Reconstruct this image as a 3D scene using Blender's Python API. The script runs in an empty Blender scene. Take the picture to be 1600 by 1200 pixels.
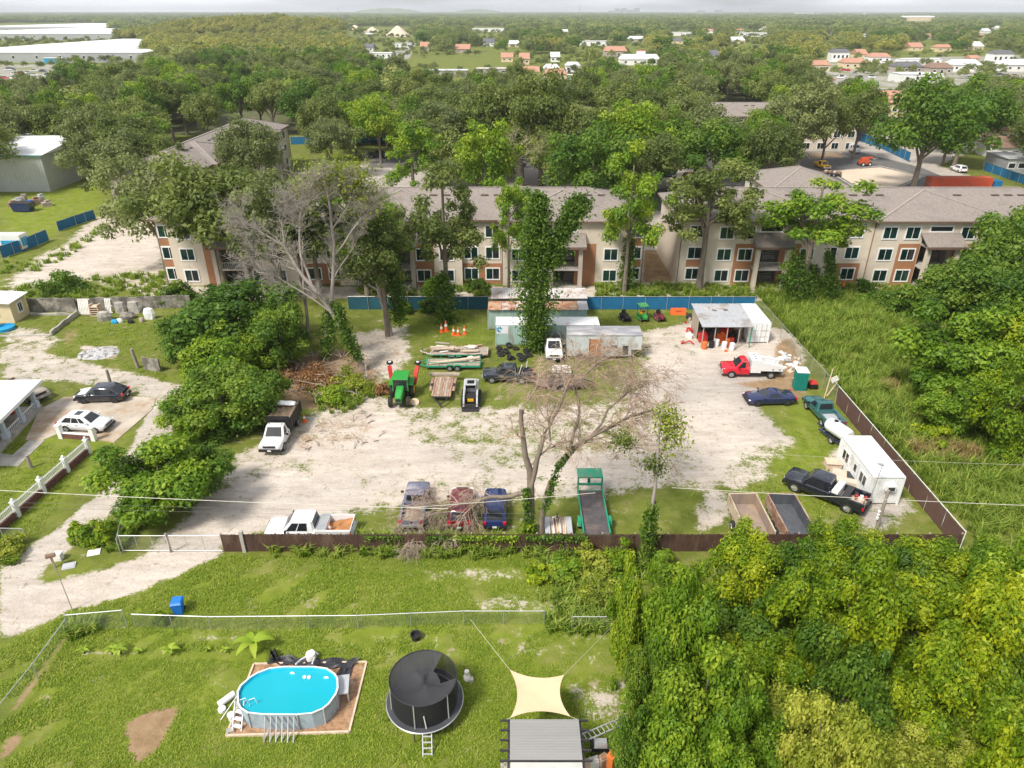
import bpy, bmesh, math, random
import numpy as np
from mathutils import Vector, Matrix
R = math.radians
random.seed(7); np.random.seed(7)
SC = bpy.context.scene
COL = SC.collection
# ------------------------------------------------------------------ camera
FPX = 1100.0                     # focal length in pixels of the 1600 px wide photograph
PITCH = math.atan2(583.0, FPX)   # horizon sits 583 px above the middle
CH = 35.0                        # camera height in metres
cam_d = bpy.data.cameras.new('camera'); cam = bpy.data.objects.new('camera', cam_d); COL.objects.link(cam)
cam_d.sensor_width = 36.0; cam_d.lens = FPX/1600*36.0
cam_d.clip_start = 0.5; cam_d.clip_end = 60000
cam.location = (0, 0, CH); cam.rotation_euler = (math.pi/2-PITCH, 0, 0)
SC.camera = cam
# ------------------------------------------------------------------ sky
SUN_EL, SUN_AZ = R(52), R(-135)   # azimuth from +Y, clockwise: behind the camera on its left
w = bpy.data.worlds.new('World'); SC.world = w; w.use_nodes = True
nt = w.node_tree; nt.nodes.clear()
out = nt.nodes.new('ShaderNodeOutputWorld'); bg = nt.nodes.new('ShaderNodeBackground')
sky = nt.nodes.new('ShaderNodeTexSky'); sky.sky_type = 'NISHITA'; sky.sun_disc = False
sky.sun_elevation = SUN_EL; sky.sun_rotation = SUN_AZ; sky.air_density = 1.0; sky.dust_density = 2.5; sky.ozone_density = 1.0
tc = nt.nodes.new('ShaderNodeTexCoord'); mp = nt.nodes.new('ShaderNodeMapping'); mp.inputs['Scale'].default_value = (1.2, 1.2, 9.0)
nz = nt.nodes.new('ShaderNodeTexNoise'); nz.inputs['Scale'].default_value = 2.2; nz.inputs['Detail'].default_value = 6
rp = nt.nodes.new('ShaderNodeValToRGB'); rp.color_ramp.elements[0].position = .33; rp.color_ramp.elements[1].position = .68
rp.color_ramp.elements[0].color = (.25,)*3+(1,); rp.color_ramp.elements[1].color = (.95,)*3+(1,)
mx = nt.nodes.new('ShaderNodeMix'); mx.data_type = 'RGBA'; mx.inputs['B'].default_value = (9.4, 9.6, 10.0, 1)
nt.links.new(tc.outputs['Generated'], mp.inputs['Vector']); nt.links.new(mp.outputs['Vector'], nz.inputs['Vector'])
nt.links.new(nz.outputs['Fac'], rp.inputs['Fac']); nt.links.new(rp.outputs['Color'], mx.inputs['Factor'])
nt.links.new(sky.outputs['Color'], mx.inputs['A']); nt.links.new(mx.outputs['Result'], bg.inputs['Color'])
bg.inputs['Strength'].default_value = 0.084
nt.links.new(bg.outputs['Background'], out.inputs['Surface'])
# ------------------------------------------------------------------ sun
sd = bpy.data.lights.new('sun', 'SUN'); sd.energy = 3.2; sd.angle = R(13); sd.color = (1.0, .95, .87)
so = bpy.data.objects.new('sun', sd); COL.objects.link(so)
sv = Vector((math.sin(SUN_AZ)*math.cos(SUN_EL), math.cos(SUN_AZ)*math.cos(SUN_EL), math.sin(SUN_EL)))
so.rotation_euler = sv.to_track_quat('Z', 'Y').to_euler(); so.location = (-40, -40, 80)
# ------------------------------------------------------------------ exposure
SC.view_settings.view_transform = 'Standard'; SC.view_settings.look = 'None'
SC.view_settings.exposure = 0.62; SC.view_settings.gamma = 1.0; SC.view_settings.use_curve_mapping = False
SC.cycles.max_bounces = 6; SC.cycles.diffuse_bounces = 3; SC.cycles.transparent_max_bounces = 8
SC.cycles.volume_bounces = 0; SC.cycles.use_denoising = True

# ------------------------------------------------------------------ pixel <-> place
cP, sP = math.cos(PITCH), math.sin(PITCH)
def ray(px, py):
    u = (px-800)/FPX; v = (600-py)/FPX
    return Vector((u, cP+v*sP, -sP+v*cP))
def G(px, py, z=0.0):            # point on the level z seen at a pixel
    d = ray(px, py); t = (z-CH)/d.z
    return Vector((d.x*t, d.y*t, z))
def Y(px, py, y):                # point on the upright plane at distance y seen at a pixel
    d = ray(px, py); t = y/d.y
    return Vector((d.x*t, y, CH+d.z*t))
def PX(p):                       # pixel of a point
    x, y, z = p[0], p[1], p[2]-CH
    f = y*cP - z*sP; up = y*sP + z*cP
    return 800+FPX*x/f, 600-FPX*up/f
def SCL(p): return FPX/(p[1]*cP-(p[2]-CH)*sP)

# ------------------------------------------------------------------ mesh building
class MB:
    def __init__(s): s.v = []; s.f = []; s.m = []
    def add(s, vs, fs, mi=0):
        o = len(s.v); s.v += [tuple(p) for p in vs]; s.f += [tuple(o+i for i in f) for f in fs]; s.m += [mi]*len(fs); return s
    def box(s, c, d, rz=0.0, mi=0, rx=0.0, ry=0.0):
        M = Matrix.Translation(c) @ Matrix.Rotation(rz, 4, 'Z') @ Matrix.Rotation(ry, 4, 'Y') @ Matrix.Rotation(rx, 4, 'X')
        a, b, h = d[0]/2, d[1]/2, d[2]/2
        vs = [M @ Vector(p) for p in ((-a,-b,-h),(a,-b,-h),(a,b,-h),(-a,b,-h),(-a,-b,h),(a,-b,h),(a,b,h),(-a,b,h))]
        return s.add(vs, ((3,2,1,0),(4,5,6,7),(0,1,5,4),(1,2,6,5),(2,3,7,6),(3,0,4,7)), mi)
    def b2(s, lo, hi, mi=0):
        return s.box([(lo[i]+hi[i])/2 for i in range(3)], [abs(hi[i]-lo[i]) for i in range(3)], 0, mi)
    def beam(s, a, b, wd, ht=None, mi=0):     # square bar between two points
        a = Vector(a); b = Vector(b); d = b-a; L = d.length
        if L < 1e-6: return s
        ht = ht or wd
        q = d.to_track_quat('X', 'Z').to_matrix().to_4x4(); M = Matrix.Translation((a+b)/2) @ q
        x, y, z = L/2, wd/2, ht/2
        vs = [M @ Vector(p) for p in ((-x,-y,-z),(x,-y,-z),(x,y,-z),(-x,y,-z),(-x,-y,z),(x,-y,z),(x,y,z),(-x,y,z))]
        return s.add(vs, ((3,2,1,0),(4,5,6,7),(0,1,5,4),(1,2,6,5),(2,3,7,6),(3,0,4,7)), mi)
    def tube(s, pts, rad, n=6, mi=0, cap=True):
        pts = [Vector(p) for p in pts]
        if not hasattr(rad, '__len__'): rad = [rad]*len(pts)
        o = len(s.v); ref = Vector((.31, .17, .93)).normalized()
        for i, p in enumerate(pts):
            t = (pts[min(i+1, len(pts)-1)]-pts[max(i-1, 0)])
            t = t.normalized() if t.length > 1e-9 else Vector((0,0,1))
            a = t.cross(ref)
            if a.length < .05: a = t.cross(Vector((1,0,0)))
            a.normalize(); b = t.cross(a)
            for k in range(n):
                th = 2*math.pi*k/n
                s.v.append(tuple(p + (a*math.cos(th)+b*math.sin(th))*rad[i]))
        for i in range(len(pts)-1):
            for k in range(n):
                s.f.append((o+i*n+k, o+(i+1)*n+k, o+(i+1)*n+(k+1)%n, o+i*n+(k+1)%n)); s.m.append(mi)
        if cap:
            s.f.append(tuple(o+k for k in range(n))); s.m.append(mi)
            e = o+(len(pts)-1)*n; s.f.append(tuple(e+n-1-k for k in range(n))); s.m.append(mi)
        return s
    def lathe(s, prof, n=16, axis='Z', c=(0,0,0), mi=0, closed=False):   # prof: (r, h)
        o = len(s.v); m = len(prof)
        for r, h in prof:
            for k in range(n):
                th = 2*math.pi*k/n; a, b = r*math.cos(th), r*math.sin(th)
                p = (a, b, h) if axis == 'Z' else ((a, h, b) if axis == 'Y' else (h, a, b))
                s.v.append((p[0]+c[0], p[1]+c[1], p[2]+c[2]))
        for i in range(m if closed else m-1):
            j = (i+1) % m
            for k in range(n):
                s.f.append((o+i*n+k, o+i*n+(k+1)%n, o+j*n+(k+1)%n, o+j*n+k)); s.m.append(mi)
        if not closed:
            s.f.append(tuple(o+n-1-k for k in range(n))); s.m.append(mi)
            s.f.append(tuple(o+(m-1)*n+k for k in range(n))); s.m.append(mi)
        return s
    def loft(s, rings, cap=True, mi=0):       # rings: lists of equally many points
        o = len(s.v); n = len(rings[0])
        for r in rings: s.v += [tuple(p) for p in r]
        for i in range(len(rings)-1):
            for k in range(n):
                s.f.append((o+i*n+k, o+i*n+(k+1)%n, o+(i+1)*n+(k+1)%n, o+(i+1)*n+k)); s.m.append(mi)
        if cap:
            s.f.append(tuple(o+n-1-k for k in range(n))); s.m.append(mi)
            s.f.append(tuple(o+(len(rings)-1)*n+k for k in range(n))); s.m.append(mi)
        return s
    def prism(s, poly, z0, z1, mi=0):         # poly: (x, y) outline, extruded in z
        a = [(p[0], p[1], z0) for p in poly]; b = [(p[0], p[1], z1) for p in poly]
        return s.loft([a, b], True, mi)
    def slab(s, quad, th, mi=0):              # a four-cornered sheet with thickness along its normal
        q = [Vector(p) for p in quad]; nn = (q[1]-q[0]).cross(q[3]-q[0])
        nn = nn.normalized()*th
        return s.add([*q, *[p+nn for p in q]], ((3,2,1,0),(4,5,6,7),(0,1,5,4),(1,2,6,5),(2,3,7,6),(3,0,4,7)), mi)
    def mesh(s, name, smooth=None):
        me = bpy.data.meshes.new(name); me.from_pydata(s.v, [], s.f)
        if any(s.m): me.polygons.foreach_set('material_index', s.m)
        bm = bmesh.new(); bm.from_mesh(me); bmesh.ops.recalc_face_normals(bm, faces=bm.faces); bm.to_mesh(me); bm.free()
        if smooth:
            me.polygons.foreach_set('use_smooth', [True]*len(me.polygons)); me.set_sharp_from_angle(angle=R(smooth))
        me.update(); return me
    def build(s, name, mat, parent=None, smooth=None, loc=None):
        return obj(name, s.mesh(name, smooth), mat, parent, loc)
def obj(name, me, mat=None, parent=None, loc=None):
    o = bpy.data.objects.new(name, me); COL.objects.link(o)
    if mat is not None and not me.materials:
        for m in (mat if isinstance(mat, (list, tuple)) else [mat]): me.materials.append(M[m] if isinstance(m, str) else m)
    if parent: o.parent = parent
    if loc is not None: o.location = loc
    return o
def tag(o, label, cat, group=None):
    o['label'] = label; o['category'] = cat
    if group: o['group'] = group
    return o
def thing(name, label, cat, loc=(0,0,0), rz=0.0, group=None):
    o = bpy.data.objects.new(name, None); COL.objects.link(o); o.empty_display_size = .3
    o.location = loc; o.rotation_euler = (0, 0, rz)
    return tag(o, label, cat, group)
def struct(o, label=None):
    o['kind'] = 'structure'
    if label: o['label'] = label
    return o
def stuff(o, label, cat=None):
    o['kind'] = 'stuff'; o['label'] = label
    if cat: o['category'] = cat
    return o
def copy_tree(o, parent=None):
    c = o.copy(); COL.objects.link(c); c.parent = parent
    for ch in o.children: copy_tree(ch, c)
    return c
def B(lo, hi): return MB().b2(lo, hi)

# ------------------------------------------------------------------ materials
M = {}
def _n(t, typ, **kw):
    n = t.nodes.new(typ)
    for k, v in kw.items():
        if k in n.inputs: n.inputs[k].default_value = v
        else: setattr(n, k, v)
    return n
def mat(name, c, rough=.6, metal=0.0, var=.12, scale=1.5, bump=0.0, bscale=20.0, stain=None, samt=.5, sscale=.6, coat=0.0, stretch=None, spec=.4, objco=False, tr=0.0):
    m = bpy.data.materials.new(name); m.use_nodes = True; t = m.node_tree; p = t.nodes['Principled BSDF']
    p.inputs['Roughness'].default_value = rough; p.inputs['Metallic'].default_value = metal
    p.inputs['Specular IOR Level'].default_value = spec
    if coat: p.inputs['Coat Weight'].default_value = coat; p.inputs['Coat Roughness'].default_value = .06
    src = _n(t, 'ShaderNodeTexCoord').outputs['Object'] if objco else _n(t, 'ShaderNodeNewGeometry').outputs['Position']
    if stretch:
        mm = _n(t, 'ShaderNodeMapping', Scale=stretch); t.links.new(src, mm.inputs['Vector']); src = mm.outputs['Vector']
    no = _n(t, 'ShaderNodeTexNoise', Scale=scale, Detail=6.0, Roughness=.6); t.links.new(src, no.inputs['Vector'])
    r = _n(t, 'ShaderNodeMapRange'); r.inputs['From Min'].default_value = .3; r.inputs['From Max'].default_value = .7
    t.links.new(no.outputs['Fac'], r.inputs['Value'])
    x = _n(t, 'ShaderNodeMix', data_type='RGBA')
    x.inputs['A'].default_value = (*[k*(1-var) for k in c], 1); x.inputs['B'].default_value = (*[min(1, k*(1+var)) for k in c], 1)
    t.links.new(r.outputs['Result'], x.inputs['Factor']); res = x.outputs['Result']
    if stain:
        n2 = _n(t, 'ShaderNodeTexNoise', Scale=sscale, Detail=8.0, Roughness=.65); t.links.new(src, n2.inputs['Vector'])
        r2 = _n(t, 'ShaderNodeMapRange'); r2.inputs['From Min'].default_value = .62-samt*.3; r2.inputs['From Max'].default_value = .72-samt*.2
        t.links.new(n2.outputs['Fac'], r2.inputs['Value'])
        y = _n(t, 'ShaderNodeMix', data_type='RGBA'); y.inputs['B'].default_value = (*stain, 1)
        t.links.new(r2.outputs['Result'], y.inputs['Factor']); t.links.new(res, y.inputs['A']); res = y.outputs['Result']
    t.links.new(res, p.inputs['Base Color'])
    if bump:
        n3 = _n(t, 'ShaderNodeTexNoise', Scale=bscale, Detail=4.0); t.links.new(src, n3.inputs['Vector'])
        bp = _n(t, 'ShaderNodeBump', Strength=bump, Distance=.05); t.links.new(n3.outputs['Fac'], bp.inputs['Height']); t.links.new(bp.outputs['Normal'], p.inputs['Normal'])
    if tr:
        o = t.nodes['Material Output']; tl = _n(t, 'ShaderNodeBsdfTransparent'); ms = _n(t, 'ShaderNodeMixShader'); ms.inputs['Fac'].default_value = tr
        t.links.new(p.outputs['BSDF'], ms.inputs[1]); t.links.new(tl.outputs['BSDF'], ms.inputs[2]); t.links.new(ms.outputs['Shader'], o.inputs['Surface'])
    M[name] = m; return m
def leafmat(name, a, b, c, trans=.35, rnd=.25, patch=0.0):
    m = bpy.data.materials.new(name); m.use_nodes = True; t = m.node_tree; t.nodes.clear()
    o = _n(t, 'ShaderNodeOutputMaterial'); at = _n(t, 'ShaderNodeAttribute', attribute_name='tint')
    oi = _n(t, 'ShaderNodeObjectInfo')
    ad = _n(t, 'ShaderNodeMath', operation='MULTIPLY_ADD'); ad.inputs[1].default_value = rnd; ad.inputs[2].default_value = -rnd/2
    t.links.new(oi.outputs['Random'], ad.inputs[0])
    a2 = _n(t, 'ShaderNodeMath', operation='ADD'); t.links.new(at.outputs['Fac'], a2.inputs[0]); t.links.new(ad.outputs[0], a2.inputs[1])
    if patch:
        gp = _n(t, 'ShaderNodeNewGeometry'); pn = _n(t, 'ShaderNodeTexNoise', Scale=.38, Detail=6.0, Roughness=.7); t.links.new(gp.outputs['Position'], pn.inputs['Vector'])
        pm = _n(t, 'ShaderNodeMath', operation='MULTIPLY_ADD'); pm.inputs[1].default_value = patch; pm.inputs[2].default_value = -patch*.5; t.links.new(pn.outputs['Fac'], pm.inputs[0])
        a3 = _n(t, 'ShaderNodeMath', operation='ADD'); t.links.new(a2.outputs[0], a3.inputs[0]); t.links.new(pm.outputs[0], a3.inputs[1]); a2 = a3
    rp = _n(t, 'ShaderNodeValToRGB'); e = rp.color_ramp.elements; e[0].color = (*a, 1); e[1].color = (*c, 1)
    k = e.new(.5); k.color = (*b, 1); t.links.new(a2.outputs[0], rp.inputs['Fac'])
    d = _n(t, 'ShaderNodeBsdfPrincipled', Roughness=.5); d.inputs['Specular IOR Level'].default_value = .25; t.links.new(rp.outputs['Color'], d.inputs['Base Color'])
    tl = _n(t, 'ShaderNodeBsdfTranslucent'); hs = _n(t, 'ShaderNodeHueSaturation', Saturation=1.15, Value=1.3); t.links.new(rp.outputs['Color'], hs.inputs['Color']); t.links.new(hs.outputs['Color'], tl.inputs['Color'])
    ms = _n(t, 'ShaderNodeMixShader'); ms.inputs['Fac'].default_value = trans
    t.links.new(d.outputs['BSDF'], ms.inputs[1]); t.links.new(tl.outputs['BSDF'], ms.inputs[2]); t.links.new(ms.outputs['Shader'], o.inputs['Surface'])
    M[name] = m; return m
# stone, stucco, roofs
mat('cream', (.62,.54,.44), .85, var=.06, scale=.8, stain=(.5,.43,.35), samt=.15, bump=.15)
mat('terracotta', (.36,.17,.085), .85, var=.08, scale=.8, bump=.15)
mat('taupe', (.40,.35,.30), .85, var=.08, scale=.8)
mat('white_trim', (.78,.77,.75), .6, var=.04)
mat('shingle', (.235,.200,.175), .9, var=.18, scale=3.0, bump=.5, bscale=6.0, stretch=(1,1,1), stain=(.19,.165,.15), samt=.3, sscale=.3)
mat('ridge_cap', (.30,.26,.23), .9, var=.15, scale=3)
mat('fascia', (.16,.10,.075), .6)
mat('vent', (.09,.06,.05), .6)
mat('glass_green', (.008,.030,.026), .08, var=.5, scale=.35, spec=.6)
mat('glass_dark', (.018,.022,.026), .06, var=.4, scale=.6, spec=.6)
mat('dark_room', (.045,.04,.037), .9)
mat('concrete', (.42,.39,.35), .9, var=.15, scale=1.2, bump=.3, stain=(.26,.24,.21), samt=.5, sscale=.5)
mat('old_concrete', (.33,.30,.26), .95, var=.25, scale=1.5, bump=.6, stain=(.12,.11,.09), samt=.75, sscale=.9)
mat('concrete_rust', (.46,.40,.33), .9, var=.18, scale=.5, bump=.3, stain=(.34,.24,.15), samt=.55, sscale=.28)
mat('asphalt', (.13,.125,.12), .9, var=.2, scale=.6, bump=.3)
mat('brick_red', (.15,.065,.05), .9, var=.3, scale=4, bump=.4)
mat('metal_grey', (.45,.46,.46), .45, .4, var=.08)
mat('galv', (.50,.51,.50), .45, .6, var=.1)
mat('white_metal', (.74,.75,.74), .5, var=.06, scale=.7, stain=(.5,.46,.4), samt=.25, sscale=.7)
mat('white_roof', (.70,.70,.70), .6, var=.05, scale=.05)
mat('pale_roof', (.55,.56,.57), .6, var=.1, scale=.05)
mat('blue_trim', (.05,.22,.24), .5)
mat('tin_grey', (.47,.48,.50), .5, .2, var=.12, scale=.5, stain=(.33,.30,.28), samt=.4, sscale=.5)
mat('tin_white', (.62,.58,.55), .6, .1, var=.12, scale=.8, stain=(.40,.30,.25), samt=.5, sscale=.7)
mat('mint', (.36,.50,.45), .6, var=.12, scale=1.0, stain=(.30,.30,.25), samt=.35, sscale=1.2, stretch=(1,1,.25))
mat('rust', (.30,.12,.06), .9, var=.35, scale=2, stain=(.52,.45,.40), samt=.8, sscale=1.2)
mat('rust_tan', (.45,.30,.20), .9, var=.35, scale=2, stain=(.33,.12,.05), samt=.6, sscale=1.6)
mat('trailer_white', (.50,.53,.53), .6, var=.08, scale=1, stain=(.36,.35,.32), samt=.35, sscale=.8)
mat('trailer_roof', (.27,.27,.29), .8, var=.25, scale=.8, stain=(.52,.50,.48), samt=.45, sscale=.5, stretch=(.5,1.5,1))
mat('door_rust', (.36,.14,.05), .8, var=.3, scale=3)
mat('orange_red', (.55,.09,.035), .6, var=.08, scale=.6, stain=(.42,.08,.04), samt=.3, sscale=.4)
mat('stucco_yellow', (.66,.54,.34), .85, var=.06)
mat('stucco_blue', (.47,.53,.60), .8, var=.06)
mat('house_tile', (.42,.22,.15), .9, var=.2, scale=1)
mat('house_brown', (.22,.14,.10), .9, var=.2, scale=1)
mat('house_grey', (.12,.12,.13), .9, var=.2, scale=1)
# wood, fabric, plastic
mat('fence_brown', (.075,.038,.028), .85, var=.3, scale=2.5, stain=(.12,.075,.055), samt=.4, sscale=1.2, stretch=(1,1,.3))
mat('screen_brown', (.115,.062,.048), .9, var=.12, scale=.8)
mat('screen_blue', (.012,.13,.27), .75, var=.15, scale=.7)
mat('screen_green', (.014,.085,.12), .8, var=.2, scale=.7)
mat('wood_grey', (.36,.30,.24), .9, var=.25, scale=2, bump=.3, stretch=(1,1,.3))
mat('wood_pale', (.58,.45,.33), .9, var=.2, scale=3)
mat('wood_red', (.27,.15,.095), .9, var=.3, scale=2.5, stretch=(6,.6,1), stain=(.42,.33,.26), samt=.5, sscale=1.2)
mat('bark', (.20,.16,.125), .95, var=.3, scale=3, bump=.8, bscale=9, stretch=(1,1,.3))
mat('bark_grey', (.30,.265,.23), .95, var=.25, scale=3, bump=.6, bscale=9, stretch=(1,1,.3))
mat('twig', (.36,.285,.22), .95, var=.3, scale=1.5)
mat('twig_red', (.36,.26,.19), .95, var=.35, scale=.8)
mat('pole_wood', (.28,.24,.20), .95, var=.25, scale=3, bump=.4, stretch=(1,1,.2))
mat('black', (.016,.016,.017), .5, var=.2)
mat('rubber', (.022,.022,.022), .85, var=.25, scale=3)
mat('tarp_black', (.03,.03,.036), .5, var=.3, scale=2)
mat('black_mesh', (.05,.05,.055), .8, var=.1, tr=.22)
mat('black_net', (.018,.018,.02), .8, var=.1, tr=.22)
mat('black_pad', (.055,.058,.065), .6, var=.15)
mat('sail', (.62,.47,.30), .8, var=.04, scale=2)
mat('patio_roof', (.33,.32,.31), .5, .2, var=.07, scale=.6, stretch=(.3,3,1))
mat('patio_clear', (.50,.50,.46), .4, var=.1)
mat('dark_steel', (.05,.045,.05), .5, .3)
mat('alu', (.62,.62,.61), .4, .5)
mat('pool_wall', (.33,.40,.44), .55, var=.16, scale=1.8, stain=(.24,.30,.36), samt=.4, sscale=2)
mat('pool_liner', (.05,.50,.72), .5, var=.05)
mat('mulch', (.33,.19,.105), .95, var=.4, scale=5, bump=.8, stain=(.42,.29,.19), samt=.4, sscale=1.5)
mat('white_plastic', (.74,.74,.74), .4, var=.04)
mat('white_pile', (.72,.69,.64), .8, var=.15, scale=2)
mat('tan_plastic', (.54,.45,.35), .5, var=.1)
mat('orange', (.75,.14,.03), .5, var=.12)
mat('orange_barrel', (.62,.17,.04), .5, var=.12)
mat('red_paint', (.60,.012,.03), .3, var=.1, coat=.6, stain=(.50,.10,.09), samt=.25, sscale=.7)
mat('red_plain', (.45,.03,.025), .5, var=.15)
mat('maroon_paint', (.13,.012,.018), .3, var=.12, coat=.7, stain=(.30,.13,.13), samt=.35, sscale=1.2)
mat('navy_paint', (.012,.018,.075), .22, var=.15, coat=1.0)
mat('blue_paint', (.014,.026,.10), .25, var=.12, coat=.9)
mat('faded_blue', (.135,.145,.205), .6, var=.25, scale=2, stain=(.36,.33,.33), samt=.4)
mat('black_paint', (.013,.015,.024), .2, var=.15, coat=1.0)
mat('graphite_paint', (.028,.034,.045), .22, var=.15, coat=1.0)
mat('teal_paint', (.022,.105,.105), .3, var=.15, coat=.8)
mat('tan_paint', (.34,.29,.225), .3, var=.08, coat=.6)
mat('white_paint', (.73,.73,.72), .3, var=.03, coat=.7, stain=(.68,.66,.62), samt=.15)
mat('silver', (.55,.55,.55), .3, .7)
mat('rim', (.42,.42,.43), .35, .6)
mat('rim_dark', (.06,.06,.065), .4, .4)
mat('yellow_paint', (.70,.40,.015), .4, var=.1)
mat('green_tractor', (.035,.29,.05), .35, var=.12, coat=.4)
mat('green_trailer', (.015,.27,.15), .5, var=.15, stain=(.13,.22,.16), samt=.35)
mat('green_lift', (.02,.30,.17), .5, var=.12)
mat('teal_plastic', (.008,.19,.15), .5, var=.1)
mat('dumper_tan', (.50,.41,.30), .8, var=.12, stain=(.34,.25,.17), samt=.4)
mat('dumper_in', (.27,.21,.17), .9, var=.2, stain=(.36,.26,.17), samt=.5, stretch=(1,1,.3))
mat('liner_black', (.085,.09,.10), .5, var=.25, scale=2, stretch=(3,1,.3))
mat('deck_dark', (.085,.075,.08), .9, var=.25, scale=2, stain=(.17,.12,.10), samt=.4)
mat('rust_soil', (.36,.16,.06), .95, var=.3, scale=2)
mat('debris', (.24,.17,.11), .95, var=.4, scale=2)
mat('bin_blue', (.015,.17,.62), .45, var=.08)
mat('blue_plastic', (.02,.30,.55), .5, var=.15)
mat('headlight', (.75,.76,.78), .12, var=.03)
mat('taillight', (.55,.01,.025), .2, var=.1)
mat('plate', (.75,.75,.75), .5)
mat('skin', (.30,.17,.11), .6)
mat('vest_lime', (.55,.80,.03), .7)
mat('vest_orange', (.80,.22,.02), .7)
mat('jeans', (.03,.04,.08), .8)
mat('ash', (.45,.44,.43), .95, var=.35, scale=4, stain=(.08,.08,.08), samt=.5, sscale=2.5)
mat('sand_pile', (.60,.49,.38), .95, var=.12, scale=.1)
mat('lot_ground', (.30,.28,.245), .95, var=.25, scale=.12, stain=(.17,.19,.07), samt=.5, sscale=.05)
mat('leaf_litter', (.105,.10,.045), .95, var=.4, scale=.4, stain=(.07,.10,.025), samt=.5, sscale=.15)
mat('wire', (.58,.55,.47), .6)
mat('wire_dark', (.13,.13,.13), .6)
# ================================================================== ground
def sdist(P, poly):
    # signed distance, inside positive
    poly = np.asarray(poly, float); n = len(poly); d2 = np.full(len(P), 1e18); ins = np.zeros(len(P), bool)
    for i in range(n):
        a = poly[i]; b = poly[(i+1) % n]; e = b-a; w_ = P-a
        t = np.clip((w_ @ e)/max(e @ e, 1e-9), 0, 1); q = w_ - t[:, None]*e
        d2 = np.minimum(d2, (q*q).sum(1))
        c = ((a[1] <= P[:, 1]) != (b[1] <= P[:, 1]))
        with np.errstate(divide='ignore', invalid='ignore'):
            xi = a[0] + (P[:, 1]-a[1])*e[0]/(e[1] if abs(e[1]) > 1e-9 else 1e-9)
        ins ^= c & (P[:, 0] < xi)
    d = np.sqrt(d2); return np.where(ins, d, -d)
def wpoly(pp): return [tuple(G(x, y))[:2] for x, y in pp]
def paint(P, arr, pp, val, soft, mode='max', px=True):
    poly = wpoly(pp) if px else pp
    q = np.asarray(poly); lo = q.min(0)-soft-1; hi = q.max(0)+soft+1
    k = np.where((P[:, 0] > lo[0]) & (P[:, 0] < hi[0]) & (P[:, 1] > lo[1]) & (P[:, 1] < hi[1]))[0]
    if not len(k): return
    s = np.clip(sdist(P[k], poly)/soft*.5+.5, 0, 1); s = s*s*(3-2*s)
    if mode == 'max': arr[k] = np.maximum(arr[k], s*val)
    else: arr[k] = arr[k]*(1-s)+val*s
YARD = [(215,872),(262,832),(335,765),(385,700),(430,695),(480,655),(560,640),(600,645),(700,662),(800,668),(900,655),(965,635),(1000,590),(1012,545),(1000,520),(1045,512),(1085,535),(1092,560),(1120,590),(1155,602),(1195,645),(1240,690),(1182,712),(1192,745),(1150,762),(1060,755),(945,772),(800,775),(640,778),(560,800),(470,815),(380,838),(330,870)]
ROAD = [(0,1005),(0,884),(60,846),(130,800),(168,762),(200,705),(228,650),(238,618),(222,596),(150,580),(60,570),(0,566),(0,545),(60,551),(150,572),(232,588),(283,604),(296,640),(262,690),(232,725),(196,790),(110,842),(72,880),(60,912),(120,900),(215,872),(330,840),(348,842),(342,872),(262,905),(190,935),(110,955),(60,978)]
PATCH = [  # (polygon, sand level, softness)
 (YARD, .90, 2.5), (ROAD, .97, 1.2),
 ([(600,640),(1010,620),(1020,700),(1180,745),(1000,770),(620,785),(560,700)], .62, 2.5),
 ([(560,600),(700,650),(690,690),(560,720),(430,740),(400,700),(470,650)], .62, 2),
 ([(540,520),(640,505),(650,560),(610,600),(540,585)], .66, 2), ([(1010,520),(1080,500),(1240,515),(1260,560),(1250,625),(1130,610),(1060,600)], .85, 2),
 ([(1090,760),(1150,765),(1150,830),(1075,830)], .62, 1.5), ([(1290,700),(1330,690),(1350,760),(1290,745)], .6, 1.2), ([(1330,780),(1420,770),(1440,800),(1400,835),(1330,830)], .6, 1.5),
 ([(640,880),(830,885),(830,915),(660,915)], .47, 1.2), ([(740,925),(900,918),(900,960),(730,965)], .5, 1.2), ([(560,840),(800,800),(830,838),(560,838)], .45, 1),
 ([(875,1065),(990,1050),(1000,1140),(900,1140)], .52, 1.2), ([(770,960),(960,970),(980,1060),(770,1050)], .36, 1.5), ([(480,985),(740,975),(740,1050),(580,1040)], .36, 1.2),
 ([(120,1015),(420,1020),(420,1032),(120,1028)], .55, .5), ([(250,985),(400,985),(380,1010),(260,1010)], .4, .8), ([(330,1060),(365,1040),(370,1090),(340,1095)], .48, .7),
 ([(0,440),(60,395),(130,372),(175,345),(230,300),(270,330),(262,450),(330,462),(240,468),(130,440),(80,455),(0,465)], .66, 3),
 ([(135,350),(175,330),(240,330),(262,440),(240,460),(190,430),(110,430),(70,410)], .95, 4),
 ([(200,448),(1470,446),(1480,466),(1230,470),(560,466),(240,470)], .9, 1.5), ([(560,448),(1200,446),(1200,470),(560,470)], .45, 1, ),
 ([(1000,445),(1060,445),(1038,330),(1005,330)], 1.0, 1.5), ([(0,505),(60,510),(110,530),(60,560),(0,560)], .55, 1.5), ([(125,540),(185,540),(185,562),(125,560)], .7, .6),
 ([(700,240),(1340,215),(1560,290),(1590,330),(1010,335),(640,340),(560,330),(560,240)], .97, 5), ([(560,225),(720,220),(720,330),(560,330)], .97, 4),
 ([(0,560),(90,560),(170,585),(240,600),(240,620),(120,600),(0,592)], .45, 1.2),
 ([(480,600),(600,590),(590,650),(500,650)], .8, 1.5)]
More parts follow.
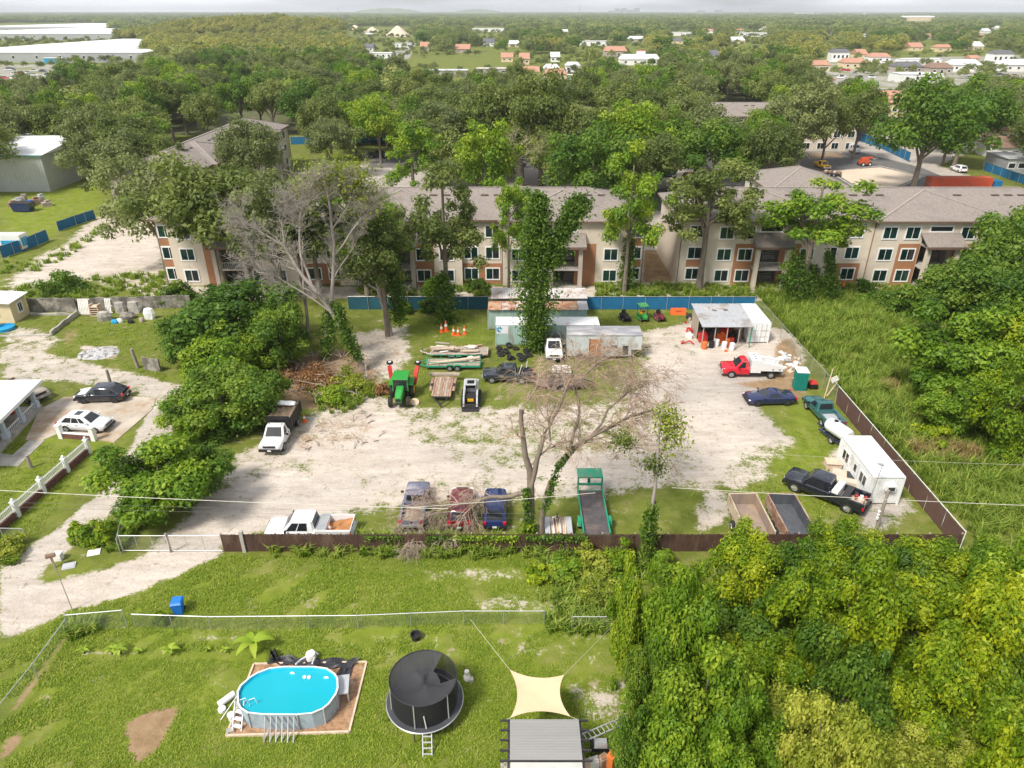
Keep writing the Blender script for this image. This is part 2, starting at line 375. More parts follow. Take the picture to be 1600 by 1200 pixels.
BROWN = [([(430,665),(500,645),(590,640),(605,690),(520,705),(450,715)], .46, 2), ([(540,520),(640,505),(650,560),(610,600),(540,585)], .42, 2), ([(1150,600),(1205,592),(1208,560),(1215,530),(1240,530),(1262,590),(1255,625),(1225,622)], .95, 2), ([(430,560),(560,540),(600,600),(540,640),(440,640)], .8, 2), ([(195,1125),(235,1112),(283,1106),(262,1140),(248,1170),(215,1197),(200,1170)], 1.0, .15), ([(0,1165),(35,1140),(30,1170),(0,1190)], .9, .6),
 ([(125,545),(180,543),(184,560),(125,562)], .8, .8), ([(560,340),(1340,240),(1480,285),(1060,330),(900,300),(620,335)], .35, 5), ([(1005,390),(1045,390),(1052,440),(1003,442)], .95, 2), ([(120,1012),(430,1018),(430,1034),(120,1030)], .45, .4), ([(90,515),(130,510),(120,540),(90,540)], .5, 1), ([(690,800),(800,820),(830,838),(690,838)], .5, 1), ([(105,985),(125,975),(30,1110),(0,1130),(0,1120)], .6, .4), ([(230,980),(300,978),(960,972),(960,985),(600,985),(110,990)], .4, .5)]
GREY = [([(600,700),(900,690),(1020,720),(760,745)], .45, 2.5), ([(340,790),(560,740),(640,750),(420,815)], .4, 2), ([(1010,600),(1130,572),(1230,595),(1245,690),(1190,680),(1140,625),(1040,640)], .9, 3), ([(0,560),(240,590),(290,640),(230,700),(0,1000)], .45, 3), ([(560,230),(1340,215),(1560,290),(1590,330),(560,335)], .8, 5), ([(1330,775),(1440,790),(1400,835),(1320,830)], .8, 1)]
LUSH = [([(0,880),(1000,870),(1010,1200),(0,1200)], .8, 3), ([(0,620),(200,680),(100,800),(0,840)], .7, 2), ([(0,290),(165,280),(165,340),(0,395)], 1.0, 3), ([(640,80),(830,85),(830,108),(640,100)], .9, 15), ([(1230,620),(1300,640),(1330,800),(1200,830),(1200,720)], .8, 2), ([(560,460),(780,470),(760,540),(640,540)], .5, 2)]
HARDS = []   # filled later: outlines (world) where nothing grows
def noise2(P, f, seed):
    r = np.random.RandomState(seed); v = np.zeros(len(P))
    for k in range(7):
        a = r.uniform(0, 6.28); w_ = f*r.uniform(.6, 1.7); v += np.sin(P[:, 0]*w_*math.cos(a)+P[:, 1]*w_*math.sin(a)+r.uniform(0, 6.28))
    return v/7*1.8
MIXED = [([(700,690),(830,700),(820,735),(720,730)], .50, 2), ([(1040,690),(1120,700),(1100,740),(1020,730)], .62, 2.5), ([(470,735),(600,720),(600,760),(480,780)], .64, 2.5),   # areas where turf and sand break each other up
 ([(590,645),(800,660),(960,640),(1010,625),(1030,690),(960,720),(800,725),(640,700)], .52, 3), ([(560,740),(700,722),(900,730),(940,772),(760,792),(560,800)], .60, 3), ([(385,705),(460,690),(560,735),(420,760),(350,760)], .58, 2.5),
 ([(1000,600),(1060,560),(1100,590),(1050,640)], .70, 2.5), ([(1130,700),(1240,690),(1200,750),(1090,762)], .55, 2.5), ([(1010,520),(1080,505),(1080,535),(1010,560)], .62, 2), ([(1030,520),(1090,535),(1100,556),(1040,560)], .6, 2), ([(930,590),(1000,560),(1010,600),(950,640)], .45, 2),
 ([(0,545),(120,560),(230,592),(240,625),(150,602),(0,590)], .60, 1), ([(120,800),(175,765),(130,840),(80,880)], .85, 1.2)]
def masks(P):
    s = np.zeros(len(P)); b = np.zeros(len(P)); g = np.zeros(len(P)); l = np.full(len(P), .25)
    for pp, v, so_ in PATCH: paint(P, s, pp, v, so_)
    for pp, v, so_ in MIXED: paint(P, s, pp, v, so_, 'set')
    for pp, v, so_ in BROWN: paint(P, b, pp, v, so_)
    for pp, v, so_ in GREY: paint(P, g, pp, v, so_)
    for pp, v, so_ in LUSH: paint(P, l, pp, v, so_)
    return s, b, g, l
def ground_material():
    m = bpy.data.materials.new('ground'); m.use_nodes = True; t = m.node_tree; p = t.nodes['Principled BSDF']; L = t.links.new
    p.inputs['Roughness'].default_value = .95; p.inputs['Specular IOR Level'].default_value = .15
    pos = _n(t, 'ShaderNodeNewGeometry').outputs['Position']
    def noise(sc, det=6., ro=.6, vec=None):
        n = _n(t, 'ShaderNodeTexNoise', Scale=sc, Detail=det, Roughness=ro); L(vec or pos, n.inputs['Vector']); return n.outputs['Fac']
    def math_(op, a, b=None, c=None):
        n = _n(t, 'ShaderNodeMath', operation=op)
        for i, q in enumerate((a, b, c)):
            if q is None: continue
            if isinstance(q, (int, float)): n.inputs[i].default_value = q
            else: L(q, n.inputs[i])
        return n.outputs[0]
    def rng(v, a, b, c=0., d=1.):
        n = _n(t, 'ShaderNodeMapRange'); L(v, n.inputs['Value'])
        for k, q in zip(('From Min','From Max','To Min','To Max'), (a, b, c, d)): n.inputs[k].default_value = q
        return n.outputs['Result']
    def mixc(f, a, b):
        n = _n(t, 'ShaderNodeMix', data_type='RGBA')
        if isinstance(f, float): n.inputs['Factor'].default_value = f
        else: L(f, n.inputs['Factor'])
        for k, q in (('A', a), ('B', b)):
            if isinstance(q, tuple): n.inputs[k].default_value = (*q, 1)
            else: L(q, n.inputs[k])
        return n.outputs['Result']
    at = lambda nm: _n(t, 'ShaderNodeAttribute', attribute_name=nm).outputs['Fac']
    big = noise(.12, 5); mid = noise(.7, 8, .65); fine = noise(4.5, 6, .7); hf = noise(16., 4, .7)
    brk = math_('ADD', math_('MULTIPLY', mid, .55), math_('MULTIPLY', fine, .45))
    def breakup(a, k=1.9):
        amp = math_('MULTIPLY', math_('MULTIPLY', a, math_('SUBTRACT', 1., a)), 4*k)
        v = math_('ADD', a, math_('MULTIPLY', math_('SUBTRACT', brk, .5), amp))
        return rng(v, .42, .58)
    s, br, gr, lu = at('sand'), at('brown'), at('grey'), at('lush')
    # grass
    gd = mixc(rng(mid, .35, .65), (.090, .110, .020), (.150, .166, .036))
    gl = mixc(rng(mid, .35, .65), (.130, .175, .014), (.200, .245, .028))
    gy = mixc(rng(fine, .3, .7), (.285, .255, .10), (.20, .195, .062))
    grass = mixc(math_('ADD', lu, math_('MULTIPLY', math_('SUBTRACT', big, .5), 1.2)), gd, gl)
    grass = mixc(math_('MULTIPLY', rng(noise(.38, 6, .7), .50, .64), .55), grass, gy)
    grass = mixc(rng(hf, .55, .75, 0., .55), grass, (.045, .065, .012))
    worn = math_('MULTIPLY', rng(noise(.5, 8, .72), .60, .65), .75)
    grass = mixc(worn, grass, (.36, .29, .20))
    # sand with ruts, trodden streaks, damp blotches and pebbles
    def rut(sx, sy, rot, sc):
        mp_ = _n(t, 'ShaderNodeMapping', Scale=(sx, sy, 1.)); mp_.inputs['Rotation'].default_value = (0, 0, rot); L(pos, mp_.inputs['Vector'])
        n = _n(t, 'ShaderNodeTexNoise', Scale=sc, Detail=7., Roughness=.68, Distortion=.9); L(mp_.outputs['Vector'], n.inputs['Vector']); return n.outputs['Fac']
    r1, r2 = rut(.35, 1.5, .35, .8), rut(.45, 1.6, -.7, .6)
    streak = math_('ADD', math_('MULTIPLY', r1, .5), math_('MULTIPLY', r2, .5))
    sa = mixc(rng(streak, .38, .62), (.45, .385, .325), (.62, .55, .475))
    sa = mixc(rng(noise(.22, 7, .7), .48, .68, 0., .55), sa, (.36, .305, .25))
    sa = mixc(rng(fine, .50, .72, 0., .6), sa, (.33, .275, .22))
    sa = mixc(rng(hf, .60, .72, 0., .7), sa, (.22, .18, .14))
    sg = mixc(rng(streak, .38, .62), (.29, .26, .235), (.42, .385, .35))
    sg = mixc(rng(fine, .5, .75, 0., .5), sg, (.23, .205, .18))
    sa = mixc(math_('MULTIPLY', gr, .85), sa, sg)
    bd = mixc(rng(mid, .35, .65), (.22, .145, .075), (.34, .235, .14)); bd = mixc(rng(fine, .55, .75, 0., .5), bd, (.16, .11, .07))
    c = mixc(breakup(s), grass, sa)
    c = mixc(breakup(br, 1.4), c, bd)
    # weeds spotting the sand
    spot = math_('MULTIPLY', rng(noise(1.6, 7, .72), .575, .615), rng(big, .36, .56))
    spot2 = math_('MULTIPLY', rng(noise(3.2, 5, .7), .64, .67), .8)
    c = mixc(math_('MULTIPLY', math_('MULTIPLY', math_('MAXIMUM', spot, spot2), s), .75), c, (.13, .135, .045))
    L(c, p.inputs['Base Color'])
    bp = _n(t, 'ShaderNodeBump', Strength=.7, Distance=.10); L(math_('ADD', fine, math_('MULTIPLY', streak, .8)), bp.inputs['Height']); L(bp.outputs['Normal'], p.inputs['Normal'])
    M['ground'] = m
ground_material()
CELL = .6
gx = np.arange(-135, 135.01, CELL); gy_ = np.arange(15, 186.01, CELL)
XX, YY = np.meshgrid(gx, gy_); NP = np.stack([XX.ravel(), YY.ravel()], 1); nx, ny = len(gx), len(gy_)
ms_, mb_, mg_, ml_ = masks(NP)
def set_attrs(me, idx=None, extra=0):
    for nm, a in (('sand', ms_), ('brown', mb_), ('grey', mg_), ('lush', ml_)):
        q = a if idx is None else a[idx]
        if extra: q = np.concatenate([q, np.full(extra, .25 if nm == 'lush' else 0.)])
        at = me.attributes.new(nm, 'FLOAT', 'POINT'); at.data.foreach_set('value', q.astype(np.float32))
i0 = (np.arange(ny-1)[:, None]*nx + np.arange(nx-1)[None, :]).ravel()
quads = np.stack([i0, i0+1, i0+nx+1, i0+nx], 1)
BIG = 30000.
co = np.column_stack([NP, np.zeros(len(NP))])
x0, x1, y0, y1 = gx[0], gx[-1], gy_[0], gy_[-1]
ext = np.array([(-BIG,-400,0),(BIG,-400,0),(BIG,y0,0),(-BIG,y0,0),(-BIG,y1,0),(BIG,y1,0),(BIG,BIG,0),(-BIG,BIG,0)], float)
k = len(co); c00, c10, c11, c01 = 0, nx-1, nx*ny-1, nx*(ny-1)
bot = list(range(0, nx)); top = list(range(nx*(ny-1), nx*ny)); lef = list(range(0, nx*ny, nx)); rig = list(range(nx-1, nx*ny, nx))
faces = [tuple(q) for q in quads.tolist()]
faces += [(k, k+1, k+2, *reversed(bot), k+3), (k+5, k+6, k+7, k+4, *top), (k+3, *lef, k+4), (k+2, k+5, *reversed(rig))]
me = bpy.data.meshes.new('ground'); me.from_pydata(np.vstack([co, ext]).tolist(), [], faces); set_attrs(me, None, 8); me.update()
struct(obj('ground', me, 'ground'), 'flat ground of patchy lawn, weeds and pale sand')
CEN = NP[i0] + CELL/2
def sheet(name, pp, label, zz=.004, inset=.6):
    d = sdist(CEN, wpoly(pp)) + noise2(CEN, 1.3, 3)*.5
    q = quads[d > inset]; u, inv = np.unique(q.ravel(), return_inverse=True)
    me = bpy.data.meshes.new(name); me.from_pydata([(NP[i][0], NP[i][1], zz) for i in u], [], inv.reshape(-1, 4).tolist()); set_attrs(me, u); me.update()
    return struct(obj(name, me, 'ground'), label)
sheet('sandy_yard', YARD, 'pale sandy yard with tyre tracks between the parked trucks')
sheet('dirt_road', ROAD, 'pale sandy lane curving past the fenced lots on the left', .008)
def flat(name, pp, m, z, label, th=.06, px=True):
    poly = [tuple(G(x, y))[:2] for x, y in pp] if px else pp
    o = MB().prism(poly, z-th, z).build(name, m); HARDS.append(poly); return struct(o, label)
flat('house_driveway', [(62,640),(100,621),(190,619),(245,622),(238,640),(178,692),(140,686),(96,676),(62,690),(40,688)], 'concrete_rust', .05, 'stained concrete pad under the cars beside the porch house')
flat('garden_path', [(0,708),(0,728),(28,729),(70,688),(46,688),(20,711)], 'concrete', .035, 'pale concrete path bending across the front lawn')
flat('forest_floor', [(-340,236),(340,236),(520,420),(-520,420)], 'leaf_litter', .014, 'dark leaf litter under the wood', .01, False); HARDS.pop()  # dark sheet laid over the brighter ground under the trees
flat('industrial_yard', [(-60,101),(112,101),(118,124),(60,132),(-60,136)], 'lot_ground', .05, 'pale paved yard before the big warehouses')
flat('far_street', [(611,96),(640,92),(650,68),(636,64),(622,70)], 'lot_ground', .05, 'pale street leading to the sand heaps')
flat('housing_lots', [(1262,135),(1296,94),(1420,90),(1600,86),(1640,112),(1440,142)], 'lot_ground', .05, 'pale ground among the upper right homes')
flat('parking_lot', [(1030,330),(1010,300),(1180,262),(1270,232),(1345,238),(1440,262),(1530,300),(1490,318)], 'asphalt', .03, 'grey asphalt car park behind the right apartment block')
flat('access_road', [(575,262),(585,238),(760,236),(1260,222),(1275,232),(1010,252),(900,262)], 'asphalt', .028, 'grey access road among the oaks behind the apartments')
flat('planting_island', [(1300,268),(1375,262),(1440,276),(1400,292),(1345,296)], 'sand_pile', .12, 'bare sandy island in the car park', .1)
flat('planting_bed', [(1262,240),(1310,239),(1322,246),(1268,248)], 'debris', .12, 'small mulched bed by the parked white van', .1)
# the concrete kerbs of the islands
def kerb(pp):
    mb = MB(); q = [G(*p) for p in pp]
    for a, b in zip(q, q[1:]+q[:1]): mb.beam(a+Vector((0,0,.08)), b+Vector((0,0,.08)), .35, .16)
    return struct(mb.build('kerb', 'concrete'))
kerb([(1296,269),(1375,260),(1445,276),(1402,294),(1343,298)]); kerb([(1258,240),(1311,238),(1325,246),(1266,249)])
# ================================================================== apartment blocks
ST = 3.1; EAVE = 9.25
def window(parent, u, yf, z, wd=1.8, ht=1.55, glass='glass_green', panes=2):
    mb = MB(); t = .17; x0, x1, z0, z1 = u-wd/2-t, u+wd/2+t, z-t, z+ht+t
    mb.b2((x0, yf-.09, z0), (x1, yf+.02, z0+t)).b2((x0, yf-.09, z1-t), (x1, yf+.02, z1))
    mb.b2((x0, yf-.088, z0+t), (x0+t, yf+.02, z1-t)).b2((x1-t, yf-.088, z0+t), (x1, yf+.02, z1-t))
    if panes == 2: mb.b2((u-.035, yf-.06, z0+t), (u+.035, yf+.02, z1-t))
    f = mb.build('window', 'white_trim', parent)
    if panes == 2:
        B((u-wd/2, yf-.045, z), (u-.035, yf+.015, z+ht)).build('pane', glass, f); B((u+.035, yf-.045, z), (u+wd/2, yf+.015, z+ht)).build('pane', 'glass_dark' if random.random() < .35 else glass, f)
    else: B((u-wd/2, yf-.045, z), (u+wd/2, yf+.015, z+ht)).build('pane', glass, f)
def hip_roof(parent, W, D, e, rise, ov=.6):
    a, b, c, d = (-ov, -ov), (W+ov, -ov), (W+ov, D+ov), (-ov, D+ov); h = D/2+ov; th = .18
    vs = [(*a, e), (*b, e), (*c, e), (*d, e), (*a, e+th), (*b, e+th), (*c, e+th), (*d, e+th), (h-ov, D/2, e+th+rise), (W-h+ov, D/2, e+th+rise)]
    mb = MB().add(vs, [(3,2,1,0),(0,1,5,4),(1,2,6,5),(2,3,7,6),(3,0,4,7),(4,5,9,8),(6,7,8,9),(5,6,9),(7,4,8)])
    r = mb.build('roof', 'shingle', parent)
    cp = MB()
    for p, q in ((4,8),(7,8),(5,9),(6,9),(8,9)): cp.beam(Vector(vs[p])+Vector((0,0,.03)), Vector(vs[q])+Vector((0,0,.03)), .28, .07)
    cp.build('ridge_cap', 'ridge_cap', r)
    fs = MB(); z = e+th/2
    for p, q in ((a,b),(b,c),(c,d),(d,a)): fs.beam((p[0],p[1],z), (q[0],q[1],z), .08, .24)
    fs.build('fascia', 'fascia', r); return r
def cross_hip(r, c, hw, D, e, rise, pr, W):
    th = .18; zr = e+th+rise-.03; y0 = -pr-.6; yp = y0+D/2
    vs = [(c-hw,y0,e),(c+hw,y0,e),(c+hw,D/2,e),(c-hw,D/2,e),(c-hw,y0,e+th),(c+hw,y0,e+th),(c+hw,D/2,e+th),(c-hw,D/2,e+th),(c,yp,zr),(c,max(D/2,yp+.1),zr)]
    MB().add(vs, [(3,2,1,0),(0,1,5,4),(1,2,6,5),(2,3,7,6),(3,0,4,7),(4,5,8),(5,6,9,8),(7,4,8,9),(6,7,9)]).build('cross_roof', 'shingle', r)
    cp = MB()
    for p, q in ((4,8),(5,8)): cp.beam(Vector(vs[p])+Vector((0,0,.03)), Vector(vs[q])+Vector((0,0,.03)), .28, .07)
    cp.build('ridge_cap', 'ridge_cap', r)
    fs = MB(); z = e+th/2
    fs.beam(vs[0][:2]+(z,), vs[1][:2]+(z,), .08, .24); fs.beam(vs[0][:2]+(z,), (c-hw, .3, z), .08, .24); fs.beam(vs[1][:2]+(z,), (c+hw, .3, z), .08, .24)
    fs.build('fascia', 'fascia', r)
def apartments(label, origin, rz, W, cols, ways, reds=(), D=15.0, pr=.8, hw=9.4, detail=True, floors=3):
    e = EAVE if floors == 3 else EAVE-ST
    t = thing('apartment_building', label, 'building', (*origin, 0), rz)
    bw = 2.3; bays = [(c-hw+.6, c+hw-.6) for c in ways]
    def yf(u): return -pr if any(a < u < b for a, b in bays) else 0.0
    wl = MB()
    wl.b2((0, D-.3, 0), (W, D, e)).b2((0, 0, 0), (.3, D-.3, e)).b2((W-.3, 0, 0), (W, D-.3, e))
    edges = [0.3]
    for c in ways: edges += [c-bw, c+bw]
    edges += [W-.3]
    for i in range(0, len(edges), 2):
        a, b = edges[i], edges[i+1]
        if b <= a: continue
        wl.b2((a, 0, 0), (b, .3, e))
        for p, q in bays:
            lo, hi = max(a, p), min(b, q)
            if hi > lo: wl.b2((lo, -pr, 0), (hi, -.003, e-.002))
    for c in ways: wl.b2((c-bw, -pr, 2*ST+1.3), (c+bw, .3, e-.002))
    wl.build('wall', 'cream', t)
    for u0, u1, z0, z1 in reds:
        y = yf((u0+u1)/2); B((u0, y-.022, z0), (u1, y-.001, z1)).build('wall_panel', 'terracotta', t)
    for c in ways:
        rc = MB(); rc.b2((c-bw-.2, 5.0, 0), (c+bw+.2, 5.2, e-.5)).b2((c-bw-.2, .31, 0), (c-bw, 5.0, e-.5)).b2((c+bw, .31, 0), (c+bw+.2, 5.0, e-.5))
        rc.build('stairwell_wall', 'taupe', t)
        for k in (1, 2): B((c-bw+.01, -pr-1.9, ST*k-.25), (c+bw-.01, 1.6, ST*k-.02)).build('landing', 'concrete', t)
        B((c-bw-.3, -pr-2.3, .0), (c+bw+.3, 4.9, .12)).build('landing', 'concrete', t)
        for k in range(2):
            st = MB()
            for q in range(10): st.b2((c+.1, 1.4+q*.3, k*ST+.12), (c+bw-.2, 1.7+q*.3, k*ST+.12+(q+1)*.27))
            st.build('stair_flight', 'concrete', t)
        for sx in (-1, 1):
            px_ = MB().b2((c+sx*(bw-.25)-.28, -pr-2.1, .12), (c+sx*(bw-.25)+.28, -pr-1.55, 2*ST+.05)); px_.build('pillar', 'taupe' if origin[0] < 0 else 'cream', t)
        rl = MB()
        rl.b2((c-bw+.5, -pr-1.86, ST+.85), (c+bw-.5, -pr-1.8, ST+.92))
        for q in range(13): rl.b2((c-bw+.55+q*.29, -pr-1.85, ST-.02), (c-bw+.58+q*.29, -pr-1.81, ST+.85))
        rl.build('railing', 'dark_steel' if c > 30 else 'galv', t)
        z0 = 2*ST+.05; q = [(c-bw-.45, -pr-2.6, z0+.05), (c+bw+.45, -pr-2.6, z0+.05), (c+bw+.45, -pr, z0+1.35), (c-bw-.45, -pr, z0+1.35)]
        pr_ = MB().slab(q, .16).build('porch_roof', 'shingle', t)
        MB().b2((c-bw-.45, -pr-2.66, z0-.16), (c+bw+.45, -pr-2.59, z0+.12)).build('fascia', 'fascia', pr_)
        window(t, c, -pr, 2*ST+1.75, 3.0, .62, 'glass_dark', 1)
    for u in cols:
        if any(abs(u-c) < bw+.9 for c in ways): continue
        for k in range(floors): window(t, u, yf(u), .72+ST*k)
    for p, q in bays:
        for u in (p-.08, q+.08):
            if 0 < u < W: MB().tube([(u, -.07, .1), (u, -.07, e)], .05, 6).build('downpipe', 'fascia', t)
    for u in (.07, W-.07): MB().tube([(u, -.09, .1), (u, -.09, e)], .05, 6).build('downpipe', 'fascia', t)
    r = hip_roof(t, W, D, e, 2.7)
    for c in ways: cross_hip(r, c, hw, D, e, 2.7, pr, W)
    u = 5.0
    while u < W-5:
        if not any(abs(u-c) < 3.2 for c in ways):
            for s_ in (0,): MB().box((u, D/2-2.1, e+.18+2.7*(D/2+.6-2.1)/(D/2+.6)+.06), (1.1, .32, .14), 0, 0, math.atan2(2.7, D/2)).build('roof_vent', 'vent', r)
        u += 1.9 if int(u/1.9) % 6 < 3 else 5.5
    return t
YF = G(800, 443).y
def ux(px, x0, y=YF): return Y(px, 428, y).x-x0
xa = Y(262, 440, YF).x; xb_ = Y(1001, 444, YF).x
wa = [ux(p, xa) for p in (628, 881)]; WA = xb_-xa
ca = [ux(p, xa) for p in (273, 304, 342, 410, 440, 492, 525, 561, 590, 664, 700, 737, 770, 810, 846, 912, 951, 988)]
w0 = ux(375, xa)
def strip(u, z0=0., z1=6.15, w_=3.0): return (u-w_/2, u+w_/2, z0, z1)
redA = [strip(ux(p, xa)) for p in (592, 664, 849, 912)] + [(ux(721, xa), ux(789, xa), 0, 3.05), (ux(470, xa), ux(540, xa), 0, 3.05)] + [(ux(342, xa)-1.2, ux(342, xa)+1.2, 0, 6.15)]
redA += [(ux(p, xa)-1.05, ux(p, xa)+1.05, z, z+1.1) for p in (273, 988) for z in (2.55, 5.65)]
apartments('long three-storey cream and terracotta apartment block behind the blue fence, left of the lift gap', (xa, YF), 0, WA, ca, [w0]+wa, redA)
xb = Y(1056, 440, YF).x; WB = 58.0
cb = [ux(p, xb) for p in (1081, 1124, 1156, 1221, 1250, 1289, 1323, 1370, 1404, 1487, 1530, 1572, 1605)]
wb = [ux(1191, xb), ux(1446, xb)]
redB = [strip(ux(p, xb)) for p in (1156, 1224, 1404, 1487)] + [(ux(1280, xb), ux(1340, xb), 0, 3.05)] + [(ux(1081, xb)-1.05, ux(1081, xb)+1.05, 2.55, 3.65)]
apartments('three-storey cream apartment block right of the lift gap, facing the tall grass', (xb, YF), 0, WB, cb, wb, redB)
apartments('apartment block standing end-on behind the big left oak, large grey-brown roof', (-57, 128), R(90), 60, [4, 8, 14, 22, 27, 33, 38, 46, 52, 56], [18, 42], [strip(14), strip(22), strip(38), strip(46)])
apartments('distant apartment block behind the car park with the white van', (Y(1075, 237, 206).x, 206), 0, 47, [3, 7, 18, 23, 28, 33, 37, 41, 45], [12.5], [strip(18)])
apartments('distant terracotta-fronted apartment block half hidden by tall oaks in the centre', (Y(745, 240, 206).x, 206), 0, 34, [3, 7, 12, 20, 25, 30], [16], [(8.5, 13.6, 0, 6.15), (18.5, 27, 0, 6.15)])
def wing(label, o, rz, W, D):
    t = thing('apartment_building', label, 'building', (*o, 0), rz); wl = MB().b2((0,0,0), (W,D,EAVE)); wl.build('wall', 'cream', t)
    for u in (3.5, 7, 10.5): 
        for k in range(3): window(t, u, 0, .72+ST*k)
    hip_roof(t, W, D, EAVE, 2.4)
wing('rear apartment wing with plain hipped roof behind the right block', (42, 129), R(-90), 14, 13)
# ------------------------------------------------------------------ other buildings on the left
t = thing('warehouse', 'tall pale grey metal warehouse with teal roof edge at the left', 'warehouse', (-101, 156, 0))
wl = MB().b2((-45, 0, 0), (0, 30, 7.7)); wl.build('wall', 'metal_grey', t)
sd_ = MB()
for i in range(60): sd_.b2((-44.9+i*.75, -.03, 0), (-44.82+i*.75, -.001, 7.7))
sd_.build('seam', 'metal_grey', t)
rf = MB().add([(-45.3,-.4,7.7),(.4,-.4,7.7),(.4,15,9.3),(-45.3,15,9.3),(.4,30.4,7.7),(-45.3,30.4,7.7)], [(0,1,2,3),(3,2,4,5),(0,3,5),(1,4,2)]).build('roof', 'white_roof', t)
MB().b2((-45.3, -.46, 7.5), (.46, -.4, 7.78)).build('gutter', 'blue_trim', rf)
dr = B((-34, -.08, 0), (-28.5, -.035, 4.6)).build('door', 'dark_steel', t); MB().b2((-34.2, -.1, 0), (-34, -.03, 4.8)).b2((-28.5, -.1, 0), (-28.3, -.03, 4.8)).b2((-34, -.1, 4.6), (-28.5, -.03, 4.8)).build('door_frame', 'black', dr)
# cream garden shed
a = G(24, 505); b = G(47, 490); dv = (b-a); L = dv.length; an = math.atan2(dv.y, dv.x)
t = thing('garden_shed', 'small cream shed with white flat roof beside the concrete wall', 'shed', a, an)
MB().b2((0, 0, 0), (L, 5.5, 2.7)).build('wall', 'stucco_yellow', t)
MB().slab([(-.4,-.4,2.7),(L+.4,-.4,2.75),(L+.4,5.9,3.1),(-.4,5.9,3.05)], .12).build('roof', 'white_roof', t)
window(t, L*.55, 0, 1.0, .75, 1.1, 'glass_dark')
g = thing('_', '', ''); bpy.data.objects.remove(g)
f = MB(); f.b2((-.06, 1.6, .9), (.0, 2.7, 2.2)); wn = f.build('window', 'white_trim', t); B((-.09, 1.75, 1.05), (-.062, 2.55, 2.05)).build('pane', 'glass_dark', wn)
# house with porch
p0_, p1_ = G(61, 642), G(15, 690); dv = p1_-p0_; Lp = dv.length; an = math.atan2(dv.y, dv.x)
t = thing('porch_house', 'white flat-roofed house porch with pale blue square columns at left edge', 'house', p0_, an)
MB().b2((-.5, -.35, 0), (Lp+5, .2, .42)).b2((-.5, -6, 0), (Lp+5, -.35, .3)).build('porch_floor', 'concrete', t)
MB().slab([(-.9, .75, 2.85), (-.9, -8, 3.15), (Lp+6, -8, 3.15), (Lp+6, .75, 2.85)], .16).build('roof', 'white_roof', t)
MB().b2((-.9, .70, 2.72), (Lp+6, .78, 2.95)).build('fascia', 'white_trim', t)
for i in range(5):
    u = i*Lp/2
    pl = MB().b2((u-.16, -.26, .42), (u+.16, .06, 2.78)); pl.b2((u-.27, -.37, .43), (u+.27, .17, 1.05)); pl.b2((u-.22, -.32, 2.5), (u+.22, .12, 2.72)); pl.build('column', 'stucco_blue', t)
MB().b2((-.5, -4.6, .3), (Lp+5, -4.4, 2.9)).build('wall', 'stucco_yellow', t)
B((1.2, -4.38, .9), (2.6, -4.33, 2.2)).build('window', 'glass_dark', t); B((3.6, -4.38, .3), (4.6, -4.33, 2.4)).build('door', 'dark_room', t)
bl = MB()
for i in range(2):
    u0 = i*Lp/2+.3; u1 = (i+1)*Lp/2-.3; bl.b2((u0, -.13, 1.0), (u1, -.05, 1.08))
    for q in range(8): bl.b2((u0+.1+q*(u1-u0-.2)/7-.02, -.11, .43), (u0+.1+q*(u1-u0-.2)/7+.02, -.07, 1.0))
bl.build('railing', 'white_trim', t)
MB().b2((.3, -2.4, .3), (1.1, -1.8, 1.2)).b2((.3, -2.4, 1.2), (.5, -1.8, 1.7)).build('porch_bench', 'red_plain', t)
# ------------------------------------------------------------------ yard buildings
def ribs(mb, x0, x1, y, z0, z1, step=.28, d=.035):
    n = int((x1-x0)/step)
    for i in range(n): mb.b2((x0+i*step+.05, y-d, z0), (x0+i*step+.05+step*.5, y-.001, z1))
def container(label, loc, rz, L, wd, H, wall, roof, doors=True, name='shipping_container', cat='container'):
    t = thing(name, label, cat, loc, rz)
    mb = MB().b2((0, 0, .12), (L, wd, H)); ribs(mb, .1, L-.1, 0, .25, H-.15); 
    n = int(L/.28)
    for i in range(n): mb.b2((i*.28+.05, wd+.001, .25), (i*.28+.19, wd+.035, H-.15))
    for x in (0, L):
        for y in (0, wd): mb.b2((x-.06, y-.06, 0), (x+.06, y+.06, H))
    mb.build('wall', wall, t)
    rf = MB().b2((-.03, -.03, H+.002), (L+.03, wd+.03, H+.06)); rf.build('roof', roof, t)
    if doors:
        for q in (0, 1):
            d = B((-.05, .06+q*wd/2, .2), (-.002, wd/2-.04+q*wd/2, H-.12)).build('door', wall, t)
            h = MB()
            for k in (.3, .75): h.tube([(-.08, .06+q*wd/2+k*wd/2, .2), (-.08, .06+q*wd/2+k*wd/2, H-.1)], .025, 5)
            for k in (.8, 1.6): h.b2((-.075, .1+q*wd/2, k), (-.052, wd/2-.1+q*wd/2, k+.05))
            h.build('lock_rod', 'galv', d)
    return t
yc2 = G(800, 540).y; xc2 = G(775, 540).x
container('front mint-green shipping container with white stained roof, tyres before it', (xc2, yc2, 0), 0, 12.1, 2.44, 2.6, 'mint', 'white_metal', False)
yc1 = G(763, 515).y; xc1 = G(763, 515).x
t = container('rear mint-green shipping container under rusty tin sheets', (xc1, yc1, 0), 0, 12.1, 2.44, 2.6, 'mint', 'rust', False)
for i, (a, b, m) in enumerate(((0, 1.6, 'rust_tan'), (1.65, 4.6, 'rust'), (4.65, 7.0, 'rust'), (7.05, 8.4, 'rust_tan'), (8.45, 11.0, 'rust_tan'), (11.05, 12.3, 'tin_grey'))):
    MB().slab([(a, -.3, 2.72+.02*(i%2)), (b, -.3, 2.72+.02*(i%2)), (b, 2.3, 2.84+.02*(i%2)), (a, 2.3, 2.84+.02*(i%2))], .03).build('roof_sheet', m, t)
ys = yc1+3.6
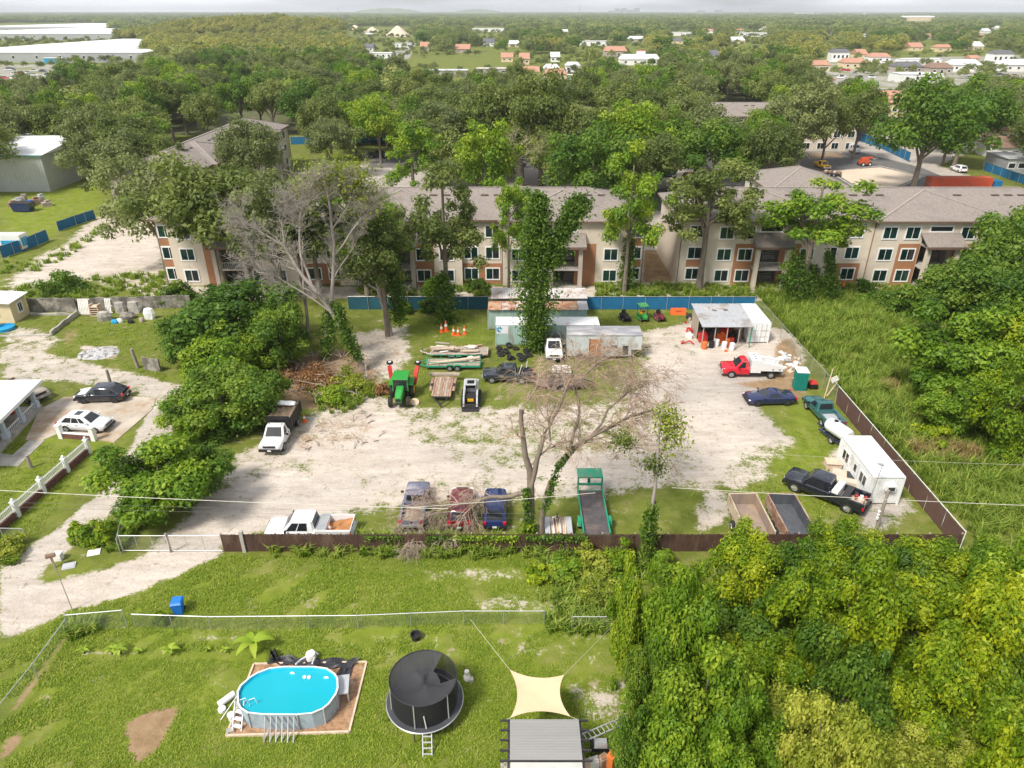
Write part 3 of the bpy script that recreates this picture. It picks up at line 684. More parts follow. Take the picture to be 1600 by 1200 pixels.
t = thing('tin_shed', 'open shed with whitish corrugated tin roof at the very back of the yard', 'shed', (xc1+.3, ys, 0))
mb = MB()
for i in range(42): 
    a = i*.29; mb.slab([(a, -.4, 2.85), (a+.24, -.4, 2.85), (a+.24, 2.6, 3.15), (a, 2.6, 3.15)], .06)
mb.slab([(0, -.38, 2.82), (12.2, -.38, 2.82), (12.2, 2.58, 3.12), (0, 2.58, 3.12)], .03); mb.build('roof', 'tin_white', t)
for x in (.1, 4.1, 8.1, 12.0):
    for y in (0, 2.4): MB().b2((x-.06, y-.06, 0), (x+.06, y+.06, 2.85)).build('post', 'wood_grey', t)
MB().b2((0, 2.45, 0), (12.1, 2.5, 2.8)).build('wall', 'wood_grey', t)
# old box trailer
yb = G(930, 562).y; xl = G(886, 562).x; xr = G(985, 562).x; xo = G(1003, 550, 1.2).x; H = 3.0; Dp = 2.5
t = thing('box_trailer', 'derelict pale box trailer with rusty brown door and stained grey roof', 'trailer', (xl, yb, 0)); W_ = xr-xl; WO = xo-xl
mb = MB().b2((0, 0, .5), (W_, Dp, H)).b2((W_, .002, 1.25), (WO, Dp-.002, H-.002)); n = int(WO/.55)
for i in range(n): mb.b2((i*.55+.02, -.012, .52 if i*.55 < W_ else 1.26), (i*.55+.06, -.001, H-.02))
mb.build('body', 'trailer_white', t)
MB().slab([(-.05, -.06, H), (WO+.05, -.06, H), (WO+.05, Dp+.05, H), (-.05, Dp+.05, H)], .07).build('roof', 'trailer_roof', t)
u = G(931, 562).x-xl; d = B((u-.75, -.05, .55), (u+.5, -.015, 2.55)).build('door', 'door_rust', t); B((u-.85, -.045, .5), (u-.752, -.014, 2.62)).build('door_frame', 'dark_steel', d)
B((W_-1.0, -.04, .65), (W_-.35, -.016, 1.75)).build('side_hatch', 'dark_room', t); B((W_-2.3, -.03, 1.45), (W_-1.6, -.015, 1.8)).build('vent_grille', 'dark_steel', t); B((W_-1.4, -.05, .8), (W_-1.12, -.016, 1.5)).build('meter_box', 'galv', t)
for u in (1.6, 2.7):
    wh = MB().lathe([(.2,-.14),(.42,-.13),(.45,-.06),(.45,.06),(.42,.13),(.2,.14)], 14, 'Y', (u, .1, .45)).build('wheel', 'rubber', t)
MB().b2((.1, .3, .25), (W_-.1, Dp-.3, .48)).build('chassis', 'rust', t)
MB().b2((WO-.7, .2, 0), (WO-.55, .35, 1.25)).b2((WO-.7, Dp-.35, 0), (WO-.55, Dp-.2, 1.25)).build('landing_leg', 'dark_steel', t)
# lean-to
yl = G(1130, 542).y; xL = Y(1097, 525, yl).x; xR = Y(1172, 525, yl).x
t = thing('lean_to_shed', 'open-fronted lean-to with flat grey tin roof full of red and orange gear', 'shed', (xL, yl, 0)); W_ = xR-xL; Dp = 5.2
mb = MB().slab([(-.25, -.5, 2.72), (W_+.2, -.5, 2.72), (W_+.2, Dp+.3, 3.25), (-.25, Dp+.3, 3.25)], .05)
for i in range(11): 
    a = -.2+i*(W_+.3)/10.5; mb.slab([(a, -.5, 2.775), (a+.07, -.5, 2.775), (a+.07, Dp+.3, 3.305), (a, Dp+.3, 3.305)], .03)
rf = mb.build('roof', 'tin_grey', t)
for i in range(6): MB().box((1.2+i*.45, Dp-1.1+.5*math.sin(i*2.3), 3.17+.02*i), (.5, .28, .05), i*1.3, 0, .1).build('roof_debris', ('wood_pale', 'rust', 'debris')[i % 3], rf)
for i in range(5):
    MB().b2((i*W_/4-.05, -.3, 0), (i*W_/4+.05, -.2, 2.74)).build('post', 'wood_grey' if i < 4 else 'green_lift', t)
MB().b2((0, Dp, 0), (W_, Dp+.06, 3.2)).b2((-.02, 2.2, 0), (.04, Dp, 3.0)).build('wall', 'wood_grey', t)
for k, (x, y, z, sx, sy, sz, m) in enumerate(((.6, 1.6, .5, 1.0, .8, 1.0, 'red_plain'), (1.7, 2.2, .6, .9, .9, 1.2, 'dark_steel'), (2.7, 1.4, .55, .8, .7, 1.1, 'orange'), (3.4, 2.3, .7, .9, .9, 1.4, 'red_plain'), (4.3, 1.5, .6, .8, .8, 1.2, 'black'), (5.0, 2.4, .8, .7, .9, 1.6, 'wood_grey'))):
    bx = MB().box((x, y, z), (sx, sy, sz), .2*k); bx.box((x+.1, y-.1, z+sz/2+.12), (sx*.5, sy*.5, .25), .5*k); o = bx.build('equipment_crate', m)
    o.location = (xL, yl, 0); tag(o, ('faded red machine crate', 'dark steel cabinet', 'orange tool chest', 'tall red cabinet', 'black machine', 'grey wooden locker')[k]+' stored under the lean-to roof', 'crate')
xw = xR+.15; 
container('white shipping container with closed doors joined to the lean-to', (xw+2.44, G(1190, 536).y, 0), R(90), 6.05, 2.44, 2.6, 'white_metal', 'white_metal', True)
# white site office
t = thing('site_office', 'white portable office container with sliding windows beside the brown fence', 'container', (28.45, 45.4, 0))
mb = MB().b2((0, 0, .15), (2.4, 6.0, 2.6))
for i in range(20): mb.b2((-.03, .15+i*.29, .3), (-.001, .28+i*.29, 2.45))
for i in range(8): mb.b2((.15+i*.28, -.03, .3), (.28+i*.28, -.001, 2.45))
for x in (0, 2.4):
    for y in (0, 6.0): mb.b2((x-.07, y-.07, 0), (x+.07, y+.07, 2.6))
mb.build('wall', 'white_metal', t); MB().b2((-.06, -.06, 2.602), (2.46, 6.06, 2.7)).build('roof', 'white_paint', t)
for y in (1.35, 4.6):
    f = MB().b2((-.08, y-.62, 1.05), (-.031, y+.62, 2.05)).build('window', 'white_trim', t)
    for q in (-1, 1): B((-.1, y+q*.28-.2, 1.15), (-.082, y+q*.28+.2, 1.95)).build('pane', 'glass_dark', f)
d = B((-.07, 2.35, .25), (-.031, 3.3, 2.3)).build('door', 'white_metal', t); B((-.09, 2.6, 1.3), (-.072, 3.0, 1.9)).build('pane', 'glass_dark', d)
ac = B((1.0, -.38, 1.55), (1.75, -.031, 2.05)).build('air_conditioner', 'white_plastic', t); B((1.12, -.4, 1.6), (1.66, -.382, 1.92)).build('grille', 'dark_steel', ac)
# ================================================================== fences
def chain_fence(label, pts, h=1.6, step=3.0, name='chain_link_fence', group=None, rail='galv', fabric=None, fmat=None, sp=.16, topw=.03, wires=True):
    t = thing(name, label, 'fence', pts[0], 0, group); o = Vector(pts[0]); P = [Vector(p)-o for p in pts]
    me_mesh = MB(); rl = MB(); posts = []
    for a, b in zip(P[:-1], P[1:]):
        L = (b-a).length; n = max(1, round(L/step)); d = (b-a)/L
        rl.tube([a+Vector((0,0,h)), b+Vector((0,0,h))], topw, 5)
        for i in range(n+1):
            if i == n and b is not P[-1]: continue
            posts.append(a+d*(L*i/n))
        if wires:
            k = -h
            while k < L:
                for s_ in (1, -1):
                    l0, l1 = max(k, 0), min(k+h, L)
                    if l1-l0 < .05: continue
                    z0, z1 = (l0-k, l1-k) if s_ == 1 else (h-(l0-k), h-(l1-k))
                    u = Vector((0,0,.006)); p, q = a+d*l0+Vector((0,0,z0)), a+d*l1+Vector((0,0,z1))
                    me_mesh.add([p-u, q-u, q+u, p+u], [(0,1,2,3)])
                k += sp
        if fabric:
            nrm = Vector((-d.y, d.x, 0))
            for i in range(n):
                q0, q1 = a+d*(L*i/n+.02), a+d*(L*(i+1)/n-.02); ring0 = []; ring1 = []
                vs = []; m_ = 8; fs = []
                for j in range(m_+1):
                    pt = q0.lerp(q1, j/m_); 
                    for zz in (.04, h*.5, h-.03-.05*math.sin(math.pi*j/m_)): vs.append(pt+nrm*(.05+.03*math.sin(j*1.9+i+zz*2))+Vector((0,0,zz)))
                for j in range(m_):
                    for r_ in (0, 1): fs.append((j*3+r_, (j+1)*3+r_, (j+1)*3+r_+1, j*3+r_+1))
                MB().add(vs, fs).build('screen_panel', fabric, t, 40)
    pm = None
    for p in posts:
        if pm is None: pm = MB().tube([(0,0,0), (0,0,h+.06)], .035, 6).mesh('post')
        obj('post', pm, rail, t, p)
    rl.build('top_rail', rail, t)
    if wires: me_mesh.build('wire_mesh', 'galv', t)
    return t
yF = G(800, 862).y
# brown timber fence along the front
def board_fence(label, x0, x1, y, h=1.62, pan=2.4):
    t = thing('board_fence', label, 'fence', (x0, y, 0)); n = max(1, round((x1-x0)/pan)); p = (x1-x0)/n; k = max(4, int(p/.145)); meshes = []
    for v in range(3):
        mb = MB(); r = random.Random(v)
        for i in range(k):
            a = i*p/k; hh = h+r.uniform(-.035, .03); mb.b2((a+.005, r.uniform(-.006, .006), .03), (a+p/k-.006, .022, hh))
        for z in (.35, 1.3): mb.b2((0, .024, z), (p, .065, z+.09))
        meshes.append(mb.mesh('panel'))
    pm = MB().b2((-.05, .07, 0), (.05, .17, h+.05)).mesh('post')
    for i in range(n):
        obj('panel', meshes[random.randrange(3)], 'fence_brown', t, (i*p, random.uniform(-.02, .02), 0)); obj('post', pm, 'wood_grey', t, (i*p, 0, 0))
    obj('post', pm, 'wood_grey', t, (n*p, 0, 0)); return t
xg = G(382, 866).x
board_fence('long dark brown board fence along the front of the yard', xg, 32.6, yF)
xp0, xp1 = G(348, 866).x, G(377, 866).x
board_fence('single short dark brown board panel beside the wire gate', xp0, xp1, yF, 1.6, 1.6)
o = MB().b2((-.12, -.12, 0), (.12, .12, 1.9)).build('gate_post', 'concrete'); o.location = (xp1+.18, yF, 0); tag(o, 'pale square gate post between the brown fence panels', 'post')
# gate
gl, gm = G(190, 866), G(262, 868)
gm.y = gl.y = yF; ge = Vector((xp0-.1, yF, 0))
def gate(label, a, b, h=1.5):
    t = thing('wire_gate', label, 'gate', a); L = (b-a).length; fr = MB()
    fr.tube([(0,0,.12),(L,0,.12),(L,0,h),(0,0,h),(0,0,.12)], .03, 6)
    for k in (1, 2): fr.tube([(L*k/3,0,.12),(L*k/3,0,h)], .02, 5)
    fr.build('frame', 'galv', t); mb = MB(); k = -h
    while k < L:
        for s_ in (1, -1):
            l0, l1 = max(k, 0), min(k+h-.12, L); z0, z1 = (l0-k, l1-k) if s_ == 1 else (h-.12-(l0-k), h-.12-(l1-k)); u = .005
            if l1-l0 > .05: mb.add([(l0,0,z0+.12-u),(l1,0,z1+.12-u),(l1,0,z1+.12+u),(l0,0,z0+.12+u)], [(0,1,2,3)])
        k += .16
    mb.build('wire_mesh', 'galv', t); MB().tube([(0,0,0),(0,0,h+.15)], .05, 6).build('post', 'galv', t); return t
gate('left leaf of the galvanised wire yard gate', gl, gm); gate('right leaf of the galvanised wire yard gate', gm+Vector((.12,0,0)), ge)
o = MB().tube([(0,0,0),(.03,0,.8),(0,.02,1.75)], .06, 6).build('gate_stake', 'rust'); o.location = gm+Vector((.06,-.1,0)); tag(o, 'rusty stake where the two wire gate leaves meet', 'post')
# yard fence on the right, back fence
yB = G(800, 484).y
chain_fence('long brown-screened wire fence between the yard and the tall grass', [(32.7, yF, 0), (32.7, 62, 0)], 1.85, 2.6, 'screened_fence', None, 'white_metal', 'screen_brown', wires=False)
chain_fence('bare grey wire fence beyond the brown screen, near the lean-to', [(32.7, 62.2, 0), (32.2, yB, 0)], 1.85, 3.0, 'chain_link_fence')
chain_fence('long blue-screened construction fence behind the yard sheds', [(G(905, 484).x, yB, 0), (32.0, yB, 0)], 1.85, 2.8, 'screened_fence', None, 'galv', 'screen_blue', wires=False)
chain_fence('dark teal-screened fence behind the trees at the back of the yard', [(G(545, 484).x, yB, 0), (xc1-.2, yB, 0)], 1.85, 2.8, 'screened_fence', None, 'galv', 'screen_green', wires=False)
# blue fences in the distance
chain_fence('blue-screened fence running beside the car park with the white van', [G(1330, 216), G(1376, 232), G(1420, 253)], 2.4, 3.2, 'screened_fence', None, 'galv', 'screen_blue', wires=False)
chain_fence('blue-screened fence at the right edge beyond the red container', [G(1536, 266), G(1605, 290)], 2.0, 3.2, 'screened_fence', None, 'galv', 'screen_blue', wires=False)
chain_fence('blue-screened fence by the striped trailer at the left edge', [G(4, 404), G(42, 391), G(77, 376)], 2.0, 3, 'screened_fence', None, 'galv', 'screen_blue', wires=False)
chain_fence('far end of the blue-screened fence along the left lawn', [G(92, 362), G(120, 352), G(150, 342)], 1.8, 3, 'screened_fence', None, 'galv', 'screen_blue', wires=False)
chain_fence('blue-screened fence deep behind the left trees by the access road', [G(455, 226), G(640, 222)], 2.2, 4, 'screened_fence', None, 'galv', 'screen_blue', wires=False)
# garden wire fences
chain_fence('low grey wire fence across the garden behind the pool and trampoline', [G(212, 980), G(330, 984), G(560, 982), G(725, 975), G(850, 975)], 1.15, 3.0)
chain_fence('sagging grey wire fence half buried in weeds near the shrubs', [G(893, 984), G(955, 984)], 1.15, 2.4)
chain_fence('tall grey wire panel at the corner of the lane, above the lawn', [G(111, 988), G(200, 980)], 1.5, 2.8)
chain_fence('slanting wire fence along the left edge of the pool lawn', [G(110, 990), G(60, 1060), G(0, 1136), G(-30, 1175)], 1.2, 3)
chain_fence('wire fence running up the overgrown corner by the yard gate', [G(189, 866), G(196, 835), G(215, 806)], 1.4, 2.4)
chain_fence('short wire fence by the weeds below the picket fence', [G(43, 846), G(8, 845)], 1.2, 2.0)
# white balustrade on brick base
A0, A1 = G(140, 708), G(0, 833); dv = A1-A0; Lw = dv.length; an = math.atan2(dv.y, dv.x)
t = thing('picket_wall', 'white picket balustrade on red brick base along the front lawn', 'fence', A0, an); Lw2 = Lw+4
n = 5; sp = Lw2/n
bk = {}
for i in range(n):
    for j in range(4):
        for q in range(int(sp/.30)):
            mm = bk.setdefault(j % 2, MB().b2((0.006,-.11,.006),(.288,.11,.144)).mesh('brick')); x = i*sp+.14+(q+.5*(j%2))*.30
            if x+.29 < (i+1)*sp-.02: obj('brick', mm, 'brick_red', t, (x, 0, j*.15))
MB().b2((0, -.095, 0), (Lw2, .095, .59)).build('mortar', 'concrete', t)
pm = MB().b2((-.16,-.16,0),(.16,.16,1.42)).b2((-.2,-.2,1.42),(.2,.2,1.48)).mesh('pillar'); gm_ = MB().lathe([(.05,1.48),(.12,1.55),(.13,1.62),(.08,1.72),(.02,1.75)], 10).mesh('globe')
for i in range(n+1):
    p = obj('pillar', pm, 'white_trim', t, (i*sp, 0, 0)); obj('globe', gm_, 'white_plastic', p)
for i in range(n):
    pk = MB(); u0, u1 = i*sp+.18, (i+1)*sp-.18
    pk.b2((u0, -.03, .7), (u1, .03, .76)).b2((u0, -.03, 1.22), (u1, .03, 1.28)); k = int((u1-u0)/.155)
    for q in range(k): pk.b2((u0+(q+.5)*(u1-u0)/k-.035, -.045, .62), (u0+(q+.5)*(u1-u0)/k+.035, -.031, 1.36))
    pk.build('picket_panel', 'white_trim', t)
# stub wall by the white car
a, b = G(97, 684), G(148, 688); t = thing('brick_stub_wall', 'low red brick wall with end pillars in front of the white car', 'wall', a, math.atan2((b-a).y, (b-a).x)); L = (b-a).length
MB().b2((.2, -.1, 0), (L-.2, .1, .55)).build('wall', 'brick_red', t); MB().b2((.2, -.13, .552), (L-.2, .13, .61)).build('coping', 'white_trim', t)
for u in (0, L): MB().b2((u-.2, -.2, 0), (u+.2, .2, 1.35)).b2((u-.25, -.25, 1.35), (u+.25, .25, 1.42)).build('pillar', 'white_trim', t)
# concrete walls of the burnt plot
def bwall(label, a, b, h, th=.2, name='concrete_wall', m='old_concrete'):
    d = b-a; t = MB(); L = d.length; k = max(2, int(L/.8)); r = random.Random(len(label))
    tops = [h+r.uniform(-.12, .06) for _ in range(k+1)]
    ring = lambda x, hh: [(x,-th/2,0),(x,th/2,0),(x,th/2,hh),(x,-th/2,hh)]
    t.loft([ring(L*i/k, tops[i]) for i in range(k+1)]); o = t.build(name, m); o.location = a; o.rotation_euler = (0,0,math.atan2(d.y, d.x)); return tag(o, label, 'wall')
bwall('long weathered concrete wall right of the cream shed', G(48, 487), G(122, 487), 1.9)
bwall('dark weathered wall stretch behind the pallets and rubble', G(122, 485), G(300, 480), 1.7)
bwall('low whitish concrete footing wall slanting to the pallets', G(80, 524), G(122, 492), .6, .25, 'footing_wall', 'concrete')
bwall('thin concrete kerb strip at the front of the shed plot', G(2, 526), G(80, 524), .16, .3, 'footing_wall', 'concrete')
bwall('thin concrete strip along the foot of the weathered wall', G(48, 492), G(118, 492), .25, .3, 'footing_wall', 'concrete')
bwall('square grey concrete slab standing by the left green trees', G(226, 577), G(252, 581), 1.55, .18, 'concrete_slab', 'old_concrete')
# ================================================================== vegetation
leafmat('leaf_lush', (.034,.088,.005), (.150,.245,.009), (.470,.500,.020), .32)
leafmat('leaf_olive', (.095,.140,.014), (.235,.285,.028), (.480,.480,.080), .32)
leafmat('leaf_green', (.032,.082,.009), (.095,.178,.017), (.235,.315,.035), .32)
leafmat('leaf_bright', (.046,.112,.008), (.150,.260,.016), (.390,.455,.038), .32)
leafmat('leaf_oak', (.066,.096,.020), (.142,.182,.040), (.265,.300,.080), .36, .5)
leafmat('leaf_oak_grey', (.088,.114,.034), (.165,.198,.064), (.275,.305,.112), .34, .5)
leafmat('leaf_vine', (.036,.085,.010), (.090,.168,.020), (.200,.285,.040), .4)
leafmat('leaf_far', (.095,.130,.034), (.180,.220,.058), (.310,.335,.100), .25, .8)
leafmat('leaf_far_sun_tint', (.140,.165,.036), (.250,.265,.052), (.400,.375,.085), .25, .7)  # sunlight on distant patches is put into this yellow leaf colour
leafmat('leaf_brown', (.16,.075,.035), (.27,.14,.06), (.36,.22,.10), .25)
leafmat('blade', (.135,.225,.012), (.240,.335,.024), (.380,.420,.070), .4, .5, 1.3)
leafmat('reed', (.105,.185,.020), (.205,.305,.038), (.370,.430,.090), .45, .7)
leafmat('reed_dry', (.19,.150,.05), (.31,.240,.09), (.44,.34,.15), .3, .5)
leafmat('banana', (.16,.25,.025), (.28,.40,.035), (.42,.50,.06), .4)
def unit(v): return v/np.maximum(np.linalg.norm(v, axis=1, keepdims=True), 1e-9)
def leaf_mesh(name, P, N, S, T, m, asp=.55, seed=0):
    r = np.random.RandomState(seed); n = len(P); N = unit(N); a = unit(np.cross(N, r.normal(size=(n, 3)))); b = np.cross(N, a)
    a = a*(S*.62)[:, None]; b = b*(S*.62*asp)[:, None]; dr = np.zeros((n, 3)); dr[:, 2] = -S*.12
    V = np.stack([P+a+dr, P+b, P-a+dr*.5, P-b], 1).reshape(-1, 3)
    me = bpy.data.meshes.new(name); me.vertices.add(4*n); me.vertices.foreach_set('co', V.astype(np.float32).ravel())
    me.loops.add(4*n); me.loops.foreach_set('vertex_index', np.arange(4*n, dtype=np.int32)); me.polygons.add(n)
    me.polygons.foreach_set('loop_start', np.arange(0, 4*n, 4, dtype=np.int32)); me.update(calc_edges=True)
    at = me.attributes.new('tint', 'FLOAT', 'FACE'); at.data.foreach_set('value', np.clip(T, 0, 1).astype(np.float32))
    me.materials.append(M[m]); return me
def crown(name, m, seed, Rx, Hz, zc, nc, nl, size, lowcut=-.6, cr=(.22, .38), fill=(.5, 1.), tint=(.1, .9), flat=.8):
    """leaves spread over many clumps that fill an ellipsoid"""
    r = np.random.RandomState(seed); d = unit(r.normal(size=(nc*3, 3))); d = d[d[:, 2] > lowcut][:nc]; nc = len(d)
    rr = r.uniform(fill[0], fill[1], nc)[:, None]; c = d*rr*np.array([Rx, Rx, Hz]); lump = r.uniform(.72, 1.25, nc)[:, None]; c *= lump
    k = r.uniform(cr[0], cr[1], nc)*Rx; tt = r.uniform(0, 1, nc)
    w_ = k**2/np.sum(k**2); cnt = np.maximum((w_*nl).astype(int), 4); idx = np.repeat(np.arange(nc), cnt); n = len(idx)
    e = unit(r.normal(size=(n, 3))+np.array([0, 0, .25])); rad = k[idx]*np.power(r.uniform(.15, 1.15, n), .5)*(1+.18*r.normal(size=n))
    P = c[idx]+e*rad[:, None]*np.array([1, 1, flat])
    dist = np.full(n, 9.)
    for j in range(nc):
        q = np.linalg.norm((P-c[j])/np.array([1, 1, flat]), axis=1)/k[j]; q[idx == j] = 9.; dist = np.minimum(dist, q)
    keep = dist > .72; P, e, idx = P[keep], e[keep], idx[keep]; n = len(P)
    N = e*.8+np.array([0, 0, .45])+r.normal(size=(n, 3))*.45
    T = tint[0]+(tint[1]-tint[0])*(.55*tt[idx]+.45*r.uniform(0, 1, n))
    P[:, 2] += zc
    return leaf_mesh(name, P, N, size*r.uniform(.5, 1.5, n), T, m, seed=seed), c+np.array([0, 0, zc])
def trunk(seed, C, h0, rad, nlimb=7, bark='bark', lean=(0, 0), low=.35):
    mb = MB(); r = random.Random(seed); top = Vector((lean[0], lean[1], h0)); f = Vector((lean[0]*low, lean[1]*low, h0*low))
    mb.tube([(0,0,-.1), f*.5+Vector((r.uniform(-.1,.1), 0, 0)), f, top], [rad*1.25, rad, rad*.85, rad*.3], 8)
    for i in range(nlimb):
        c = Vector(C[r.randrange(len(C))]); s = f.lerp(top, r.uniform(0, .6)); m_ = s.lerp(c, .5)+Vector((0, 0, r.uniform(.2, .8)))
        mb.tube([s, m_, c], [rad*.5, rad*.32, rad*.08], 6)
    return mb.mesh('trunk', 60), bark
KIND = {}
def kind(key, cm, tm): KIND.setdefault(key, []).append((cm, tm))
def mk(key, nvar, m, Rx, Hz, zc, nc, nl, size, trad, h0, bark='bark', **kw):
    for v in range(nvar):
        sd_ = hash_(key)+v*17; cm, C = crown('crown', m, sd_, Rx, Hz, zc, nc, nl, size, **kw); tm, bk_ = trunk(sd_, C, h0, trad, bark=bark)
        tm.materials.append(M[bk_]); kind(key, cm, tm)
def hash_(s): return sum((i+1)*ord(c) for i, c in enumerate(s)) % 9973
# radius 4 m, 7 m tall near trees
mk('lush', 4, 'leaf_lush', 3.7, 4.3, 3.9, 58, 30000, .24, .16, 5.0, cr=(.15, .34), lowcut=-.8, fill=(.45, 1.02), flat=.95)
mk('olive', 2, 'leaf_olive', 4.0, 3.5, 3.9, 80, 30000, .21, .16, 5.0, cr=(.13, .27), lowcut=-.75, fill=(.5, 1.02))
mk('bright', 2, 'leaf_bright', 3.8, 4.0, 3.8, 60, 25000, .26, .16, 5.0, cr=(.16, .36), lowcut=-.75, fill=(.5, 1.02))
mk('green', 3, 'leaf_green', 4.0, 3.5, 3.6, 60, 25000, .26, .18, 5.0, cr=(.16, .36), lowcut=-.8, fill=(.5, 1.02))
# radius 7 m, 15 m tall oaks
mk('oak', 4, 'leaf_oak', 7.0, 5.0, 9.6, 84, 20000, .42, .42, 10.0, cr=(.14, .31), lowcut=-.45, flat=.72)
mk('oakgrey', 3, 'leaf_oak_grey', 7.0, 5.4, 9.4, 78, 16000, .40, .40, 10.0, cr=(.13, .28), lowcut=-.55, flat=.75)
mk('oakgreen', 3, 'leaf_green', 7.0, 5.6, 9.2, 76, 17000, .43, .40, 10.0, cr=(.15, .32), lowcut=-.6)
mk('oaklight', 2, 'leaf_bright', 7.0, 5.6, 9.4, 72, 16000, .41, .38, 10.0, cr=(.14, .30), lowcut=-.5)
# open, see-through crowns on tall trunks
mk('open', 3, 'leaf_oak', 5.0, 6.6, 11.6, 50, 11500, .30, .34, 16.0, cr=(.12, .26), fill=(.35, 1.), lowcut=-.7)
mk('openlight', 3, 'leaf_bright', 5.0, 6.6, 11.6, 46, 10500, .30, .30, 16.0, cr=(.12, .26), fill=(.35, 1.), lowcut=-.7)
def tree(name, label, base, key, s, group=None, v=None, sz=None, rz=None, cat='tree'):
    cm, tm = KIND[key][random.randrange(len(KIND[key])) if v is None else v]
    t = thing(name, label, cat, base, random.uniform(0, 6.28) if rz is None else rz, group); t.scale = (s, s, sz or s)
    obj('crown', cm, None, t); obj('trunk', tm, None, t); return t
def ptree(name, label, px, py, rpx, key, top, v=None, group=None, base=None):
    """a tree whose crown is centred on a pixel; key's design size is scaled to the crown radius"""
    R0, zc0 = (4.0, 3.8) if key in ('lush', 'olive', 'bright', 'green') else ((5.0, 12.0) if key.startswith('open') else (7.0, 9.4))
    z = top; b = G(px, py, z); r = rpx/SCL(b); s = r/R0
    return tree(name, label, (b.x, b.y, 0), key, s, group, v, z/zc0)
# --- lower right thicket: crown centre pixel, crown radius in pixels, kind
NEAR = [(1075,945,75,'lush'),(1165,885,72,'lush'),(1230,880,60,'green'),(1310,850,68,'lush'),(1385,880,66,'green'),(1440,880,70,'lush'),(1525,890,80,'lush'),(1595,940,80,'bright'),
 (1250,965,85,'lush'),(1150,990,75,'green'),(1055,1010,70,'bright'),(1190,1050,80,'lush'),(1100,1090,95,'bright'),(1330,985,85,'lush'),(1430,975,85,'lush'),(1525,1010,90,'lush'),(1600,1060,85,'lush'),
 (1320,1075,75,'green'),(1460,1095,90,'lush'),(1245,1145,95,'olive'),(1160,1165,70,'bright'),(1370,1165,95,'olive'),(1500,1180,95,'olive'),(1595,1170,85,'bright'),(1060,1175,80,'bright'),(1008,1060,42,'green'),(1000,1160,50,'green'),(985,970,38,'bright'),(1290,1215,90,'olive'),(1430,1230,90,'olive'),(1120,1230,80,'bright'),(1560,1240,80,'lush')]
NEARLAB = {'lush': 'leafy yellow-green tree', 'green': 'darker green tree', 'bright': 'bright fresh-green tree', 'olive': 'olive tree with pale tips'}
ORD = ('first', 'second', 'third', 'fourth', 'fifth', 'sixth', 'seventh', 'eighth', 'ninth', 'tenth', 'eleventh', 'twelfth', 'thirteenth', 'fourteenth')
rows = [[n for n in NEAR if lo <= n[1] < hi] for lo, hi in ((0, 930), (930, 1020), (1020, 1120), (1120, 1300))]
for rw, nm in zip(rows, ('in the thicket row along the yard fence', 'in the second row of the thicket', 'in the third row of the thicket', 'in the thicket row at the bottom edge')):
    for i, (x, y, r, k_) in enumerate(sorted(rw)):
        ptree('thicket_tree', '%s, %s from left %s' % (NEARLAB[k_], ORD[i], nm), x, y+(22 if y < 900 else 8), r*.82, k_, random.uniform(2.2, 5.2) if y > 900 else random.uniform(2.4, 3.2), group='trees of the lower right thicket')
# --- right side trees
for x, y, r, k_, z, lab in ((1500,560,80,'bright',5.0,'large rounded yellow-green tree standing in the tall grass at right'),(1590,560,75,'lush',5.5,'yellow-green tree at the right edge above the tall grass'),(1570,650,60,'lush',4.0,'dark green tree low at the right edge of the tall grass'),(1490,640,48,'bright',2.6,'low dark shrubby tree under the large rounded tree in the grass'),(1575,400,65,'green',6.5,'dark vine-draped tree at the right edge before the apartments'),(1500,450,62,'green',4.5,'dark leafy tree left of the vine-draped tree at right'),(1440,470,42,'green',2.5,'small dark tree before the right apartment porch'),(1595,480,60,'green',5,'dark green tree at the right edge over the rounded tree')):
    ptree('leafy_tree', lab, x, y, r, k_, z)
# --- left side trees
for x, y, r, k_, z, lab in ((365,500,92,'green',4.5,'broad dark green tree left of the bare grey trees'),(300,520,45,'green',3.2,'dark green tree beside the standing concrete slab'),(430,520,50,'green',4.,'dark green tree behind the brush pile'),(350,560,62,'bright',3.2,'brighter green tree above the dirt lane bend'),(345,620,70,'green',3.0,'large green shrub tree at the lane bend'),(300,655,42,'bright',2.2,'pointed leafy shrub at the lane bend, lowest of its clump'),(395,615,45,'green',2.6,'green tree beside the white stake-bed truck'),(250,745,84,'bright',3.1,'wide feathery green tree between the lane and the sandy yard'),(310,735,45,'green',2.4,'dark end of the shrubs at the yard entrance')):
    ptree('leafy_tree', lab, x, y, r, k_, z)
# --- single trees before and between the apartment blocks: base pixel, height, crown radius
def stree(label, bx, by, h, r, key, v=None, name='oak_tree', cat='tree'):
    b = G(bx, by); R0, H0 = (5.0, 18.2) if key.startswith('open') else (7.0, 14.6)
    return tree(name, label, b, key, r/R0, None, v, h/H0, cat=cat)
stree('big spreading oak before the left end of the apartments', 352, 452, 17.0, 8.0, 'oak', 0)
stree('oak leaning over the sandy ground at the left of the big oak', 262, 420, 15.5, 7.2, 'oakgrey', 0)
stree('grey-green oak rising before the end-on apartment block', 405, 330, 17, 6.0, 'oakgrey', 1)
stree('rounded bright green tree standing in front of the left wood', 215, 262, 12, 8.4, 'oaklight', 0, 'round_tree')
stree('yellow-green leafy tree rising behind the bare grey trees', 530, 400, 16, 6.6, 'openlight', 0)
stree('tall yellow-green tree behind the roof of the long apartment block', 650, 350, 19, 6.0, 'openlight', 1)
stree('slim tall tree with bright crown at the right end of the long block', 975, 460, 20, 4.6, 'openlight', 2)
stree('tall open oak between the two apartment blocks', 1092, 452, 19, 6.4, 'open', 0)
stree('vine-hung tree with broad bright crown before the right apartments', 1250, 470, 18, 7.2, 'openlight', 0)
stree('tall open oak with bare trunk among the yard sheds left of centre', 700, 500, 19, 5.4, 'open', 1)
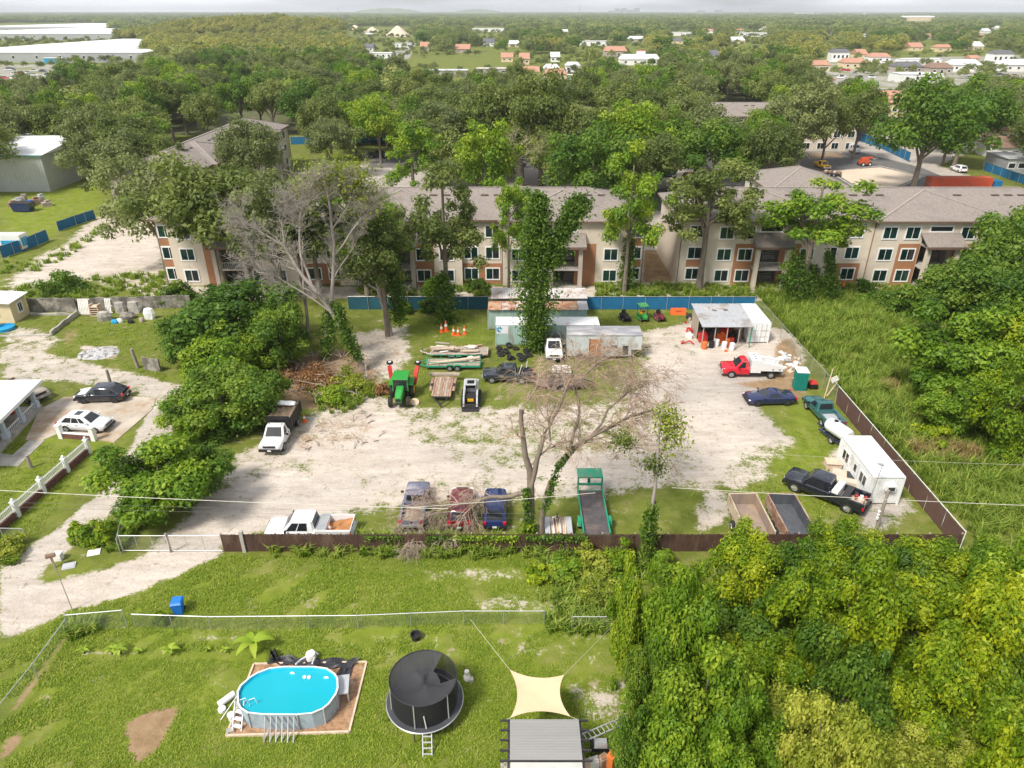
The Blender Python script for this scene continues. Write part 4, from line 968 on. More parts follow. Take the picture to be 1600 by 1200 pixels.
stree('slender pale-leaved tree before the middle windows of the long block', 795, 462, 17, 3.2, 'openlight', 1)
stree('open oak growing left of the dark stairwell of the long block', 606, 525, 17.5, 4.2, 'open', 2)
stree('large dense oak shading the red container and car park', 1425, 300, 21, 10.5, 'oakgreen', 0)
stree('dark oak over the far right blue fence', 1490, 262, 19, 9, 'oakgreen', 1)
stree('grey-green oak with leaning trunks beside the car park', 1245, 268, 20, 8.5, 'oakgrey', 2)
stree('tall oak left of the car park behind the right block', 1190, 290, 15, 5.5, 'oaklight', 1)
stree('tall dark pine-like oak in the centre behind the long block', 845, 290, 22, 7.5, 'oak', 1)
stree('tall dark oak standing left of the central brown tree', 770, 285, 21, 8.0, 'oak', 2)
stree('big bright oak behind the right end of the long block', 985, 300, 17.5, 8.0, 'oaklight', 0)
stree('grey-green oak behind the gap with the green lift', 1085, 285, 17, 8.5, 'oakgrey', 0)
stree('olive oak in the middle distance left of the bright oak', 905, 295, 16.5, 6.5, 'oak', 3)
stree('oak behind the roof left of the tall central oaks', 690, 290, 17, 8.2, 'oakgrey', 1)
t = stree('rust-brown dying tree among the central oaks', 842, 292, 17, 2.6, 'open', 0); t.children[0].data = t.children[0].data.copy(); t.children[0].data.materials[0] = M['leaf_brown']
stree('broad yellow-green tree behind the bare grey trees, left of the leaning trunk', 575, 468, 16.5, 5.6, 'openlight', 2)
stree('grey-green oak hiding the roof of the long block near its left stairwell', 445, 474, 17.0, 6.0, 'oakgrey', 2)
stree('dark open oak behind the bare trees before the left stairwell', 500, 466, 16.0, 5.5, 'open', 1)
stree('grey-green oak at the near end of the end-on block', 205, 345, 15.0, 7.5, 'oakgrey', 0)
stree('olive oak covering the left end of the end-on block roof', 250, 330, 14.5, 6.0, 'oak', 3)
# --- woods behind: individuals
def seg_in(x, y, poly):
    ins = False
    for i in range(len(poly)):
        a = poly[i]; b = poly[(i+1) % len(poly)]
        if (a[1] > y) != (b[1] > y) and x < (b[0]-a[0])*(y-a[1])/(b[1]-a[1])+a[0]: ins = not ins
    return ins
KEEP = [[(255,205),(470,190),(470,300),(255,310)], [(560,226),(650,226),(650,262),(560,262)], [(1255,220),(1450,220),(1560,262),(1560,305),(1255,300)], [(0,235),(100,235),(165,285),(165,350),(0,400)], [(1120,160),(1185,160),(1185,205),(1120,205)], [(820,190),(850,190),(850,245),(820,245)], [(640,85),(830,85),(830,110),(640,105)], [(0,66),(120,85),(110,112),(0,128)], [(830,88),(910,88),(910,126),(830,126)], [(1290,84),(1600,84),(1600,110),(1420,135),(1290,120)], [(1380,155),(1420,155),(1420,180),(1380,180)], [(1535,210),(1600,180),(1600,290),(1535,260)], [(940,70),(1000,70),(1000,96),(940,96)], [(350,135),(385,135),(385,152),(350,152)]]
WOOD = [(-60,145),(60,135),(140,110),(330,95),(620,96),(700,112),(830,112),(900,130),(930,105),(1010,100),(1200,95),(1300,125),(1430,140),(1530,120),(1660,110),(1660,235),(1560,250),(1500,230),(1400,205),(1300,235),(1150,250),(900,262),(560,262),(470,250),(300,215),(150,255),(110,260),(60,235),(-60,235)]
# far houses: pixel of the base middle, width in pixels, height, depth, wall, roof, kind, label, name, windows
HS = [(60,98,330,7,300,'metal_grey','white_roof','flat','huge pale warehouse with loading doors at the upper left','warehouse',9),(30,63,300,8,420,'metal_grey','white_roof','flat','long white-roofed warehouse behind the first at upper left','warehouse',6),(40,50,230,8,500,'metal_grey','white_roof','flat','farthest white warehouse strip at the upper left','warehouse',4),
 (862,118,24,4,10,'white_trim','white_roof','gable','small white house at the right end of the far field','house',3),(895,113,22,4,9,'white_trim','pale_roof','gable','white trailer home beside the far field','house',3),(868,128,34,4,12,'stucco_yellow','house_tile','gable','tile-roofed house just above the central wood','house',3),(830,124,24,4,12,'stucco_yellow','house_tile','gable','orange-roofed house at the near corner of the far field','house',2),(962,90,34,5,16,'taupe','house_tile','gable','long tan house with pale tile roof in the centre distance','house',4),(1001,100,12,9,6,'white_trim','red_plain','flat','red and white sign tower in the distance','tower',1),(930,72,50,5,16,'white_trim','white_roof','flat','white flat building left of the far tan house','building',4),(1000,102,60,4,14,'white_trim','white_roof','gable','low white roofs below the red sign tower','building',4),
 (1312,97,26,7,10,'white_trim','house_grey','gable','two-storey white house at the upper right','house',4),(1282,112,28,4,12,'stucco_yellow','house_tile','gable','tan house left of the two-storey white one','house',3),(1335,108,34,4,12,'stucco_yellow','house_tile','gable','long tan house right of the two-storey white one','house',3),(1375,98,30,4,12,'white_trim','house_tile','gable','orange-roofed white house among the upper right homes','house',3),(1420,115,40,4,12,'taupe','house_grey','gable','dark-roofed house in the upper right row','house',4),(1470,117,34,4,12,'taupe','house_brown','gable','brown-roofed house in the upper right row','house',3),(1440,130,64,4.5,16,'white_metal','white_roof','flat','white shed-like building below the dark-roofed house','building',4),(1510,112,44,4,14,'white_trim','pale_roof','gable','pale-roofed house at the right of the upper row','house',4),(1565,100,32,7,10,'white_trim','house_grey','gable','tall white house at the far right','house',4),(1440,102,60,4,12,'white_trim','white_roof','flat','row of white trailers behind the upper right homes','building',5),(1590,112,40,4,14,'white_trim','pale_roof','gable','pale house at the upper right edge','house',3),(1395,183,40,5,16,'stucco_yellow','house_tile','gable','tan-roofed building between the oaks at the right','building',3),
 (1578,222,36,3.2,9,'stucco_yellow','house_brown','gable','brown-roofed low house at the right edge','house',3),(1582,250,50,3.2,10,'white_trim','house_brown','gable','long brown-roofed house at the right edge above the blue fence','house',3),(1592,272,46,3.6,9,'metal_grey','tin_grey','flat','grey metal shed at the right edge by the blue fence','shed',3),(595,92,34,4.5,12,'white_metal','white_roof','flat','white trailer offices by the sand yard','building',4),(630,75,26,4.5,12,'white_metal','pale_roof','flat','grey roofed shed by the sand piles','building',3),(700,120,60,3.5,12,'concrete','pale_roof','flat','low pale building at the near edge of the far field','building',3),(770,117,50,3.5,12,'concrete','tin_white','flat','low pale sheds right of the low pale building','building',3),(1435,33,50,14,30,'stucco_yellow','white_roof','gable','large pale church-like building near the horizon','building',3),(1180,57,40,5,20,'white_trim','white_roof','flat','white roofs deep in the right canopy','building',3),(1065,56,40,5,20,'white_trim','white_roof','flat','white roofs deep in the central canopy','building',3),(368,150,30,3.5,10,'concrete','pale_roof','flat','pale roof glimpsed through the left wood','building',2),(480,40,60,6,30,'white_trim','white_roof','flat','thin white warehouse strip left of the sand piles','building',3),(760,50,60,6,30,'white_trim','white_roof','flat','thin white strip of sheds beyond the far field','building',3)]
def hole(x, y, wp_, h, dep):
    b = G(x, y); k = SCL(b); top = PX((b.x, b.y+dep*.6, h+1.5))[1]; return [(x-wp_*.5, top-1), (x+wp_*.5, top-1), (x+wp_*.5, y+1.0), (x-wp_*.5, y+1.0)]
FAR_H = []; rh = random.Random(15)
while len(FAR_H) < 30:
    x, y = rh.uniform(560, 1600), 46+56*rh.random()**1.2
    if all(abs(x-q[0]) > 16+q[2]*.5 or abs(y-q[1]) > 5 for q in HS) and all(abs(x-q[0]) > 22 or abs(y-q[1]) > 5 for q in FAR_H): FAR_H.append((x, y, rh.uniform(10, 26)*(.55 if y < 65 else 1), rh.uniform(3.0, 4.0), rh.uniform(9, 20), rh.choice(('white_trim', 'stucco_yellow', 'taupe')), rh.choice(('white_roof', 'pale_roof', 'house_grey', 'house_tile', 'white_roof')), 'gable'))
HOLES = [hole(q[0], q[1], q[2]*1.1, q[3], q[4]) for q in FAR_H] + [hole(q[0], q[1], q[2]*(.96 if q[1] > 60 else .9), q[3], q[4]) for q in HS]
KEEP += [h for h, q in zip(HOLES, FAR_H+HS) if q[1] > 80]
placed = []; rr = random.Random(11); WLAB = {'oak': 'dark olive oak in the wood ', 'oakgrey': 'grey-green oak in the wood ', 'oakgreen': 'deep green broad oak in the wood ', 'oaklight': 'light green oak in the wood '}
tries = 0
while tries < 9000 and len(placed) < 270:
    tries += 1; px = rr.uniform(-60, 1660); py = 90+170*rr.random()**1.15
    if not seg_in(px, py, WOOD): continue
    Rw = rr.uniform(5.6, 8.6)*(1 if py > 125 else 1.0); z = rr.uniform(8.0, 11.0); b = G(px, py, z); rp_ = Rw*SCL(b)
    if any(seg_in(px+dx*rp_*.8, py+dy*rp_*.75, K) for K in KEEP for dx, dy in ((0,0),(1,0),(-1,0),(0,1),(0,-1),(.7,.7),(-.7,.7))): continue
    if any((b.x-q[0])**2+(b.y-q[1])**2 < (.72*(Rw+q[2]))**2 for q in placed): continue
    if 195 < b.y < 224 and (-12 < b.x < 30 or 48 < b.x < 102): continue
    if -75 < b.x < -53 and 125 < b.y < 192: continue
    placed.append((b.x, b.y, Rw)); k_ = rr.choices(('oak', 'oakgrey', 'oakgreen', 'oaklight'), (5, 3, 2, 1.6))[0]
    zn = ('left of the end-on block' if px < 330 else 'behind the end-on block' if px < 620 else 'in the centre behind the long block' if px < 1000 else 'left of the far car park' if px < 1270 else 'right of the far car park')+(', far back' if py < 130 else '')
    tree('oak_tree', WLAB[k_]+zn, (b.x, b.y, 0), k_, Rw/7.0, k_+' trees '+zn, None, z/9.4)
# ------------------------------------------------------------------ instancing of what nobody could count
SRC = bpy.data.collections.new('sources')
def scatter(name, pts, scl, rots, sources, label, cat):
    pts = np.asarray(pts, float); me = bpy.data.meshes.new(name); me.vertices.add(len(pts)); me.vertices.foreach_set('co', pts.astype(np.float32).ravel())
    for nm, a in (('scl', scl), ('rot', rots)):
        at = me.attributes.new(nm, 'FLOAT', 'POINT'); at.data.foreach_set('value', np.asarray(a, np.float32))
    o = bpy.data.objects.new(name, me); COL.objects.link(o)
    coll = bpy.data.collections.new(name+'_source')
    for i, s in enumerate(sources): coll.objects.link(bpy.data.objects.new('%s_piece_%d' % (name, i), s))
    g = bpy.data.node_groups.new(name, 'GeometryNodeTree'); g.interface.new_socket('Geometry', in_out='INPUT', socket_type='NodeSocketGeometry'); g.interface.new_socket('Geometry', in_out='OUTPUT', socket_type='NodeSocketGeometry')
    gi = g.nodes.new('NodeGroupInput'); go = g.nodes.new('NodeGroupOutput'); iop = g.nodes.new('GeometryNodeInstanceOnPoints'); ci = g.nodes.new('GeometryNodeCollectionInfo')
    ci.inputs['Collection'].default_value = coll; ci.inputs['Separate Children'].default_value = True; ci.inputs['Reset Children'].default_value = True
    iop.inputs['Pick Instance'].default_value = True
    a1 = g.nodes.new('GeometryNodeInputNamedAttribute'); a1.data_type = 'FLOAT'; a1.inputs['Name'].default_value = 'scl'
    a2 = g.nodes.new('GeometryNodeInputNamedAttribute'); a2.data_type = 'FLOAT'; a2.inputs['Name'].default_value = 'rot'
    cb_ = g.nodes.new('ShaderNodeCombineXYZ'); ri = g.nodes.new('FunctionNodeRandomValue'); ri.data_type = 'INT'; ri.inputs['Min'].default_value = 0
    for s_ in ri.inputs:
        if s_.name == 'Max' and s_.type == 'INT': s_.default_value = len(sources)-1
        if s_.name == 'Min' and s_.type == 'INT': s_.default_value = 0
    L = g.links.new; L(gi.outputs[0], iop.inputs['Points']); L(ci.outputs[0], iop.inputs['Instance']); L(a1.outputs['Attribute'], iop.inputs['Scale'])
    L(a2.outputs['Attribute'], cb_.inputs['Z']); L(cb_.outputs[0], iop.inputs['Rotation'])
    L([s_ for s_ in ri.outputs if s_.type == 'INT'][0], iop.inputs['Instance Index']); L(iop.outputs[0], go.inputs[0])
    md = o.modifiers.new('scatter', 'NODES'); md.node_group = g
    return stuff(o, label, cat)
def blades(name, m, seed, n, h, wd, spread, bend=.4, upright=.2):
    r = np.random.RandomState(seed); V = []; F = []; T = []
    for i in range(n):
        a = r.uniform(0, 6.28); b = r.uniform(0, 6.28); rad = spread*math.sqrt(r.uniform()); p = np.array([rad*math.cos(a), rad*math.sin(a), 0]); d = np.array([math.cos(b), math.sin(b), 0]); s = np.array([-d[1], d[0], 0])*wd*.5*r.uniform(.6, 1.3); hh = h*r.uniform(.55, 1.1)
        m1 = p+d*bend*hh*upright+np.array([0, 0, hh*.62]); m2 = p+d*bend*hh+np.array([0, 0, hh*r.uniform(.72, 1.0)]); o = len(V)
        V += [p-s, p+s, m1+s*.8, m1-s*.8, m2]; F += [(o, o+1, o+2, o+3), (o+3, o+2, o+4)]; t_ = r.uniform(0, 1); T += [t_, min(1, t_+.15)]
    me = bpy.data.meshes.new(name); me.from_pydata([tuple(v) for v in V], [], F); at = me.attributes.new('tint', 'FLOAT', 'FACE'); at.data.foreach_set('value', np.asarray(T, np.float32)); me.materials.append(M[m]); return me
def in_poly(P, poly): return sdist(P, poly) > 0
# far canopy
def wedge(n, d0, d1, seed, half=.80):
    r = np.random.RandomState(seed); d = np.sqrt(r.uniform(d0*d0, d1*d1, n)); return np.stack([d*r.uniform(-half, half, n), d], 1)
CLEAR = HOLES+KEEP+[[(640,90),(830,90),(830,110),(640,106)], [(0,100),(110,100),(110,126),(0,128)], [(540,42),(648,42),(648,58),(540,58)], [(612,62),(650,62),(652,92),(618,90)], [(1300,95),(1400,98),(1400,112),(1300,112)], [(835,110),(905,108),(905,122),(835,124)], [(1180,70),(1188,70),(1188,74),(1180,74)]]
def far(n, d0, d1, seed, sc=1.0):
    P = wedge(n, d0, d1, seed); k = np.ones(len(P), bool)
    for z in (2., 7., 11.5*sc**.5):
        f = P[:, 1]*cP-(z-CH)*sP; up = P[:, 1]*sP+(z-CH)*cP; Q = np.stack([800+FPX*P[:, 0]/f, 600-FPX*up/f], 1); rad = 4.5*sc*FPX/f
        for o in CLEAR:
            q = np.asarray(o); bx = (Q[:, 0] > q[:,0].min()-rad) & (Q[:, 0] < q[:,0].max()+rad) & (Q[:, 1] > q[:,1].min()-rad*.4) & (Q[:, 1] < q[:,1].max()+rad*.4); k &= ~bx
    k &= ~((P[:, 1] < 236) & (P[:, 0] > -25) & (P[:, 0] < 108)) & ~((P[:, 1] < 330) & (P[:, 1] > 215) & (np.abs(P[:, 0]) > 175))
    return P[k]
HC = G(395, 60); HC = (HC.x, HC.y+60)
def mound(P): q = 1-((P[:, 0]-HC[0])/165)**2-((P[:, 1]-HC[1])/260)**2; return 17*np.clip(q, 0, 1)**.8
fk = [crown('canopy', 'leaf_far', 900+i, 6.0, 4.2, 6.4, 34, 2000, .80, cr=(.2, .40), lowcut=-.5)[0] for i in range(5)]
fy = [crown('canopy', 'leaf_far_sun_tint', 950+i, 6.0, 4.2, 6.4, 34, 2000, .80, cr=(.2, .40), lowcut=-.5)[0] for i in range(3)]
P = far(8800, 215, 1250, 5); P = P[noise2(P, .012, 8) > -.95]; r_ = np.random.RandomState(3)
yel = (mound(P) > 1)*.9+noise2(P, .006, 4)+((P[:, 0] < -120) & (P[:, 1] > 560))*.5+r_.uniform(-.5,.5,len(P)) > .55  # which far trees get the painted sunlit tint
def put(nm, P, src, lab, sc): scatter(nm, np.column_stack([P, mound(P)]), r_.uniform(.7, 1.3, len(P))*sc, r_.uniform(0, 6.28, len(P)), src, lab, 'woodland')
grn = r_.uniform(0,1,len(P)) < .22
fg = [crown('canopy', 'leaf_green', 980+i, 6.0, 4.6, 6.4, 34, 2000, .80, cr=(.2, .40), lowcut=-.5)[0] for i in range(2)]
put('green_woodland', P[~yel & grn], fg, 'deeper green trees scattered through the far canopy', 1.0)
put('woodland', P[~yel & ~grn], fk, 'olive tree canopy stretching from the wood toward the horizon', 1.0)
put('sun_tinted_woodland', P[yel], fy, 'far tree canopy patches tinted yellow-green to look sunlit', 1.0)
P = far(13000, 1250, 3200, 6, 1.2); P = P[noise2(P, .006, 9) > -1.0]; ff = [crown('canopy', 'leaf_far', 1000+i, 6.0, 2.0, 2.9, 40, 2000, .62, cr=(.16, .34), lowcut=-.4, flat=.5)[0] for i in range(3)]; fh = [crown('canopy', 'leaf_far', 1010+i, 6.0, .9, 1.5, 50, 2000, .5, cr=(.12, .28), lowcut=-.3, flat=.25)[0] for i in range(2)]
put('distant_woodland', P, ff, 'hazy distant tree canopy below the horizon', 2.3)
P = far(11000, 3200, 9000, 7, 1.5); put('horizon_woodland', P, fh, 'blue-grey tree line along the horizon', 5.0)
hv = []; nh = 18
for i in range(nh+1):
    for j in range(nh+1): hv.append((HC[0]-170+340*i/nh, HC[1]-265+530*j/nh))
hz_ = mound(np.array(hv)); me = bpy.data.meshes.new('hill'); me.from_pydata([(x, y, z-.3) for (x, y), z in zip(hv, hz_)], [], [(i*(nh+1)+j, (i+1)*(nh+1)+j, (i+1)*(nh+1)+j+1, i*(nh+1)+j+1) for i in range(nh) for j in range(nh)])
mat('hill_grass', (.15,.17,.04), .95, var=.25, scale=.05); struct(obj('hill', me, 'hill_grass'), 'low wooded hill under the yellow-green tinted canopy')
P = wedge(5200, 330, 1500, 44); P = P[(noise2(P, .03, 31) > -.25)]; put('far_shrubs', P, fk, 'small trees and shrubs dotted over the far fields and lots', .42)
# tall grass field on the right
FIELD = [(34.5, 39), (80, 36), (85, 60), (70, 88), (56, 93), (34, 92)]
n = 9000; r_ = np.random.RandomState(21); P = np.stack([r_.uniform(33.5, 80, n), r_.uniform(36, 92, n)], 1); P = P[in_poly(P, FIELD)]
dry = (noise2(P, .35, 5)*1.2 + (np.hypot(P[:, 0]-36.5, P[:, 1]-67) < 5)*1.3 - 1.25) > 0
sc = r_.uniform(.65, 1.25, len(P))*(.85+.3*noise2(P, .25, 2).clip(-.8, .8))
rd = [blades('tuft', 'reed', 40+i, 26, 1.75, .085, .42, .55) for i in range(4)]; rdd = [blades('tuft', 'reed_dry', 60+i, 26, 1.5, .06, .4, .55) for i in range(2)]
def put2(nm, P, s, src, lab, cat): scatter(nm, np.column_stack([P, np.zeros(len(P))]), s, r_.uniform(0, 6.28, len(P)), src, lab, cat)
put2('tall_grass', P[~dry], sc[~dry], rd, 'waist-high green grass filling the field right of the yard fence', 'grass'); put2('dry_grass', P[dry], sc[dry], rdd, 'straw-coloured dead grass along the right yard fence', 'grass')
# weeds: before the apartments, by the fence corner, left verge
def area(pp, n, seed, px=True):
    poly = wpoly(pp) if px else pp; q = np.asarray(poly); r = np.random.RandomState(seed); P = np.stack([r.uniform(q[:,0].min(), q[:,0].max(), n), r.uniform(q[:,1].min(), q[:,1].max(), n)], 1); return P[in_poly(P, poly)]
Wd = np.vstack([area([(560,450),(770,450),(770,464),(560,464)], 120, 1), area([(930,446),(1195,446),(1195,466),(930,466)], 420, 2), area([(1195,446),(1480,446),(1480,480),(1195,480)], 500, 3), area([(0,410),(70,405),(130,375),(165,345),(170,352),(120,395),(60,425),(0,430)], 260, 4), area([(70,440),(260,425),(250,470),(70,470)], 300, 5), area([(0,455),(120,440),(120,468),(50,470)], 160, 6), area([(110,845),(200,800),(235,770),(235,800),(190,865),(110,850)], 160, 7), area([(0,850),(30,850),(25,880),(0,890)], 60, 8), area([(840,870),(1010,862),(990,965),(870,960),(840,930)], 130, 9), area([(850,962),(985,960),(985,990),(850,992)], 40, 10), area([(110,975),(150,970),(150,990),(112,1000)], 40, 11), area([(430,840),(850,840),(850,872),(430,872)], 220, 12), area([(480,610),(560,590),(600,610),(560,640),(500,650)], 120, 13)])
wv = [blades('weed', 'reed', 80+i, 22, .85, .11, .34, .7) for i in range(3)]
put2('weeds', Wd, r_.uniform(.5, 1.25, len(Wd)), wv, 'rank green weeds along walls, fences and verges', 'weeds')
# short lawn
LAWN = [([(0,1000),(110,955),(262,905),(345,870),(980,868),(1010,1200),(0,1200)], 42000, 30), ([(1200,700),(1340,620),(1350,830),(1060,835),(1080,760),(1180,760)], 4500, 31), ([(0,690),(140,700),(60,840),(0,850)], 3500, 32), ([(0,500),(260,500),(260,600),(0,550)], 6000, 33), ([(600,470),(1080,480),(1080,560),(760,600),(600,640)], 9000, 34)]
PP = np.vstack([area(a, n, s) for a, n, s in LAWN]); s_, b_, g_, l_ = masks(PP); nn = noise2(PP, 1.1, 77)*.5+noise2(PP, 3., 78)*.3
k = (s_+nn*.35 < .33) & (b_ < .3) & (noise2(PP, .45, 91)+noise2(PP, 1.7, 92)*.9 < 1.0)
for h in HARDS: k &= ~in_poly(PP, h)
for pp in ([(352,1152),(548,1146),(572,1036),(398,1038)], [(605,1140),(720,1140),(715,1030),(610,1040)]): k &= ~in_poly(PP, wpoly(pp))
PP = PP[k]
lw = [blades('lawn_tuft', 'blade', 120+i, 8, .11, .04, .19, 1.2, .6) for i in range(4)]
put2('lawn_grass', PP, r_.uniform(.5, 1.25, len(PP))*(1+.35*noise2(PP, .5, 3)).clip(.5, 1.6), lw, 'short lawn grass with thin spots', 'grass')
# sparse tufts on the sand
PP = area(YARD, 2600, 50); nn = noise2(PP, .35, 12)+noise2(PP, .12, 13); PP = PP[(nn > .35) & (PP[:, 1] < 62)]
put2('sand_tufts', PP, r_.uniform(.6, 1.9, len(PP)), lw, 'scattered grass tufts dotting the sandy yard', 'grass')
# ================================================================== vehicles (local +X is forward)
RK = [(-.90,0),(-1,.18),(-1,.55),(-.97,.85),(-.84,1.0),(0,1.03),(.84,1.0),(.97,.85),(1,.55),(1,.18),(.90,0)]
def body_loft(st): return MB().loft([[(x, k[0]*hw, zb+(zt-zb)*k[1]) for k in RK] for x, zb, zt, hw in st])
WM = {}
def wheel_mesh(r, w_):
    k = (round(r, 2), round(w_, 2))
    if k not in WM:
        ty = MB().lathe([(r*.60,-w_/2),(r*.92,-w_/2),(r,-w_*.34),(r,w_*.34),(r*.92,w_/2),(r*.60,w_/2)], 20, 'Y', closed=True).mesh('wheel', 45)
        rm = MB().lathe([(r*.62,-w_*.46),(r*.60,-w_*.36),(r*.2,-w_*.42),(r*.16,-w_*.5),(.02,-w_*.5),(.02,w_*.5),(r*.16,w_*.5),(r*.2,w_*.42),(r*.60,w_*.36),(r*.62,w_*.46)], 16, 'Y')
        for i in range(5):
            a = i*1.2566
            for s_ in (-1, 1): rm.beam((math.cos(a)*r*.12, s_*w_*.46, math.sin(a)*r*.12), (math.cos(a)*r*.6, s_*w_*.43, math.sin(a)*r*.6), .07, .02)
        WM[k] = (ty, rm.mesh('rim', 30))
    return WM[k]
def wheels(t, xs, hw, r=.36, w_=.24, rim='rim'):
    ty, rm = wheel_mesh(r, w_)
    for x in xs:
        for s_ in (-1, 1):
            o = obj('wheel', ty if not ty.materials else ty, 'rubber', t, (x, s_*(hw-w_*.42), r))
            m2 = rm if not rm.materials or rm.materials[0] == M[rim] else None
            if m2 is None:
                key = (id(rm), rim)
                if key not in WM: WM[key] = rm.copy(); WM[key].materials.clear()
                m2 = WM[key]
            obj('rim', m2, rim, o)
            ar = MB()  # flat black patch: plastic arch plus the painted dark of the wheel gap
            for q in range(9):
                a0, a1 = math.pi*q/9, math.pi*(q+1)/9
                pts = [(x+math.cos(a)*rr_, s_*(hw+yy), r+math.sin(a)*rr_) for a in (a0, a1) for rr_ in (0.0, r*1.16) for yy in (.006,)]
                ar.add([pts[0], pts[1], pts[3]], [(0,1,2)])
            ar.add([(x-r*1.16, s_*(hw+.006), r), (x+r*1.16, s_*(hw+.006), r), (x+r*1.05, s_*(hw+.006), .2), (x-r*1.05, s_*(hw+.006), .2)], [(0,1,2,3)])
            ar.build('wheel_arch_painted_gap', 'black', t)
def cabin(t, xfb, xrb, xft, xrt, hb, ht, zb, zt, paint, sides, top=None, sun=False):
    """greenhouse: belt outline to roof outline, glass set proud of its faces"""
    fr = lambda xa_, xb_, h, z: [(xa_,-h*.86,z),(xa_-.10,-h,z),(xb_+.10,-h,z),(xb_,-h*.86,z),(xb_,h*.86,z),(xb_+.10,h,z),(xa_-.10,h,z),(xa_,h*.86,z)]
    e = .06
    mb = MB().loft([fr(xfb, xrb, hb, zb), fr(xft+.04, xrt-.04, ht+.015, zt-e), fr(xft-.06, xrt+.06, ht*.94, zt-.01), fr(xft-.35, xrt+.3, ht*.7, zt+.02)])
    mb.build('cabin', paint, t, 35)
    A = lambda u, v, s_: Vector((0,0,0))
    def face(c00, c10, c11, c01, u0, u1, v0, v1, name, m='glass_dark', off=.012):
        c00, c10, c11, c01 = map(Vector, (c00, c10, c11, c01)); n_ = (c10-c00).cross(c01-c00).normalized()
        P = lambda u, v: (c00*(1-u)+c10*u)*(1-v)+(c01*(1-u)+c11*u)*v
        q = [P(u0, v0)+n_*off*.2, P(u1, v0)+n_*off*.2, P(u1, v1)+n_*off*.2, P(u0, v1)+n_*off*.2]
        MB().slab(q, off).build(name, m, t)
    z1 = zt-e
    face((xfb,-hb*.86,zb),(xfb,hb*.86,zb),(xft+.04,ht*.87,z1),(xft+.04,-ht*.87,z1), .03, .97, .06, .95, 'windshield')
    face((xrb,hb*.86,zb),(xrb,-hb*.86,zb),(xrt-.04,-ht*.87,z1),(xrt-.04,ht*.87,z1), .05, .95, .1, .93, 'rear_window')
    for s_ in (-1, 1):
        c = [(xrb+.10, s_*hb, zb), (xfb-.10, s_*hb, zb), (xft-.06, s_*(ht+.015), z1), (xrt+.06, s_*(ht+.015), z1)]
        if s_ == 1: c = [c[1], c[0], c[3], c[2]]
        for u0, u1 in sides:
            if s_ == 1: u0, u1 = 1-u1, 1-u0
            face(*c, u0, u1, .08, .90, 'side_window')
    if sun: B((xft-1.05, -.36, zt+.022), (xft-.45, .36, zt+.032)).build('sunroof', 'glass_dark', t)
def trims(t, L, W, zh, zt_, zb, bump='black', hl=True, plate=True, rearz=None):
    for s_ in (-1, 1):
        if hl: MB().box((L/2-.13, s_*W*.36, zh), (.2, W*.16, .14), s_*-.35).build('headlight', 'headlight', t)
        MB().box((-L/2+.05, s_*W*.41, zt_), (.14, W*.13, .24), 0).build('tail_light', 'taillight', t)
    MB().box((L/2-.01, 0, zb), (.16, W*.9, .2)).build('front_bumper', bump, t); MB().box((-L/2+.0, 0, zb), (.16, W*.9, .2)).build('rear_bumper', bump, t)
    B((L/2-.02, -W*.26, zh-.11), (L/2+.03, W*.26, zh+.06)).build('grille', 'dark_steel', t)
    if plate: B((-L/2-.1, -.16, zb+.02), (-L/2-.085, .16, zb+.18)).build('licence_plate', 'plate', t)
def mirrors(t, x, hw, z, m):
    for s_ in (-1, 1): MB().box((x, s_*(hw+.1), z), (.12, .22, .16), 0).build('mirror', m, t)
def handles(t, xs, hw, z):
    for x in xs:
        for s_ in (-1, 1): MB().box((x, s_*(hw+.012), z), (.2, .03, .04)).build('door_handle', 'black', t)
def suv(label, pos, yaw, paint, L=4.7, W=1.9, H=1.68, hood=1.02, belt=1.06, sport=False, rim='rim', bump='black', hoodm=None, sun=False, group=None, cat='car', name='parked_car', wag=.55):
    t = thing(name, label, cat, pos, yaw, group); h = W/2; z0 = .26
    st = [(L/2,.42,.72,h*.78),(L/2-.12,.3,.86,h*.90),(L/2-.45,z0,hood-.06,h*.97),(L/2-1.15,z0,hood,h),(0,z0,belt,h),(-L/2+.6,z0,belt+.02,h),(-L/2+.12,.3,belt-.02,h*.93),(-L/2,.4,belt-.22,h*.84)]
    body_loft(st).build('body', paint, t, 40)
    if sport: cabin(t, L/2-1.35, -L/2+.55, L/2-2.25, -L/2+1.75, h*.90, h*.66, belt-.08, H, paint, [(.28,.60),(.63,.86)])
    else: cabin(t, L/2-1.22, -L/2+.12, L/2-2.0, -L/2+wag, h*.93, h*.74, belt-.05, H, paint, [(.10,.40),(.43,.68),(.71,.88)], sun=sun)
    wheels(t, (L/2-.92, -L/2+.92), h, .35 if not sport else .34, .24, rim); trims(t, L, W, hood-.24, belt-.16, .45, bump); mirrors(t, L/2-1.55, h, belt+.05, paint); handles(t, (-.25, -1.1) if not sport else (-.4,), h, belt-.2)
    if hoodm: MB().slab([(L/2-1.2,-h*.78,hood+.02),(L/2-.4,-h*.74,hood-.06),(L/2-.4,h*.74,hood-.06),(L/2-1.2,h*.78,hood+.02)], .02).build('hood', hoodm, t)
    return t
